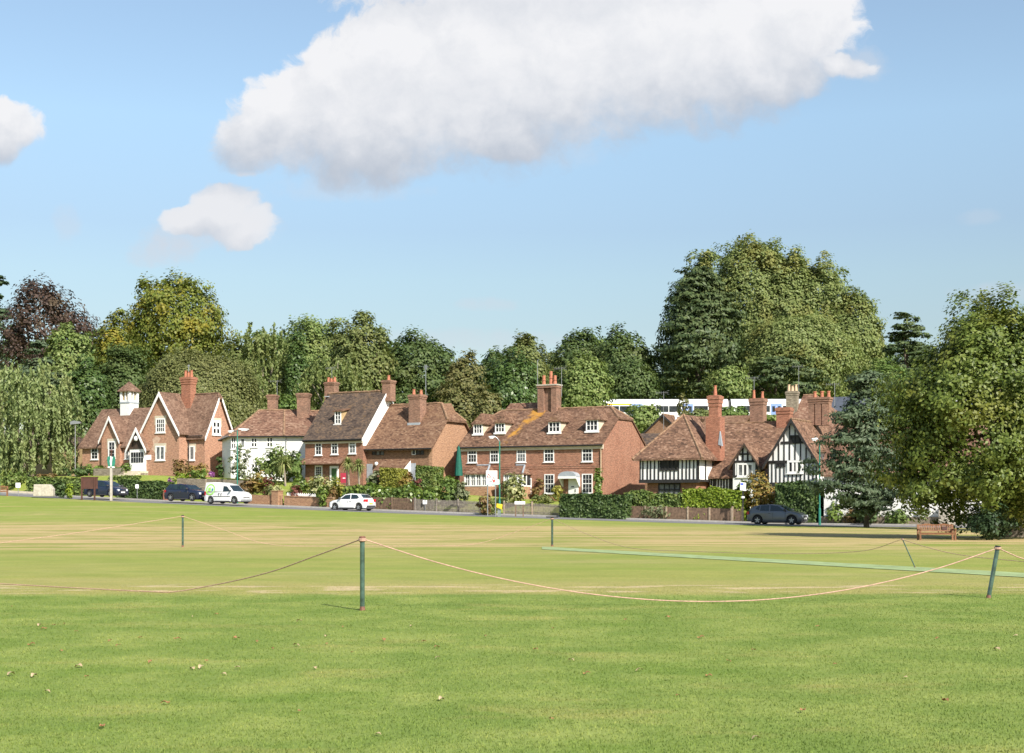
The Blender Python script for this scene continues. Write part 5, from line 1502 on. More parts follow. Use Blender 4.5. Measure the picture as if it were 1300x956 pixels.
def car(name, label, cat, px, py, v, heading, L, Wd, h, lower, green, wb, paint, wr=.32, rear=False, sidewin=None, trimbumper=None, screens=True, group=None, plate='plate_w', mirror=True, van=False):
    """lower: upper outline from nose to tail [(x,z)], green: glasshouse outline front base, roof..., rear base"""
    X, D, zg = pxz(px, v)
    zg = H+(HY-py)/F*D
    e = empty(name, (X, D, zg), heading, label, cat, group)
    xf, xr = wb/2+.05, -wb/2+.05
    zb = .21
    arch = wr+.065
    # lower body with wheel arches
    pts = list(lower)
    bot = []
    bot += [(lower[-1][0]+.06, zb)]
    bot += list(reversed(arc_arch(xr, arch, zb)))
    bot += list(reversed(arc_arch(xf, arch, zb)))
    bot += [(lower[0][0]-.06, zb)]
    prof = pts+bot
    mb = MB(); mb.prism(prof, 'y', -Wd/2, Wd/2)
    body = mb.build('body', paint, e, smooth=True, bevel=.055, seg=3)
    # taper the ends in plan and the sides inward above the waist
    me = body.data
    zs = max(p[1] for p in lower)
    for vt in me.vertices:
        x, y, z = vt.co
        t = max(0, (abs(x)-L*.33)/(L*.17))
        y *= 1-.13*t*t
        y *= 1-.07*max(0, (z-.6)/.5)
        y *= 1-.05*max(0, (.45-z)/.3)
        vt.co.y = y
    # dark well behind the wheels
    mb = MB(); mb.box(xr-.55, xf+.55, -Wd/2+.23, Wd/2-.23, .13, .72); mb.build('underbody', M['trim'], e)
    # glasshouse (body coloured) with glass set on it
    zb0 = green[0][1]; zt = max(p[1] for p in green)
    hwid = lambda z: Wd/2*(.925-.17*max(0, min(1, (z-zb0)/(zt-zb0))))
    mb = MB(); n_ = len(green)
    vs_ = [(x, -hwid(z), z) for x, z in green]+[(x, hwid(z), z) for x, z in green]
    fs = [tuple(range(n_)), tuple(range(2*n_-1, n_-1, -1))]+[(i, (i+1) % n_, n_+(i+1) % n_, n_+i) for i in range(n_)]
    mb.add(vs_, fs)
    mb.build('cabin', paint, e, smooth=True, bevel=.045, seg=2)
    def sidepoly(poly, nm='side_window', mat='carglass', off=.012):
        for sg in (-1, 1):
            m2 = MB()
            a = [(x, sg*(hwid(z)+off), z) for x, z in poly]; b_ = [(x, sg*(hwid(z)-.03), z) for x, z in poly]
            k = len(poly)
            m2.add(a+b_, [tuple(range(k)), tuple(range(2*k-1, k-1, -1))]+[(i, (i+1) % k, k+(i+1) % k, k+i) for i in range(k)])
            m2.build(nm, M[mat], e)
    for w in sidewin: sidepoly(w)
    def screen(p0, p1, nm, t0=.12, t1=.9, inset=.1, off=.012):
        a, b_ = Vector((p0[0], 0, p0[1])), Vector((p1[0], 0, p1[1]))
        d = (b_-a); nrm = Vector((d.z, 0, -d.x)).normalized()
        if nrm.x*(1 if p0[0] > 0 else -1) < 0: nrm = -nrm
        q0, q1 = a.lerp(b_, t0)+nrm*off, a.lerp(b_, t1)+nrm*off
        m2 = MB()
        vs2 = []
        for q in (q0, q1):
            w = hwid(q.z)-inset
            vs2 += [(q.x, -w, q.z), (q.x, w, q.z)]
        vs2 += [(x-nrm.x*.04, y, z-nrm.z*.04) for x, y, z in vs2]
        m2.add(vs2, [(0, 1, 3, 2), (6, 7, 5, 4), (0, 2, 6, 4), (1, 5, 7, 3), (2, 3, 7, 6), (0, 4, 5, 1)])
        m2.build(nm, M['carglass'], e)
    screen(green[0], green[1], 'windscreen', .08, .93)
    if not van: screen(green[-1], green[-2], 'rear_window', .2, .92)
    # wheels
    for x in (xf, xr):
        for sg in (-1, 1):
            yc = sg*(Wd/2-.11)
            mb = MB(); w = .1
            mb.lathe((x, yc, wr), [(wr*.62, -w), (wr*.93, -w), (wr, -w*.7), (wr, w*.7), (wr*.93, w), (wr*.62, w)], 20, axis='y')
            wl = mb.build('wheel', M['rubber'], e, smooth=False)
            mb = MB(); yo = yc+sg*.075
            mb.lathe((x, yo, wr), [(wr*.64, -.02), (wr*.64, .02*sg), (wr*.58, .02*sg), (wr*.55, -.005*sg)], 20, axis='y')
            for k in range(5):
                a = k*2*math.pi/5+.3
                c, s_ = math.cos(a), math.sin(a)
                pts = [(x+c*.03-s_*.05, wr+s_*.03+c*.05), (x+c*wr*.6-s_*.035, wr+s_*wr*.6+c*.035), (x+c*wr*.6+s_*.035, wr+s_*wr*.6-c*.035), (x+c*.03+s_*.05, wr+s_*.03-c*.05)]
                mb.prism(pts, 'y', yo+sg*.005, yo+sg*.03)
            mb.lathe((x, yo+sg*.012, wr), [(.07, -.02), (.07, .025), (.02, .03)], 10, axis='y')
            mb.build('rim', M['rim'], wl)
    # lamps, plates, mirrors
    nx, tx = lower[0][0], lower[-1][0]
    for sg in (-1, 1):
        mb = MB(); y0 = sg*Wd/2*.50; y1 = sg*Wd/2*.83
        mb.prism([(nx-.08, min(y0, y1)), (nx+.012, min(y0, y1)), (nx+.012, (y0+y1)/2), (nx-.10, max(y0, y1))] if sg > 0 else [(nx-.10, min(y0, y1)), (nx+.012, (y0+y1)/2), (nx+.012, max(y0, y1)), (nx-.08, max(y0, y1))], 'z', lower[1][1]-.17, lower[1][1]+.005)
        mb.build('headlight', M['lamp'], e)
        mb = MB(); mb.prism([(tx-.012, y0+sg*.02), (tx-.012, sg*Wd/2*.84), (tx+.12, sg*Wd/2*.935), (tx+.2, sg*Wd/2*.955), (tx+.2, y0+sg*.02)], 'z', lower[-2][1]-.32 if van else lower[-2][1]-.18, lower[-2][1]+.03)
        mb.build('rear_light', M['tail'], e)
        if mirror:
            mb = MB(); xm = green[0][0]-.28
            mb.box(xm-.06, xm+.08, min(sg*(Wd/2-.04), sg*(Wd/2+.16)), max(sg*(Wd/2-.04), sg*(Wd/2+.16)), green[0][1]+.03, green[0][1]+.19)
            mb.build('mirror', M['trim'] if trimbumper or paint is not M['p_white'] else M['trim'], e, bevel=.03)
    mb = MB(); mb.box(nx+.006, nx+.022, -.26, .26, .40, .51); mb.build('number_plate', M['plate_w'], e)
    mb = MB(); mb.box(tx-.022, tx-.006, -.26, .26, .55 if not van else .7, .66 if not van else .81); mb.build('number_plate', M['plate_y'], e)
    mb = MB(); mb.box(nx-.02, nx+.014, -Wd*.3, Wd*.3, .29, .38); mb.box(nx-.02, nx+.012, -Wd*.24, Wd*.24, .56, .64); mb.build('grille', M['trim'], e)
    mb = MB()
    for xx in (-L*.02, green[0][0]-.25 if not van else -.35):
        mb.box(xx-.008, xx+.008, -Wd/2*.985, Wd/2*.985, .4, zb0-.1)
    for sg in (-1, 1): mb.box(-L*.02-.35, -L*.02-.17, sg*Wd/2*.97-.012, sg*Wd/2*.97+.012, zb0-.17, zb0-.14)
    mb.build('door_gap', M['trim'], e)
    mb = MB()
    for sg in (-1, 1): mb.box(xr+.5, xf-.5, min(sg*(Wd/2-.06), sg*(Wd/2+.004)), max(sg*(Wd/2-.06), sg*(Wd/2+.004)), zb-.02, zb+.07)
    mb.build('sill', M['trim'], e)
    return e
HD = -ANG     # facing along the street to the right
# white hatchback, tail towards us
hl = [(1.93, .42), (1.90, .72), (1.55, .86), (.85, .99), (-1.55, 1.04), (-1.88, .95), (-1.93, .45)]
hg = [(.98, .95), (.32, 1.40), (-.25, 1.475), (-1.2, 1.42), (-1.66, 1.0)]
hs_ = [[(.72, 1.0), (.25, 1.34), (-.28, 1.40), (-.30, .99)], [(-.40, .99), (-.38, 1.40), (-.95, 1.37), (-1.22, 1.14), (-1.05, 1.02)]]
wh = car('hatchback_car', 'white five-door hatchback parked with its tail lights towards us', 'car', 447.5, 648.3, -.9, HD+math.pi, 3.9, 1.70, 1.475, hl, hg, 2.49, M['p_white'], .3, sidewin=hs_)
mb = MB(); mb.box(-1.965, -1.80, -.62, .62, .26, .46); mb.build('rear_bumper', M['trim'], wh, bevel=.03)
# grey hatchback, nose to the right
gl = [(2.1, .42), (2.06, .70), (1.65, .87), (.98, 1.0), (-1.7, 1.03), (-2.05, .92), (-2.1, .45)]
gg = [(1.12, .96), (.35, 1.41), (-.3, 1.48), (-1.2, 1.42), (-1.55, 1.33), (-1.98, 1.0)]
gs = [[(.82, 1.0), (.28, 1.36), (-.28, 1.42), (-.28, 1.0)], [(-.38, 1.0), (-.38, 1.42), (-1.0, 1.40), (-1.06, 1.0)], [(-1.14, 1.05), (-1.1, 1.37), (-1.26, 1.33), (-1.42, 1.12)]]
car('hatchback_car', 'grey five-door hatchback parked beside the black lamp post and dark hedge', 'car', 987, 665.8, -.6, HD, 4.2, 1.78, 1.48, gl, gg, 2.58, M['p_grey'], .32, sidewin=gs)
# navy SUV
sl_ = [(2.1, .45), (2.06, .80), (1.75, .98), (1.0, 1.10), (-1.75, 1.12), (-2.08, 1.0), (-2.12, .5)]
sg_ = [(1.1, 1.06), (.45, 1.52), (-.2, 1.61), (-1.5, 1.56), (-2.0, 1.1)]
ss = [[(.85, 1.1), (.36, 1.48), (-.25, 1.54), (-.25, 1.1)], [(-.34, 1.1), (-.34, 1.54), (-1.05, 1.52), (-1.1, 1.12)], [(-1.18, 1.13), (-1.14, 1.5), (-1.42, 1.47), (-1.62, 1.2)]]
car('suv_car', 'navy blue sport utility car parked close behind the white van', 'car', 237.5, 636.3, -.6, HD, 4.3, 1.82, 1.62, sl_, sg_, 2.6, M['p_navy'], .35, sidewin=ss)
# dark blue people carrier behind the notice board
ml = [(2.2, .42), (2.16, .74), (1.8, .92), (1.25, 1.02), (-1.8, 1.06), (-2.18, .95), (-2.22, .45)]
mg = [(1.45, .98), (.5, 1.50), (-.3, 1.60), (-1.75, 1.55), (-2.1, 1.02)]
ms = [[(1.0, 1.02), (.42, 1.44), (-.1, 1.52), (-.1, 1.02)], [(-.2, 1.02), (-.2, 1.53), (-.95, 1.52), (-1.0, 1.03)], [(-1.08, 1.04), (-1.05, 1.5), (-1.62, 1.48), (-1.8, 1.12)]]
car('people_carrier', 'dark blue people carrier parked behind the brown notice board', 'car', 134.5, 631.0, -1.2, HD, 4.4, 1.8, 1.6, ml, mg, 2.7, M['p_dblue'], .33, sidewin=ms)
# white van
vl = [(2.14, .42), (2.1, .80), (1.75, 1.03), (1.25, 1.14), (-2.05, 1.15), (-2.12, 1.1), (-2.14, .45)]
vg = [(1.3, 1.08), (.62, 1.72), (.1, 1.86), (-.5, 1.95), (-2.0, 1.95), (-2.1, 1.1)]
vsd = [[(1.0, 1.12), (.55, 1.58), (.12, 1.62), (.12, 1.12)]]
vn = car('van', 'small white panel van with a green ring emblem on its side', 'van', 289.5, 639.6, -.9, HD, 4.3, 1.82, 1.95, vl, vg, 2.75, M['p_white'], .32, sidewin=vsd, van=True)
mb = MB(); mb.box(2.02, 2.165, -.78, .78, .27, .52); mb.build('front_bumper', M['trim_l'], vn, bevel=.05)
mb = MB()
for sg in (-1, 1): mb.box(-1.0, 1.0, min(sg*.88, sg*.925), max(sg*.88, sg*.925), .66, .71)
mb.build('side_moulding', M['trim'], vn)
mb = MB(); cx, cz = -1.35, 1.30
def ringpts(r, n=28): return [(cx+r*math.cos(2*math.pi*i/n), cz+r*.98*math.sin(2*math.pi*i/n)) for i in range(n)]
o1, o2 = ringpts(.52), ringpts(.40)
yy_ = lambda z: -(1.82/2*(.925-.17*max(0, min(1, (z-1.08)/(1.95-1.08))))+.016) if z > 1.12 else -.905
n_ = len(o1)
mb.add([(x, yy_(z), z) for x, z in o1]+[(x, yy_(z), z) for x, z in o2], [(i, (i+1) % n_, n_+(i+1) % n_, n_+i) for i in range(n_)])
M['emblem_green'] = plain('green_emblem', (.32, .68, .12), .4, .1)
em = mb.build('emblem', M['emblem_green'], vn)
mb = MB(); mb.add([(-1.22, yy_(1.18)-.004, 1.18), (-1.04, yy_(1.18)-.004, 1.18), (-1.04, yy_(1.4)-.004, 1.4), (-1.22, yy_(1.4)-.004, 1.4)], [(0, 1, 2, 3)])
mb.add([(-1.62, yy_(1.14)-.004, 1.14), (-1.3, yy_(1.14)-.004, 1.14), (-1.36, yy_(1.5)-.004, 1.5), (-1.62, yy_(1.45)-.004, 1.45)], [(0, 1, 2, 3)], 1)
mb.build('emblem_figure', [plain('teal_emblem', (.02, .28, .3), .4), M['emblem_green']], em)
# dark car behind the grey fence, roof just showing
car('parked_car', 'dark car parked behind the grey picket fence with only its roof showing', 'car', 600, 654, 6.0, HD, 4.1, 1.75, 1.45, gl, gg, 2.55, M['p_dblue'], .31, sidewin=gs)

# ------------------------------------------------------------------ train on the embankment behind
TD = 211
X0 = (752-650)/F*TD
zrail = H+(HY-507)/F*TD-3.75
tr = empty('train', (X0, TD, zrail), R(-1.5), 'white electric train with blue doors passing on the embankment behind the roofs', 'train')
M['train_white'] = plain('train_white', (.72, .72, .72), .35, .05)
M['train_blue'] = plain('train_door_blue', (.2, .3, .62), .4, .06)
def carriage(x0, Lc, cab=False):
    mb = MB()
    sec = [(-1.38, .95), (-1.42, 1.3), (-1.40, 2.6), (-1.28, 3.2), (-.9, 3.6), (0, 3.75), (.9, 3.6), (1.28, 3.2), (1.40, 2.6), (1.42, 1.3), (1.38, .95)]
    if cab:
        vs_ = []
        for (x, sc) in ((0.35, .0), (1.8, 1)):
            for y, z in sec:
                xx = x+(.9*max(0, (z-1.6)/2.2) if sc == 0 else 0)
                vs_.append((x0+xx, y, z))
        k = len(sec)
        mb.add(vs_, [tuple(range(k-1, -1, -1))]+[(i, (i+1) % k, k+(i+1) % k, k+i) for i in range(k)])
        mb.prism(sec, 'x', x0+1.8, x0+Lc)
    else: mb.prism(sec, 'x', x0, x0+Lc)
    c = mb.build('carriage', M['train_white'], tr)
    mb = MB(); a, b_ = x0+(2.2 if cab else .8), x0+Lc-.8
    dx = [x0+Lc*.33, x0+Lc*.7]
    segs = [(a, dx[0]-.9), (dx[0]+.9, dx[1]-.9), (dx[1]+.9, b_)]
    for s0, s1 in segs:
        nn = max(1, int((s1-s0)/1.7))
        for i in range(nn):
            mb.box(s0+(s1-s0)*i/nn+.06, s0+(s1-s0)*(i+1)/nn-.06, -1.435, 1.435, 1.75, 2.65)
    mb.build('window_band', M['glass'], c)
    for d in dx:
        mb = MB(); mb.box(d-.8, d-.03, -1.43, 1.43, 1.0, 2.95); mb.box(d+.03, d+.8, -1.43, 1.43, 1.0, 2.95); dd = mb.build('door', M['train_blue'], c)
        mb = MB(); mb.box(d-.62, d-.22, -1.445, 1.445, 1.75, 2.6); mb.box(d+.22, d+.62, -1.445, 1.445, 1.75, 2.6); mb.build('door_window', M['glass'], c)
    if cab:
        mb = MB(); mb.box(x0+2.2, x0+dx[0]-x0-1.0, -1.40, 1.40, 2.8, 3.02); mb.build('yellow_stripe', M['yellow'], c)
    mb = MB()
    for bx in (x0+3, x0+Lc-3):
        mb.box(bx-1.3, bx+1.3, -1.1, 1.1, .35, .95)
        for w in (-.9, .9):
            for sg in (-1, 1): mb.lathe((bx+w, sg*.75, .42), [(.42, -.06), (.42, .06)], 14, axis='y')
    mb.build('bogie', M['trim'], c)
    return c
carriage(0, 20, True); carriage(20.45, 20); carriage(40.9, 20)
mb = MB()
for gx in (20.22, 40.67): mb.box(gx-.24, gx+.24, -1.1, 1.1, 1.0, 3.4)
mb.build('gangway', M['trim'], tr)
mb = MB()
for sg in (-.75, .75): mb.box(-60, 110, sg-.04, sg+.04, -.15, 0.0)
q = mb.build('railway_track', M['rust']); q.location = (X0, TD, zrail); q.rotation_euler = (0, 0, R(-1.5)); tag(q, 'steel rails of the railway under the white train', 'railway track')

# ------------------------------------------------------------------ rope posts and ropes on the cricket square
def rope_post(label, px, pb, ptx, pt, r=.036, rustcap=True):
    D = H*F/(pb-HY); X = (px-650)/F*D; z = tz(X, D)
    Xt = (ptx-650)/F*D; zt_ = H-(pt-HY)/F*D
    e = empty('rope_post', (X, D, z), 0, label, 'post', 'posts round the cricket square')
    d = Vector((Xt-X, 0, zt_-z))
    mb = MB(); mb.tube([Vector((0, 0, -.2))-d*.0, d*.08, d*.93], r, 12); mb.build('shaft', M['post_green'], e, smooth=False)
    mb = MB(); mb.tube([d*.925, d*.93, d*1.0, d*1.003], [r*1.02, r*1.28, r*1.28, r*.9], 12); mb.build('cap', M['rust'] if rustcap else M['black'], e)
    mb = MB(); mb.tube([d*-.02, d*.055], [r*1.25, r*1.05], 12); mb.build('foot', M['rust'], e)
    mb = MB()
    for q in (.945, .958, .971): mb.tube([d*q+Vector((math.cos(a)*r*1.45, math.sin(a)*r*1.45, .004*math.sin(a))) for a in [i*.5236 for i in range(13)]], .008, 5)
    mb.build('rope_loop', M['rope'], e)
    return Vector((Xt, D, zt_-.035))
t1 = rope_post('nearest green metal rope post with rusty cap, standing upright', 460, 775, 460, 681)
t2 = rope_post('small upright rope post at the left with ropes falling both ways', 232, 694.5, 232, 654, .038, False)
t3 = rope_post('upright rope post with black cap in front of the dark hedge', 701, 693.5, 701, 657, .04, False)
t4 = rope_post('dark green rope post at the right, leaning to the right', 1255, 759, 1267, 693, .036, False)
t5 = rope_post('thin pale rope post leaning to the left, before the wooden bench', 1162, 721, 1145, 683, .014, False)
mb = MB(); mb.box(t3.x-.22, t3.x+.22, t3.y-.04, t3.y+.04, t3.z+.03, t3.z+.075); o = mb.build('crossbar', M['black']); 
for ob in COL.objects:
    if ob.get('label', '').startswith('upright rope post with black cap'): o.parent = ob; o.location = -ob.location
def rope(label, pts, r=.013):
    r *= .78
    # smooth curve through points
    pts = [Vector(p) for p in pts]
    P_ = [pts[0]*2-pts[1]]+pts+[pts[-1]*2-pts[-2]]
    path = []
    for i in range(1, len(P_)-2):
        for k in range(12):
            t = k/12
            a, b_, c, d = P_[i-1], P_[i], P_[i+1], P_[i+2]
            path.append(.5*((2*b_)+(c-a)*t+(2*a-5*b_+4*c-d)*t*t+(3*b_-a-3*c+d)*t**3))
    path.append(pts[-1])
    for q in path: q.z = max(q.z, tz(q.x, q.y)+r*1.1)
    o0 = path[0].copy()
    mb = MB(); mb.tube([q-o0 for q in path], r, 6)
    o = mb.build('rope', M['rope'], smooth=True); o.location = o0
    return tag(o, label, 'rope', 'ropes round the cricket square')
def sag(a, b, tl, zl, n=9):
    # parabola through a, b with its low point at fraction tl
    out = []
    for i in range(n):
        t = i/(n-1)
        q = a.lerp(b, t)
        q.z = zl+(a.z-zl)*((tl-t)/tl)**2 if t < tl else zl+(b.z-zl)*((t-tl)/(1-tl))**2
        out.append(q)
    return out
rope('long pale rope sagging between the nearest post and the right leaning post', sag(t1, t4, .54, .03, 11))
rope('rope falling from the nearest post to the grass at the left', [t1, P(400, 706, 21.9), P(340, 727, 23), P(270, 743, 24.3), P(200, 752.5, 25), P(100, 747.5, 26.1), P(0, 741.5, 27.5), P(-120, 733, 29)], .0125)
rope('faint rope from the small left post down to the left', [t2, P(180, 663.5, 49), P(100, 676, 48), P(40, 684, 47), P(-40, 695, 46.5)], .012)
rope('faint rope lying on the grass between the two far posts', [t2, P(285, 673, 50.5), P(340, 690.5, 51), P(420, 693.5, 51), P(520, 693.5, 51.2), P(600, 691, 51.5), P(655, 675, 51.4), t3], .011)
rope('faint rope falling right from the black-capped post', [t3, P(745, 678, 49), P(800, 695.5, 46), P(880, 700, 42), P(980, 703, 39), P(1090, 700, 36), t5], .009)
rope('faint rope falling right from the thin leaning post', [t5, P(1185, 697, 33), P(1230, 706, 32), P(1320, 715, 30)], .010)
rope('rope leaving the right leaning post towards the right edge', [t4, P(1285, 704, 24), P(1302, 710, 24.3), P(1360, 724, 25)], .013)

# ------------------------------------------------------------------ street lamps
def lamp_post(label, px, v, top, heads, base=None, D=None):
    if D is None: X, D, zg = pxz(px, v)
    else: X = (px-650)/F*D; zg = tz(X, D)
    e = empty('street_lamp', (X, D, zg), 0, label, 'street lamp', 'green street lamps along the road')
    h = H+(HY-top)/F*D-zg
    mb = MB(); mb.tube([(0, 0, -.3), (0, 0, 1.2)], .095, 10); mb.tube([(0, 0, 1.2), (0, 0, 1.25), (0, 0, h)], [.095, .062, .05], 10)
    mb.build('pole', M['green_paint'], e)
    for (dx, dy, dz, Lh) in heads:
        sg = 1 if dx > 0 else -1
        mb = MB(); mb.tube([(0, 0, h-.04), (dx*.5, dy*.5, h+dz*.6), (dx, dy, h+dz)], .035, 6); mb.build('arm', M['metal'], e)
        mb = MB(Matrix.Translation((dx, dy, h+dz)))
        mb.prism([(0, -.05), (sg*Lh*.3, -.09), (sg*Lh, -.05), (sg*Lh, .03), (sg*Lh*.4, .08), (0, .06)], 'y', -.13, .13)
        hd = mb.build('lamp_head', plain('lamp_head_grey', (.6, .62, .62), .4, .06), e, bevel=.03)
        mb = MB(Matrix.Translation((dx, dy, h+dz))); mb.prism([(sg*Lh*.3, -.16), (sg*Lh*.85, -.13), (sg*Lh*.85, -.05), (sg*Lh*.3, -.08)], 'y', -.1, .1)
        mb.build('lens', M['lamp'], hd)
lamp_post('green street lamp with two heads rising beside the white van', 301.3, 2.2, 546.5, [(.1, 0, .12, 1.0), (-.35, .1, -.05, .55)])
lamp_post('green street lamp in front of the long red brick house', 634.3, -.5, 560, [(-.35, 0, .35, .55)])
lamp_post('green street lamp beside the grey hatchback and the blue-green pine', 1040.5, -.3, 562, [(-.15, 0, .28, .45)])
lamp_post('green street lamp at the far left edge by the small bench', -1, -3.5, 545, [(-.5, 0, .2, .5)])
X, D, zg = pxz(95.5, 9)
e = empty('street_lamp', (X, D, zg), 0, 'grey street lamp between the willow and the old school', 'street lamp')
mb = MB(); mb.tube([(0, 0, 0), (0, 0, H+(HY-540)/F*D-zg)], [.06, .045], 8); mb.build('pole', M['metal'], e)
mb = MB(); z_ = H+(HY-539)/F*D-zg; mb.prism([(-.5, 0), (.6, .12), (.6, .3), (-.1, .42), (-.5, .3)], 'y', -.15, .15); 
hd = mb.build('lamp_head', M['metal'], e); hd.location = (0, 0, z_)

# ------------------------------------------------------------------ signs
def box_thing(name, label, cat, px, D, z): return empty(name, ((px-650)/F*D, D, z), 0, label, cat)
X, D, zg = pxz(141.3, -5.5); s_ = D/F
zg_ = H+(HY-631.5)*s_
e = box_thing('village_sign', 'carved green village sign with white figure on a pale post', 'sign', 141.3, D, zg_)
mb = MB(); mb.box(-.1, .1, -.1, .1, -.3, (631.5-593)*s_); mb.build('post', plain('pale_painted_post', (.42, .38, .33), .7, .15, 4), e)
zs = (631.5-594)*s_
mb = MB(); mb.box(-.3, .3, -.1, .1, zs, zs+.12); mb.build('bracket', M['white'], e)
w = 5.0*s_
sh = [(-w*.75, zs+.12), (w*.75, zs+.12), (w, zs+.5), (w, zs+.95), (w*.85, zs+1.05), (-w*.85, zs+1.05), (-w, zs+.95), (-w, zs+.5)]
mb = MB(); mb.prism(sh, 'y', -.06, .06); bd = mb.build('sign_board', M['green_paint'], e, bevel=.015)
mb = MB(); z2 = zs+.2
fig = [(x*.55, z2+(z-z2)*.72) for x, z in [(-.12, z2), (.1, z2), (.14, z2+.45), (.2, z2+.85), (.3, z2+1.1), (.2, z2+1.12), (.08, z2+.95), (.06, z2+1.15), (-.06, z2+1.25), (-.14, z2+1.12), (-.1, z2+.9), (-.2, z2+.6)]]
mb.prism(fig, 'y', -.1, -.055); mb.build('carved_figure', M['white'], bd)
mb = MB(); mb.box(-.06, .06, -.05, .05, zs+1.05, zs+1.55); mb.lathe((0, 0, zs+1.45), [(.1, 0), (.16, .1), (.1, .2), (.02, .25)], 10); mb.build('finial', M['sign_brown'], bd)
X, D, zg = pxz(113.5, -4.9); s_ = D/F; zg_ = H+(HY-631)*s_
e = box_thing('notice_board', 'dark brown wooden notice board on two legs beside the village sign', 'notice board', 113.5, D, zg_)
e.rotation_euler = (0, 0, R(-8))
mb = MB(); mb.box(-11*s_, 11*s_, -.06, .06, 10.3*s_, 25*s_); mb.build('board', M['sign_brown'], e, bevel=.02)
mb = MB(); mb.box(-11.6*s_, 11.6*s_, -.1, .1, 24.6*s_, 25.6*s_); mb.build('board_cap', M['sign_brown'], e)
for q in (-9.5, 7.6):
    mb = MB(); mb.box(q*s_-.07, q*s_+.07, -.15, -.062, -.3, 25*s_); mb.build('leg', M['sign_brown'], e)
# inscribed stone block
X, D, zg = pxz(56, -5.2); s_ = D/F; zg_ = H+(HY-630)*s_
mb = MB(); q = [(-12.6, 0), (12.6, 0), (12.6, 9.5), (8, 15), (-11.8, 15)]
mb.prism([(a*s_, b_*s_) for a, b_ in q], 'y', -.35, .35)
o = mb.build('stone_block', M['stonepale'], bevel=.05); o.location = (X, D, zg_); tag(o, 'pale squared memorial stone block standing on the edge of the grass', 'stone')
# little white signs
def small_sign(label, px, v, top, w, h, poleh, name='small_sign', mat='signwhite', post='metal'):
    X, D, zg = pxz(px, v); s_ = D/F
    zt_ = H+(HY-top)*s_
    e = empty(name, (X, D, zg), 0, label, 'sign')
    mb = MB(); mb.box(-w*s_/2, w*s_/2, -.03, .01, zt_-zg-h*s_, zt_-zg); mb.build('plate', M[mat], e)
    mb = MB(); mb.tube([(0, .03, -.2), (0, .03, zt_-zg-.05)], .028, 6); mb.build('post', M[post], e)
    return e
small_sign('little square white sign on a post before the round hedge', 23, -2.5, 613, 6, 6, 1)
small_sign('little white sign on a thin pole before the long dark hedge', 174, 1.9, 615, 4, 5, 1)
# road-works sign
X, D, zg = pxz(625, -3.6); s_ = D/F; zg_ = zg
e = empty('road_sign', (X, D, zg_), 0, 'white double road warning sign with red triangles on two grey posts', 'sign')
zz_ = lambda py: H+(HY-py)*s_-zg_
mb = MB(); mb.box(-8*s_, 6.3*s_, -.03, .0, zz_(615), zz_(597.5)); mb.box(6.3*s_, 9*s_, -.03, .0, zz_(615), zz_(608.8)); bd = mb.build('sign_plate', M['signwhite'], e)
mb = MB(); mb.box(-8*s_, 9*s_, -.026, -.002, zz_(615.5), zz_(615)-.001); mb.build('plate_edge', plain('blue_edge', (.02, .3, .35), .5), bd)
def tri(cx, cy, r):
    mb = MB(); a = [(cx, cy+r), (cx-r*.87, cy-r*.5), (cx+r*.87, cy-r*.5)]
    b_ = [(cx, cy+r*.5), (cx-r*.43, cy-r*.25), (cx+r*.43, cy-r*.25)]
    mb.add([(x, -.034, z) for x, z in a]+[(x, -.034, z) for x, z in b_], [(0, 1, 4, 3), (1, 2, 5, 4), (2, 0, 3, 5)])
    mb.build('warning_triangle', M['signred'], bd)
tri(-4.5*s_, zz_(604.5), 3.6*s_); tri(1.8*s_, zz_(608.5), 3.2*s_)
mb = MB(); mb.box(-4*s_, 0, -.035, -.031, zz_(611.6), zz_(610.8)); mb.box(4.5*s_, 5.5*s_, -.035, -.031, zz_(611.6), zz_(610.8)); mb.box(7*s_, 8*s_, -.035, -.031, zz_(614.4), zz_(613.4)); mb.build('symbol', M['black'], bd)
mb = MB(); mb.box(.2*s_, 4*s_, -.036, -.032, zz_(613.6), zz_(612.9)); mb.box(.8*s_, 3.4*s_, -.036, -.032, zz_(612.2), zz_(609.8)); mb.build('symbol', M['signred'], bd)
for q in (-6, 4):
    mb = MB(); mb.tube([(q*s_, .05, -.3), (q*s_, .05, zz_(600))], .045, 8); mb.build('post', M['metal'], e)
# yellow grit bag on a short post
X, D, zg = pxz(634, -3.2); s_ = D/F
e = empty('grit_bin', (X, D, zg), 0, 'small bright yellow box on a short grey post beside the road sign', 'box')
zz_ = lambda py: H+(HY-py)*s_-zg
mb = MB(); mb.prism([(-4*s_, zz_(644)), (3.2*s_, zz_(647)), (4*s_, zz_(640.2)), (-3.6*s_, zz_(639.2))], 'y', -.2, .2); mb.build('box', M['yellow'], e, bevel=.03)
for q in (-1.5, .5):
    mb = MB(); mb.box(q*s_-.05, q*s_+.05, -.05, .05, -.3, zz_(644.6)); mb.build('post', M['metal'], e)
# street name plate
X, D, zg = pxz(660, -1.0); s_ = D/F
zb_ = H+(HY-653.5)*s_
e = empty('street_name_plate', (X, D, zb_), 0, 'low white street name plate on two brown posts before the picket fence', 'sign')
mb = MB(); mb.box(-6.6*s_, 6.6*s_, -.03, .02, 13.3*s_, 17*s_); mb.build('plate', M['signwhite'], e)
for q in (-5.5, 4.2):
    mb = MB(); mb.box(q*s_-.05, q*s_+.05, .021, .12, -.4, 16*s_); mb.build('post', M['fence_brown'], e)
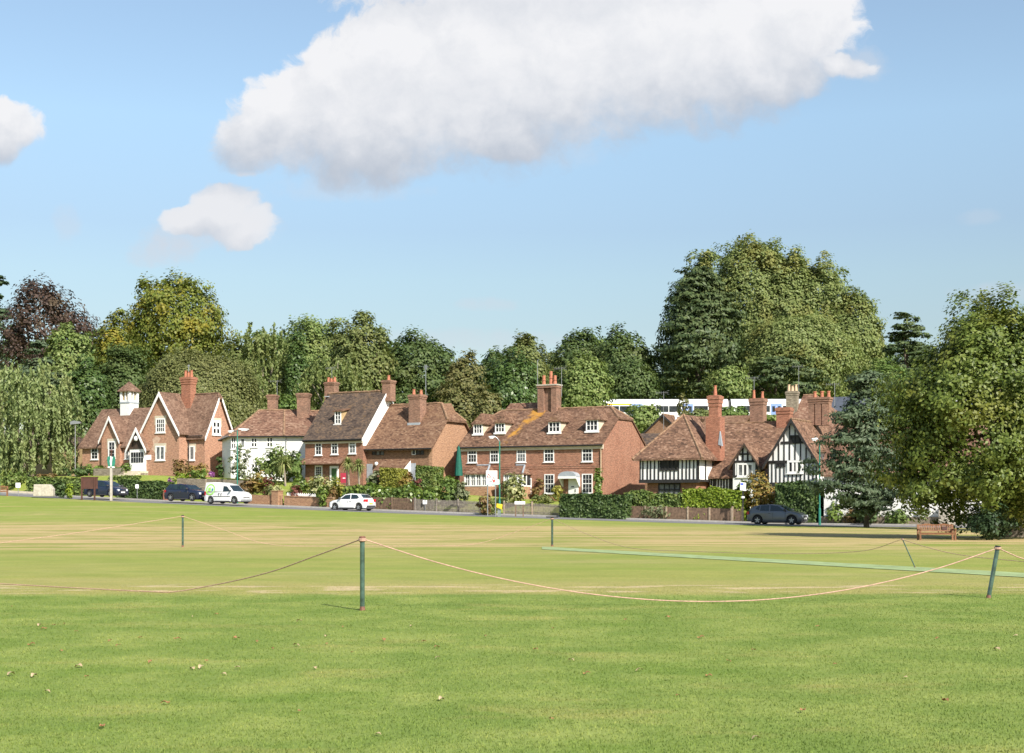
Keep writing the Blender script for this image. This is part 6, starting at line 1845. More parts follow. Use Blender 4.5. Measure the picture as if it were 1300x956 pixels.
# red agent board
X, D, zg = pxz(436, 3.2); s_ = D/F
zz_ = lambda py: H+(HY-py)*s_-zg
e = empty('sale_board', (X, D, zg), 0, 'red agent board on a dark post among the cordylines', 'sign')
mb = MB(); mb.box(-3.7*s_, 3.6*s_, -.03, .01, zz_(613), zz_(600.5)); bd = mb.build('board', M['red'], e)
mb = MB()
for q in (-1.2, -.2, .9): mb.box((q-.3)*s_+.05, (q+.3)*s_+.08, -.034, -.031, zz_(607.5), zz_(606.5))
mb.build('lettering', M['signwhite'], bd)
mb = MB(); mb.box(3.7*s_, 4.8*s_, -.05, .05, -.3, zz_(598)); mb.build('post', M['gutter'], e)
X, D, zg = pxz(943.3, 1.9); s_ = D/F
e = empty('sale_board', (X, D, zg), 0, 'white and blue agent board on a tall black pole by the garden gate', 'sign')
zz_ = lambda py: H+(HY-py)*s_-zg
mb = MB(); mb.prism([(-3.8*s_, zz_(622)), (3.4*s_, zz_(623.3)), (3.8*s_, zz_(613)), (-3.6*s_, zz_(612))], 'y', -.03, .01); bd = mb.build('board', M['signwhite'], e)
mb = MB(); mb.box(-3.3*s_, .6*s_, -.034, -.031, zz_(616), zz_(613.2)); mb.build('logo', M['blue'], bd)
mb = MB(); mb.box(-.05, .05, .012, .1, -.3, zz_(615)); mb.build('post', M['black'], e)
mb = MB(); mb.box(-.11, .11, -.03, .0, zz_(632.5), zz_(630)); mb.build('letter_plate', M['signwhite'], e)

# ------------------------------------------------------------------ closed parasol
X, D, zg = pxz(582.3, 7.0); s_ = D/F
e = empty('parasol', (X, D, zg), 0, 'tall closed green parasol standing left of the red brick house', 'parasol')
zz_ = lambda py: H+(HY-py)*s_-zg
mb = MB(); vs_ = []; fs = []
prof = [(604, 4.6), (598, 4.3), (585, 3.2), (572, 2.0), (567.5, 1.2), (566, .4)]
for py, r in prof:
    for k in range(24):
        a = 2*math.pi*k/24; rr = r*s_*(1+.16*math.cos(8*a))
        vs_.append((rr*math.cos(a), rr*math.sin(a), zz_(py)))
for i in range(len(prof)-1):
    for k in range(24): fs.append((i*24+k, i*24+(k+1) % 24, (i+1)*24+(k+1) % 24, (i+1)*24+k))
mb.add(vs_, fs); mb.build('canopy', M['parasol'], e, smooth=True)
mb = MB(); mb.tube([(0, 0, -.2), (0, 0, zz_(565))], .035, 8); mb.build('pole', M['darkwood'], e)

# ------------------------------------------------------------------ benches
def bench(label, px, py, D, ang, w=1.85, mat='teak', plaque=True):
    X = (px-650)/F*D; z = H+(HY-py)/F*D
    e = empty('park_bench', (X, D, z), ang, label, 'bench')
    h = w/2
    for sx in (-1, 1):
        x = sx*(h-.04)
        mb = MB(); mb.box(x-.035, x+.035, -.28, -.21, -.1, .62); mb.build('leg', M[mat], e)
        mb = MB(); mb.prism([(.22, -.1), (.29, -.1), (.36, .9), (.29, .9)], 'x', x-.035, x+.035); mb.build('leg', M[mat], e)
        mb = MB(); mb.box(x-.04, x+.04, -.32, .3, .62, .66); mb.build('armrest', M[mat], e)
    mb = MB()
    for i in range(6): mb.box(-h+.01, h-.01, -.29+i*.085, -.225+i*.085, .42, .445)
    mb.box(-h+.04, h-.04, -.275, -.25, .33, .419); mb.build('seat', M[mat], e)
    mb = MB()
    mb.prism([(.255, .5), (.295, .5), (.3, .57), (.26, .57)], 'x', -h+.03, h-.03)
    for i in range(19):
        x = -h+.1+(2*h-.2)*i/18
        mb.prism([(.268, .57), (.285, .57), (.32, .86), (.303, .86)], 'x', x-.022, x+.022)
    top = [(-h+.03, .84)]+[(-h+.03+(2*h-.06)*i/24, .905+(.05*max(0, math.sin((i/24-.12)/.3*math.pi)) if .12 < i/24 < .42 else 0)+(.05*max(0, math.sin((i/24-.58)/.3*math.pi)) if .58 < i/24 < .88 else 0)) for i in range(25)]+[(h-.03, .84)]
    mb.prism(top, 'y', .29, .335)
    bk = mb.build('backrest', M[mat], e)
    if plaque:
        mb = MB(); mb.box(.28, .5, .245, .262, .6, .78); mb.build('plaque', M['sign_brown'], bk)
    return e
bench('varnished wooden park bench with crested slatted back under the chestnut tree', 1189, 686.0, 60, R(-5), w=1.52).scale = (1, 1, .74)
X, D, zg = pxz(-2, -5.5)
bench('weathered wooden bench cut off by the left edge of the picture', -4, 629, D, R(10), w=2.0, plaque=False)

# ------------------------------------------------------------------ fences and walls (street coordinates)
def pv3(u, v, z=0): 
    x, y = to_xy(u, v); return Vector((x, y, z))
def fence(label, p0, p1, v, h, mat, postmat, style='picket', pitch=2.2, ph=.18, posts=True, name='fence', group=None):
    u0, u1 = u_of(p0, v), u_of(p1, v)
    um = (u0+u1)/2; c = pv3(um, v); zc = tz(c.x, c.y)
    e = empty(name, (c.x, c.y, zc), -ANG, label, 'fence' if name == 'fence' else 'gate', group)
    zf = lambda u: tz(*to_xy(u, v))-zc
    step = .115 if style == 'picket' else .1
    w = .075 if style == 'picket' else .098
    n_ = int((u1-u0)/step)
    mb = MB(); rr = random.Random(int(p0))
    for i in range(n_):
        u = u0+(i+.5)*step; z = zf(u); t = u-um
        hh = h+rr.uniform(-.025, .025)
        if style == 'picket':
            mb.prism([(t-w/2, z+.04), (t+w/2, z+.04), (t+w/2, z+hh-.06), (t, z+hh), (t-w/2, z+hh-.06)], 'y', -.012, .012)
        else:
            mb.box(t-w/2, t+w/2, -.012+rr.uniform(-.008, .008), .012, z+.03, z+hh)
    mb.build('pickets' if style == 'picket' else 'boards', M[mat], e)
    mb = MB(); k = max(1, int((u1-u0)/2))
    for f in (.25, .8):
        pth = [(u0+(u1-u0)*i/k-um, .04, zf(u0+(u1-u0)*i/k)+h*f) for i in range(k+1)]
        mb.tube(pth, .04, 4)
    mb.build('rails', M[mat], e)
    if posts:
        k = max(1, round((u1-u0)/pitch))
        for i in range(k+1):
            u = u0+(u1-u0)*i/k
            mb = MB(); mb.box(u-um-.06, u-um+.06, -.075, .045, zf(u)-.3, zf(u)+h+ph); mb.build('post', M[postmat], e)
    return e
fence('brown picket fence topped by the laurel hedge, right of the white hatchback', 470, 526, 2.95, 1.15, 'fence_brown', 'fence_brown', ph=.05)
fence('grey picket fence with white notice, running to the bushy shrub', 527, 610, 2.95, 1.1, 'fence_grey', 'fence_grey', ph=.12)
fence('grey picket fence in front of the red brick house', 640, 712, 2.95, 1.05, 'fence_grey', 'fence_post', ph=.14)
fence('brown close-boarded fence below the two hedges of the timber-framed house', 793, 929, 2.95, 1.05, 'fence_brown', 'fence_post', style='board', pitch=2.0, ph=.06)
fence('brown boarded garden gate next to the grey hatchback', 930, 943, 2.95, 1.05, 'fence_brown', 'fence_post', style='board', name='garden_gate', pitch=1.0)
e = small_sign('white notice with grey print fixed on the grey picket fence', 539.5, 2.85, 635, 5.2, 5, 1)
mb = MB(); mb.box(-.1, .12, -.036, -.031, .9, 1.0); mb.build('print', M['metal'], e)
def wall(label, p0, p1, v, h, mat, thick=.3, cop=None, name='garden_wall', piers=(), flat=False):
    u0, u1 = u_of(p0, v), u_of(p1, v); um = (u0+u1)/2
    c = pv3(um, v); zc = tz(c.x, c.y)
    e = empty(name, (c.x, c.y, zc), -ANG, label, 'wall')
    zf = lambda u: tz(*to_xy(u, v))-zc
    k = max(1, int((u1-u0)/1.5))
    mb = MB(); vs_ = []; fs = []
    rr = random.Random(int(p0))
    for i in range(k+1):
        u = u0+(u1-u0)*i/k; z = zf(u); t = u-um
        dz = rr.uniform(-.04, .04) if mat == 'stone_wall' else 0
        for (b_, zz) in ((-thick/2, z-.5), (-thick/2, z+h+dz), (thick/2, z+h+dz), (thick/2, z-.5)): vs_.append((t, b_, zz))
        if i:
            a = (i-1)*4
            for q in range(4): fs.append((a+q, a+4+q, a+4+(q+1) % 4, a+(q+1) % 4))
    fs += [(0, 1, 2, 3), tuple(k*4+q for q in (3, 2, 1, 0))]
    mb.add(vs_, fs); mb.build('masonry', M[mat], e)
    if cop:
        mb = MB()
        for i in range(k):
            ua, ub = u0+(u1-u0)*i/k, u0+(u1-u0)*(i+1)/k
            za, zb2 = zf(ua), zf(ub)
            mb.prism([(ua-um, za+h+.01), (ub-um-.01, zb2+h+.01), (ub-um-.01, zb2+h+.09), (ua-um, za+h+.09)], 'y', -thick/2-.05, thick/2+.05)
        mb.build('coping', M[cop], e)
    for (pp, w, hh) in piers:
        u = u_of(pp, v); mb = MB(); mb.box(u-um-w/2, u-um+w/2, -w/2, w/2, zf(u)-.5, zf(u)+hh); mb.box(u-um-w/2-.04, u-um+w/2+.04, -w/2-.04, w/2+.04, zf(u)+hh+.001, zf(u)+hh+.08)
        mb.build('pier', M[mat], e)
    return e
wall('low tan brick garden wall with a square pier, right of the white van', 316, 358, 2.9, .95, 'brick_wall', piers=((352, .75, 1.35),))
wall('long tan brick garden wall in front of the yellow-green shrubs', 362, 424, 2.9, .9, 'brick_wall', cop='brick_wall')
wall('rough stone retaining wall behind the navy car', 226, 262, 4.2, 1.35, 'stone_wall')
wall('rough stone retaining wall behind the white van', 262, 316, 4.4, 1.2, 'stone_wall')
wall('short orange brick pier wall at the end of the long dark hedge', 208, 217, 3.0, .85, 'brick_chim_red', piers=((212, .5, .95),))
wall('low rubble stone wall behind the wooden bench', 1042, 1192, 2.6, .62, 'stone_wall', .4)
wall('pale plastered wall with a cream stone pier, right of the rubble wall', 1196, 1242, 2.4, .9, 'stonepale', .35, piers=((1200, .75, 1.25),))
wall('dark grey stone wall at the right edge under the chestnut', 1266, 1360, -31, 1.0, 'stone_wall', .4)
wall('low pale kerb wall before the round hedges at the left', -10, 64, 1.9, .3, 'cream', .3)
wall('short retaining wall below the old school porch', 120, 158, 6.6, .75, 'stone_wall')
# white scalloped edging on the brick wall
u0, u1 = u_of(364, 3.3), u_of(401, 3.3); c = pv3((u0+u1)/2, 3.3); zc = tz(c.x, c.y)
e = empty('garden_edging', (c.x, c.y, zc), -ANG, 'white scalloped edging on top of the tan brick wall', 'edging')
mb = MB()
k = 14
for i in range(k):
    a, b_ = u0+(u1-u0)*i/k, u0+(u1-u0)*(i+1)/k; um = (u0+u1)/2
    z = tz(*to_xy((a+b_)/2, 3.3))-zc+1.02
    mb.prism([(a-um+.02, z-.25), (b_-um-.02, z-.25), (b_-um-.02, z), ((a+b_)/2-um, z+.12), (a-um+.02, z)], 'y', -.02, .02)
mb.build('scallops', M['white'], e)
# stone steps at the school porch
X, D, zg = pxz(172, 7.4)
mb = MB()
for i in range(4): mb.box(-1.2, 1.2, -1.6+i*.35, .6, -.6+0, .1+i*.18)
o = mb.build('porch_steps', M['cream'], bevel=.01); o.location = (X, D, H+(HY-606)/F*D); o.rotation_euler = (0, 0, -ANG); tag(o, 'pale stone steps leading up to the old school porch', 'steps')
# ------------------------------------------------------------------ trees, back to front
GB = 'trees of the wood behind'
far = []
FAR = [(20, 420, 30), (62, 432, 34), (108, 425, 32), (150, 415, 30), (190, 430, 34), (300, 425, 34), (345, 420, 34), (380, 418, 34), (440, 425, 32), (490, 430, 34), (545, 432, 32), (585, 455, 30), (625, 450, 34), (660, 428, 34), (705, 442, 34), (760, 430, 36), (820, 440, 34),
       (870, 440, 34), (930, 430, 34), (990, 440, 36), (1050, 430, 36), (1110, 430, 34), (1160, 425, 34), (1220, 430, 36), (1280, 420, 36)]
kinds = ['lf_dark', 'lf_mid', 'lf_olive']
protos = []
for i, m_ in enumerate(kinds):
    px, top, hw = FAR[i]
    t = tree('woodland_tree', ['dark green woodland tree in the row at the back', 'mid green woodland tree in the row at the back', 'olive woodland tree in the row at the back'][i],
             px, 262, top, hw+8, top+120, m_, nl=30, rf=(.22, .32), s=2.4, dens=.9, group=GB+': '+['dark', 'mid green', 'olive'][i])
    protos.append(t)
for i, (px, top, hw) in enumerate(FAR[3:]):
    src = protos[(i*2+1) % 3]
    c = copy_tree(src)
    D = 258+(i*7) % 16
    X = (px-650)/F*D
    c.location = (X, D, tz(X, D)-1.0)
    hsrc = {0: 420, 1: 432, 2: 425}[(i*2+1) % 3]
    k = (H+(HY-top)/F*D-c.location.z)/(H+(HY-hsrc)/F*262-src.location.z)
    c.scale = (k*1.1, k*1.1, k)
    c.rotation_euler = (0, 0, i*1.7)
# left group
tree('conifer_tree', 'dark conifer cut off by the left edge of the picture', -2, 215, 347, 26, 500, 'lf_cedar', nl=18, shape='cone', rf=(.3, .42), flat=.5, s=2.8)
tree('copper_beech', 'large purple-brown copper beech at the left against the sky', 58, 192, 352, 66, 480, 'lf_copper', nl=26, rf=(.24, .36), dens=.75, bark='bark_pale', limbs=12, skin=.1, r0=.45, s=2.6, seed=11)
tree('broadleaf_tree', 'yellow-green tree in front of the copper beech', 88, 174, 410, 34, 520, 'lf_light', nl=16, s=2.8, asp=1.8)
tree('blue_conifer', 'small blue-green conifer between the willow and the copper beech', 48, 166, 430, 30, 520, 'lf_blue', nl=18, shape='cone', flat=.4, s=2.6)
tree('broadleaf_tree', 'dense dark green tree right of the willow', 112, 164, 452, 36, 592, 'lf_ivy', nl=16, s=2.6)
tree('broadleaf_tree', 'green and yellowish tree between copper beech and turning lime', 150, 200, 392, 34, 520, 'lf_lime', nl=16, s=2.6)
tree('broadleaf_tree', 'dark shaded tree behind the bell turret', 158, 180, 440, 42, 580, 'lf_dark', nl=18)
tree('broadleaf_tree', 'short yellowing tree between willow and old school', 96, 172, 497, 17, 575, 'lf_gold', nl=10, s=2.6, dens=.6)
tree('lime_tree', 'tall rounded lime tree with yellowing leaves', 226, 188, 347, 70, 490, 'lf_lime', nl=34, rf=(.22, .34), s=2.6, dens=1.0, seed=5)
tree('domed_tree', 'broad dome-shaped olive green tree behind the old school', 254, 164, 434, 95, 625, 'lf_dome', nl=60, rf=(.2, .28), skin=1.3, shape='dome', s=2.0, cap=70000, dens=1.0, K=30, sig=.26, seed=8)
tree('weeping_birch', 'tall weeping birch left of the ivy-clad trunk', 332, 190, 402, 54, 560, 'lf_birch', nl=34, weep=.5, s=2.6, asp=1.9, bark='bark_pale')
tree('ivy_clad_tree', 'narrow ivy-clad tree trunk between the birches', 377, 186, 422, 17, 560, 'lf_ivy', nl=18, rf=(.5, .8), s=2.6, K=14)
tree('broadleaf_tree', 'pale green round-topped tree behind the birches', 398, 214, 398, 56, 540, 'lf_light', nl=20, s=2.6)
tree('weeping_birch', 'lower pale weeping birch behind the dark-roofed house', 425, 180, 438, 54, 560, 'lf_birch', nl=34, weep=.45, s=2.6, asp=1.9, bark='bark_pale')
tree('broadleaf_tree', 'tall pointed olive tree above the dark roof', 457, 203, 397, 46, 540, 'lf_olive', nl=20, rf=(.26, .38), s=2.7, seed=3)
tree('oak_tree', 'wide dark green oak above the half-hipped roof', 530, 212, 417, 58, 560, 'lf_dark', nl=30, rf=(.24, .34), s=2.8, K=20, seed=21)
tree('broadleaf_tree', 'brownish olive tree right of the dark oak', 590, 202, 444, 32, 560, 'lf_brownol', nl=16, s=2.6)
tree('broadleaf_tree', 'low brownish tree behind the gap between the brick houses', 588, 182, 484, 38, 570, 'lf_brownol', nl=16, s=2.8)
tree('broadleaf_tree', 'round pale olive tree top behind the ivy-green tree', 668, 216, 421, 32, 530, 'lf_olive', nl=16, s=2.6)
tree('broadleaf_tree', 'dark tree left of the ivy-green tree', 630, 208, 441, 28, 540, 'lf_dark', nl=16, s=2.6)
tree('ivy_clad_tree', 'bushy glossy dark green tree behind the big three-pot chimney', 652, 182, 446, 42, 560, 'lf_ivy', nl=24, rf=(.28, .4), s=2.8, K=12)
tree('broadleaf_tree', 'light green tree left of the white train', 741, 192, 446, 40, 560, 'lf_light', nl=20, s=2.6, seed=31)
tree('oak_tree', 'dark oak behind the light green tree', 736, 236, 414, 42, 530, 'lf_dark', nl=24, rf=(.24, .34), s=2.8)
tree('oak_tree', 'dark oak next to the big pine', 792, 230, 412, 46, 530, 'lf_dark', nl=26, rf=(.24, .34), s=2.8)
tree('broadleaf_tree', 'lower dark tree between oak and pine above the train', 800, 222, 455, 42, 520, 'lf_dark', nl=18, s=2.6)
# poplars and pine
tree('poplar_tree', 'left shoulder poplar rising just behind the big pine', 888, 246, 318, 38, 520, 'lf_poplar', nl=46, skin=.75, rf=(.22, .32), s=2.3, K=26, dens=1.1)
tree('poplar_tree', 'tallest round-topped poplar in the middle of the clump', 958, 252, 292, 66, 520, 'lf_poplar', nl=80, skin=.75, rf=(.18, .26), s=2.3, K=26, dens=1.15, seed=41)
tree('poplar_tree', 'poplar on the right slope of the clump', 1035, 250, 324, 54, 520, 'lf_poplar', nl=70, skin=.75, rf=(.18, .27), s=2.3, K=26, dens=1.15, seed=42)
tree('poplar_tree', 'lowest poplar at the right end of the clump', 1085, 246, 360, 42, 520, 'lf_poplar', nl=54, skin=.75, rf=(.2, .3), s=2.3, K=26, dens=1.1, seed=43)
tree('poplar_tree', 'poplar between the tallest one and the right slope', 998, 249, 304, 46, 520, 'lf_poplar', nl=60, skin=.75, rf=(.2, .3), s=2.3, K=26, seed=47)
tree('poplar_tree', 'broad lower poplar filling the foot of the clump', 1010, 240, 390, 90, 525, 'lf_poplar', nl=64, skin=.75, rf=(.2, .3), s=2.3, K=24, seed=44)
tree('pine_tree', 'massive dark green pine with layered boughs above the train', 886, 226, 330, 64, 512, 'lf_pine', nl=60, rf=(.2, .3), shape='egg', flat=.4, skin=.35, s=2.6, asp=2.2, K=14, dens=1.2, r0=.7, seed=51)
tree('dark_conifer', 'dark low spreading conifer behind the pale chimney', 985, 224, 445, 62, 520, 'lf_pine', nl=30, rf=(.26, .36), flat=.4, s=2.7, asp=2.0)
tree('broadleaf_tree', 'small yellowish tree behind the train beside the pine', 925, 218, 462, 34, 515, 'lf_light', nl=14, s=2.8, dens=.8)
tree('cedar_tree', 'dark flat-tiered cedar top just left of the chestnut', 1152, 200, 391, 34, 560, 'lf_pine', nl=44, rf=(.28, .42), flat=.2, s=2.6, asp=2, K=12, dens=1.3, seed=61)
tree('broadleaf_tree', 'mid green tree between poplars and cedar', 1125, 196, 455, 36, 560, 'lf_mid', nl=18, s=2.6)
# in front of the train
tree('garden_tree', 'bushy green tree in front of the white train', 818, 178, 513, 26, 580, 'lf_light', nl=14, s=2.8)
tree('garden_tree', 'thin little tree in front of the white train', 868, 190, 500, 9, 545, 'lf_brownol', nl=8, s=2.4, dens=.5)
tree('garden_tree', 'low bush in front of the train by the tall red chimney', 892, 186, 518, 22, 560, 'lf_olive', nl=10, s=2.6)
tree('garden_tree', 'low bush in front of the train between the chimneys', 930, 184, 516, 20, 560, 'lf_mid', nl=10, s=2.6)
tree('garden_tree', 'low bush in front of the train right of the two-pot chimney', 982, 182, 526, 16, 560, 'lf_light', nl=10, s=2.6)
tree('garden_tree', 'olive bush behind the half-hipped brick house', 620, 172, 490, 24, 570, 'lf_brownol', nl=10, s=2.6)
tree('garden_tree', 'dark bush behind the white house chimneys', 362, 172, 500, 30, 575, 'lf_mid', nl=12, s=2.6)
tree('garden_tree', 'green bush behind the dark-roofed house', 440, 172, 500, 34, 575, 'lf_olive', nl=12, s=2.6)
tree('garden_tree', 'dark green bush behind the oak above the white gable', 520, 172, 500, 34, 575, 'lf_dark', nl=12, s=2.6)
# near trees
tree('weeping_willow', 'big pale weeping willow at the left of the street', 40, 154, 453, 62, 612, 'lf_willow', nl=34, rf=(.26, .38), weep=.55, s=2.6, asp=2.2, dens=1.15, bark='bark_pale', seed=71)
tree('blue_pine', 'blue-green pine spreading in front of the gabled wing', 1100, 95, 462, 52, 660, 'lf_blue', extra=((1044, 592, 22), (1062, 560, 20), (1058, 618, 24), (1075, 530, 22), (1086, 628, 24), (1112, 634, 26), (1098, 645, 24)), nl=54, rf=(.24, .36), flat=.55, skin=.2, s=2.5, asp=2.4, K=14, dens=1.25, r0=.17, seed=72, shape='egg', zlow=-.9)
tree('chestnut_tree', 'great broad chestnut tree filling the right side', 1262, 63, 366, 152, 683, 'lf_chest', nl=95, rf=(.16, .24), s=3.0, asp=1.7, K=15, sig=.2, dens=1.3, skin=.12, r0=.26, limbs=14, up=.2, cap=110000, seed=73, zlow=-.97, ydepth=.8, shape='egg')
tree('chestnut_tree', 'lower chestnut bough tree at the right edge behind the great chestnut', 1310, 84, 440, 60, 665, 'lf_chest', nl=26, s=4, asp=1.7, dens=1.0)
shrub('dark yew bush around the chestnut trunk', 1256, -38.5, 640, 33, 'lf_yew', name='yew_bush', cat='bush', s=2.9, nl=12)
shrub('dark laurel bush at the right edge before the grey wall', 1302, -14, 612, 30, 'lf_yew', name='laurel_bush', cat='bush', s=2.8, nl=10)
# blue pine's low bough reaching left
# ------------------------------------------------------------------ hedges
hedge_px('long low dark clipped hedge beside the people carrier', 149, 209, 3.0, 611.5, 1.4, 'lf_hedgedk', s=.17)
hedge_px('short upper clipped hedge on the school bank', 137, 176, 5.2, 605.5, 1.2, 'lf_hedge', s=.17)
hedge_px('low trimmed hedge left of the notice board', 34, 106, 2.6, 608, 1.5, 'lf_hedge', s=.18)
hedge_px('laurel hedge hanging over the brown picket fence', 436, 528, 3.2, 619.5, 1.2, 'lf_laurel', s=.21, wob=.2, hvar=.15)
hedge_px('square clipped golden bush before the brown brick house', 482, 504, 5.2, 595, 1.8, 'lf_goldhedge', name='clipped_bush', s=.15, wob=.04, cat='bush')
hedge_px('square clipped bush beside the half-hipped gable', 528, 549.5, 5.4, 592.5, 1.8, 'lf_hedge', name='clipped_bush', s=.15, wob=.05, cat='bush')
hedge_px('dark square-cut hedge in front of the red brick house', 711, 793, 1.3, 629, 1.3, 'lf_hedgedk', s=.15, wob=.1)
hedge_px('clipped green hedge over the boarded fence, left part', 792, 868, 3.1, 627, 1.5, 'lf_hedge', s=.15, wob=.12, hvar=.08)
hedge_px('bright yellow-green hedge over the boarded fence', 867, 942, 3.1, 622.5, 1.6, 'lf_bright', s=.15, wob=.12, hvar=.06)
hedge_px('tall dark hedge behind the grey hatchback', 985, 1034, 2.4, 615, 2.0, 'lf_hedgedk', s=.15, wob=.2)
hedge_px('smooth bright green hedge behind the right street lamp', 1026, 1052, 4.5, 616, 1.6, 'lf_hedge', s=.14, wob=.04)
# ------------------------------------------------------------------ shrubs and garden plants
shrub('large rounded clipped bush at the far left', 16, 4.2, 598, 22, 'lf_hedge', name='clipped_bush', cat='bush', nl=14, s=2.2, rf=(.45, .6))
shrub('brown-tinged rounded bush behind the low left hedge', 56, 4.9, 600.5, 20, 'lf_rust', nl=10)
shrub('dark green shrub right of the memorial stone', 75, -2.5, 612, 11, 'lf_hedgedk', s=2.2)
shrub('small bright yellow shrub beside the notice board', 88, -3.5, 614, 6.5, 'lf_bright', s=2)
shrub('dark green rounded bush left of the old school', 100, 6.5, 592, 20, 'lf_hedgedk')
shrub('leafy green shrub below the school window at the left', 122, 7.6, 588, 16, 'lf_laurel')
shrub('leafy green shrub beside the school gablet', 148, 7.6, 590, 12, 'lf_mid')
shrub('dense green shrub left of the porch steps', 159, 6.9, 588, 8, 'lf_laurel')
shrub('rusty brown shrub against the school wall', 229, 6.8, 583, 12, 'lf_rust')
shrub('bright green rounded shrub below the school end wall', 253, 6.0, 595, 14, 'lf_laurel', s=2)
shrub('orange-topped shrub below the school end wall', 252, 7.2, 588, 13, 'lf_orange', s=2)
shrub('small yellow-green shrub on the school bank', 232, 5.4, 600, 9, 'lf_bright', s=2)
shrub('purple flower clump by the stone wall', 217, 4.9, 606, 5, 'lf_purple', name='flower_clump', cat='flowers', s=1.6, nl=5, dens=.6)
shrub('purple flower clump by the white house corner', 269, 6.6, 598, 5, 'lf_purple', name='flower_clump', cat='flowers', s=1.6, nl=5, dens=.6)
shrub('dark narrow bush between school and white house', 279, 9, 580, 5, 'lf_hedgedk')
shrub('tall loose sage-green shrub before the white house', 304, 5.6, 563, 15, 'lf_sage', nl=16, s=2, dens=.55, rf=(.25, .4))
shrub('big leafy green bush before the white house', 352, 6.8, 567, 29, 'lf_light', nl=18, s=2.6, asp=2, name='bush', cat='bush')
shrub('rounded bush beside the cordyline near the white house', 374, 6.6, 572, 14, 'lf_mid', s=2.4, asp=2)
shrub('mixed rusty shrub behind the white van', 315, 4.3, 606, 11, 'lf_rust')
shrub('grassy orange-green clump beside the van', 328, 4.5, 599, 10, 'lf_orange', asp=3)
shrub('dark red shrub above the brick wall', 341, 4.2, 607, 7, 'lf_red')
shrub('variegated spiky clump above the brick wall', 348, 3.7, 613, 14, 'lf_var', asp=3.2)
shrub('dark green shrub left of the dull red house', 381, 4.8, 605, 12, 'lf_laurel')
shrub('yellow-green shrub with cream leaves before the dull red house', 408, 4.4, 604, 18, 'lf_var', nl=12)
shrub('yellow bush left of the red agent board', 400, 5.6, 606, 12, 'lf_gold')
shrub('dark green plant hanging over the brick wall', 409, 2.5, 618, 8, 'lf_laurel', asp=2.4)
shrub('reddish low plant on the brick wall', 377, 3.6, 618, 9, 'lf_red', s=2)
shrub('yellow shrub behind the red agent board', 428, 4.4, 606, 9, 'lf_gold')
shrub('shaded shrub at the wall end by the white hatchback', 422, 3.2, 619, 9, 'lf_rust')
shrub('green garden shrub left of the square golden bush', 474, 6, 597, 9, 'lf_sage', asp=2.4)
shrub('russet and green shrub between the two square bushes', 516, 5.6, 600, 12, 'lf_orange')
shrub('red-leaved shrub behind the laurel hedge', 531, 4.4, 608, 6, 'lf_red', s=2)
shrub('green shrub behind the grey picket fence, left end', 548, 3.9, 616, 15, 'lf_laurel', nl=12)
shrub('mid green shrub behind the grey picket fence', 572, 4.4, 609, 12, 'lf_mid', nl=12)
shrub('sage shrub beside the closed parasol', 587, 4.2, 612, 9, 'lf_sage', nl=10)
shrub('round green bush below the closed parasol', 572, 6.0, 603, 12, 'lf_laurel', nl=10)
shrub('untidy olive shrub in front of the grey fence, beside the road sign', 616, -.6, 626, 10, 'lf_rust', nl=12, s=2.2)
shrub('bushy green weeds below the road sign', 622, 1.2, 632, 11, 'lf_olive', nl=10)
shrub('large cream-variegated bush before the red brick house', 652, 4.6, 600, 17, 'lf_var', nl=18, s=2.8, name='bush', cat='bush')
shrub('brownish climber between the red house windows', 684, 9.2, 607, 9, 'lf_rust')
shrub('yellow-green shrub left of the white front door', 708, 7.4, 616, 7, 'lf_gold')
shrub('low green planting before the red house', 690, 5.6, 626, 16, 'lf_olive', nl=12)
shrub('ivy climbing the right corner of the red brick house', 759.5, 7.8, 595, 7, 'lf_laurel', name='climbing_plant', cat='climber', yd=.5, nl=12, rf=(.5, .7))
shrub('yellow and orange bush behind the grey hatchback', 966, 4.0, 599, 22, 'lf_orange', nl=20, s=2.6, name='bush', cat='bush')
shrub('green bush left of the yellow and orange bush', 944, 4.2, 610, 10, 'lf_laurel', nl=10)
shrub('sage climber spilling over the boarded fence', 832, 2.75, 640, 20, 'lf_sage', nl=12, dens=.5, s=2)
shrub('large-leaved bright shrub left of the white cottage window', 1060, 2.6, 636, 14, 'lf_laurel', nl=12, s=2.6)
shrub('leafy shrub below the white cottage window', 1082, 2.2, 645, 12, 'lf_rust')
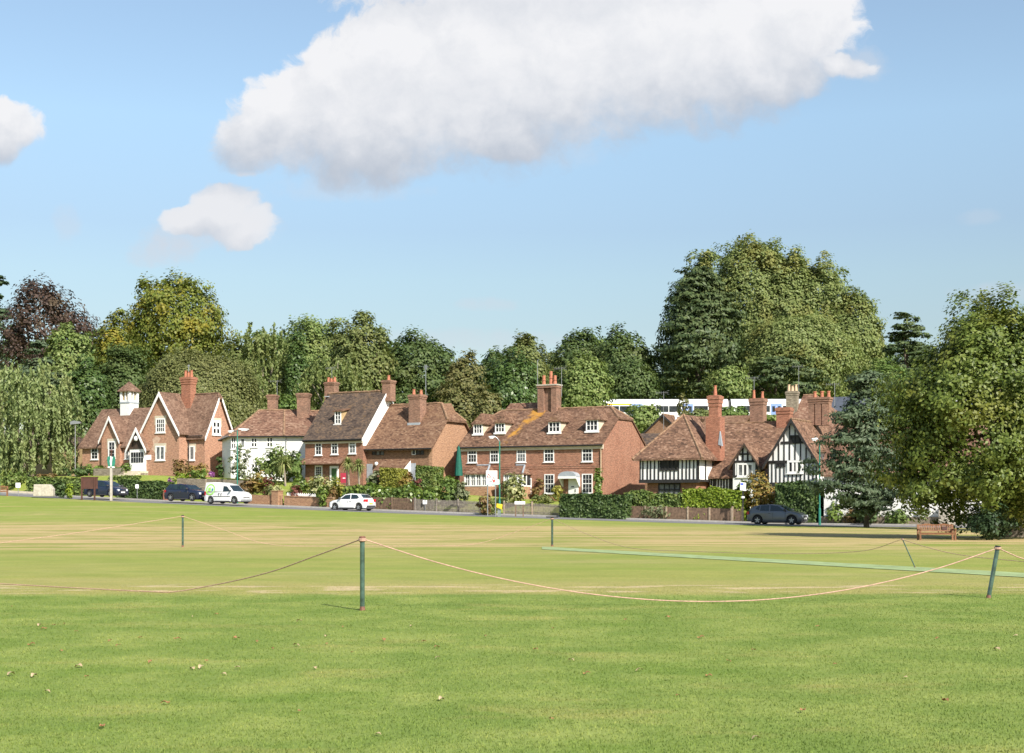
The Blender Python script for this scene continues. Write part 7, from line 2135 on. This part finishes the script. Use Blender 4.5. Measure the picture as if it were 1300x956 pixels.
shrub('dark leafy bush in front of the blue-green pine trunk', 1102, 1.9, 636, 19, 'lf_hedgedk', nl=12)
shrub('low green bush on the rubble wall right of the pine', 1138, 2.2, 645, 16, 'lf_mid', nl=12)
shrub('green shrub behind the rubble wall before the white cottage', 1120, 3.4, 640, 14, 'lf_mid')
shrub('pale green shrub behind the wooden bench', 1172, 3.0, 641, 14, 'lf_light', s=2.6)
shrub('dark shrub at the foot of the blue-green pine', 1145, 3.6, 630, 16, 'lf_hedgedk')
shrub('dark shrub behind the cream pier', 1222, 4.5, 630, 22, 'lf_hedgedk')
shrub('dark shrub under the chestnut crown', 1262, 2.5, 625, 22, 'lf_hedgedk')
# cordylines
def cordyline(label, px, v, cy, r, base):
    X, D, zg = pxz(px, v); s_ = D/F
    zb_ = H+(HY-base)*s_; e = empty('cordyline', (X, D, zb_), 0, label, 'palm', )
    hz = (base-cy)*s_
    mb = MB(); mb.tube([(.1, 0, -.4), (.04, 0, hz*.5), (0, 0, hz)], [.1, .08, .07], 8); mb.build('trunk', M['bark_pale'], e)
    rng = np.random.default_rng(int(px)); n_ = 170
    d = unit(rng.normal(size=(n_, 3))+np.array([0, 0, .35])); Lf = r*s_*(.8+.4*rng.random(n_))
    V = []
    side = unit(np.cross(d, np.array([0, 0, 1.])+rng.normal(size=(n_, 3))*.1))
    p = np.tile([0, 0, hz], (n_, 1)); w = .045
    a = p; b_ = p+d*(Lf*.55)[:, None]; c = b_+(d*(Lf*.45)[:, None])-np.stack([0*Lf, 0*Lf, Lf*.28], -1)
    for (q0, q1, w0, w1) in ((a, b_, w*.6, w), (b_, c, w, .006)):
        V.append(np.stack([q0-side*w0, q0+side*w0, q1+side*w1, q1-side*w1], 1))
    V = np.concatenate(V).reshape(-1, 3)
    leaf_obj('fronds', V, M['lf_spike'], e)
cordyline('cordyline palm with tawny head before the white house', 361, 5.4, 588, 15, 612)
cordyline('left of the two cordyline palms by the red agent board', 442, 4.6, 588.5, 12, 619)
cordyline('right of the two cordyline palms by the red agent board', 455, 4.9, 590.5, 12, 619)
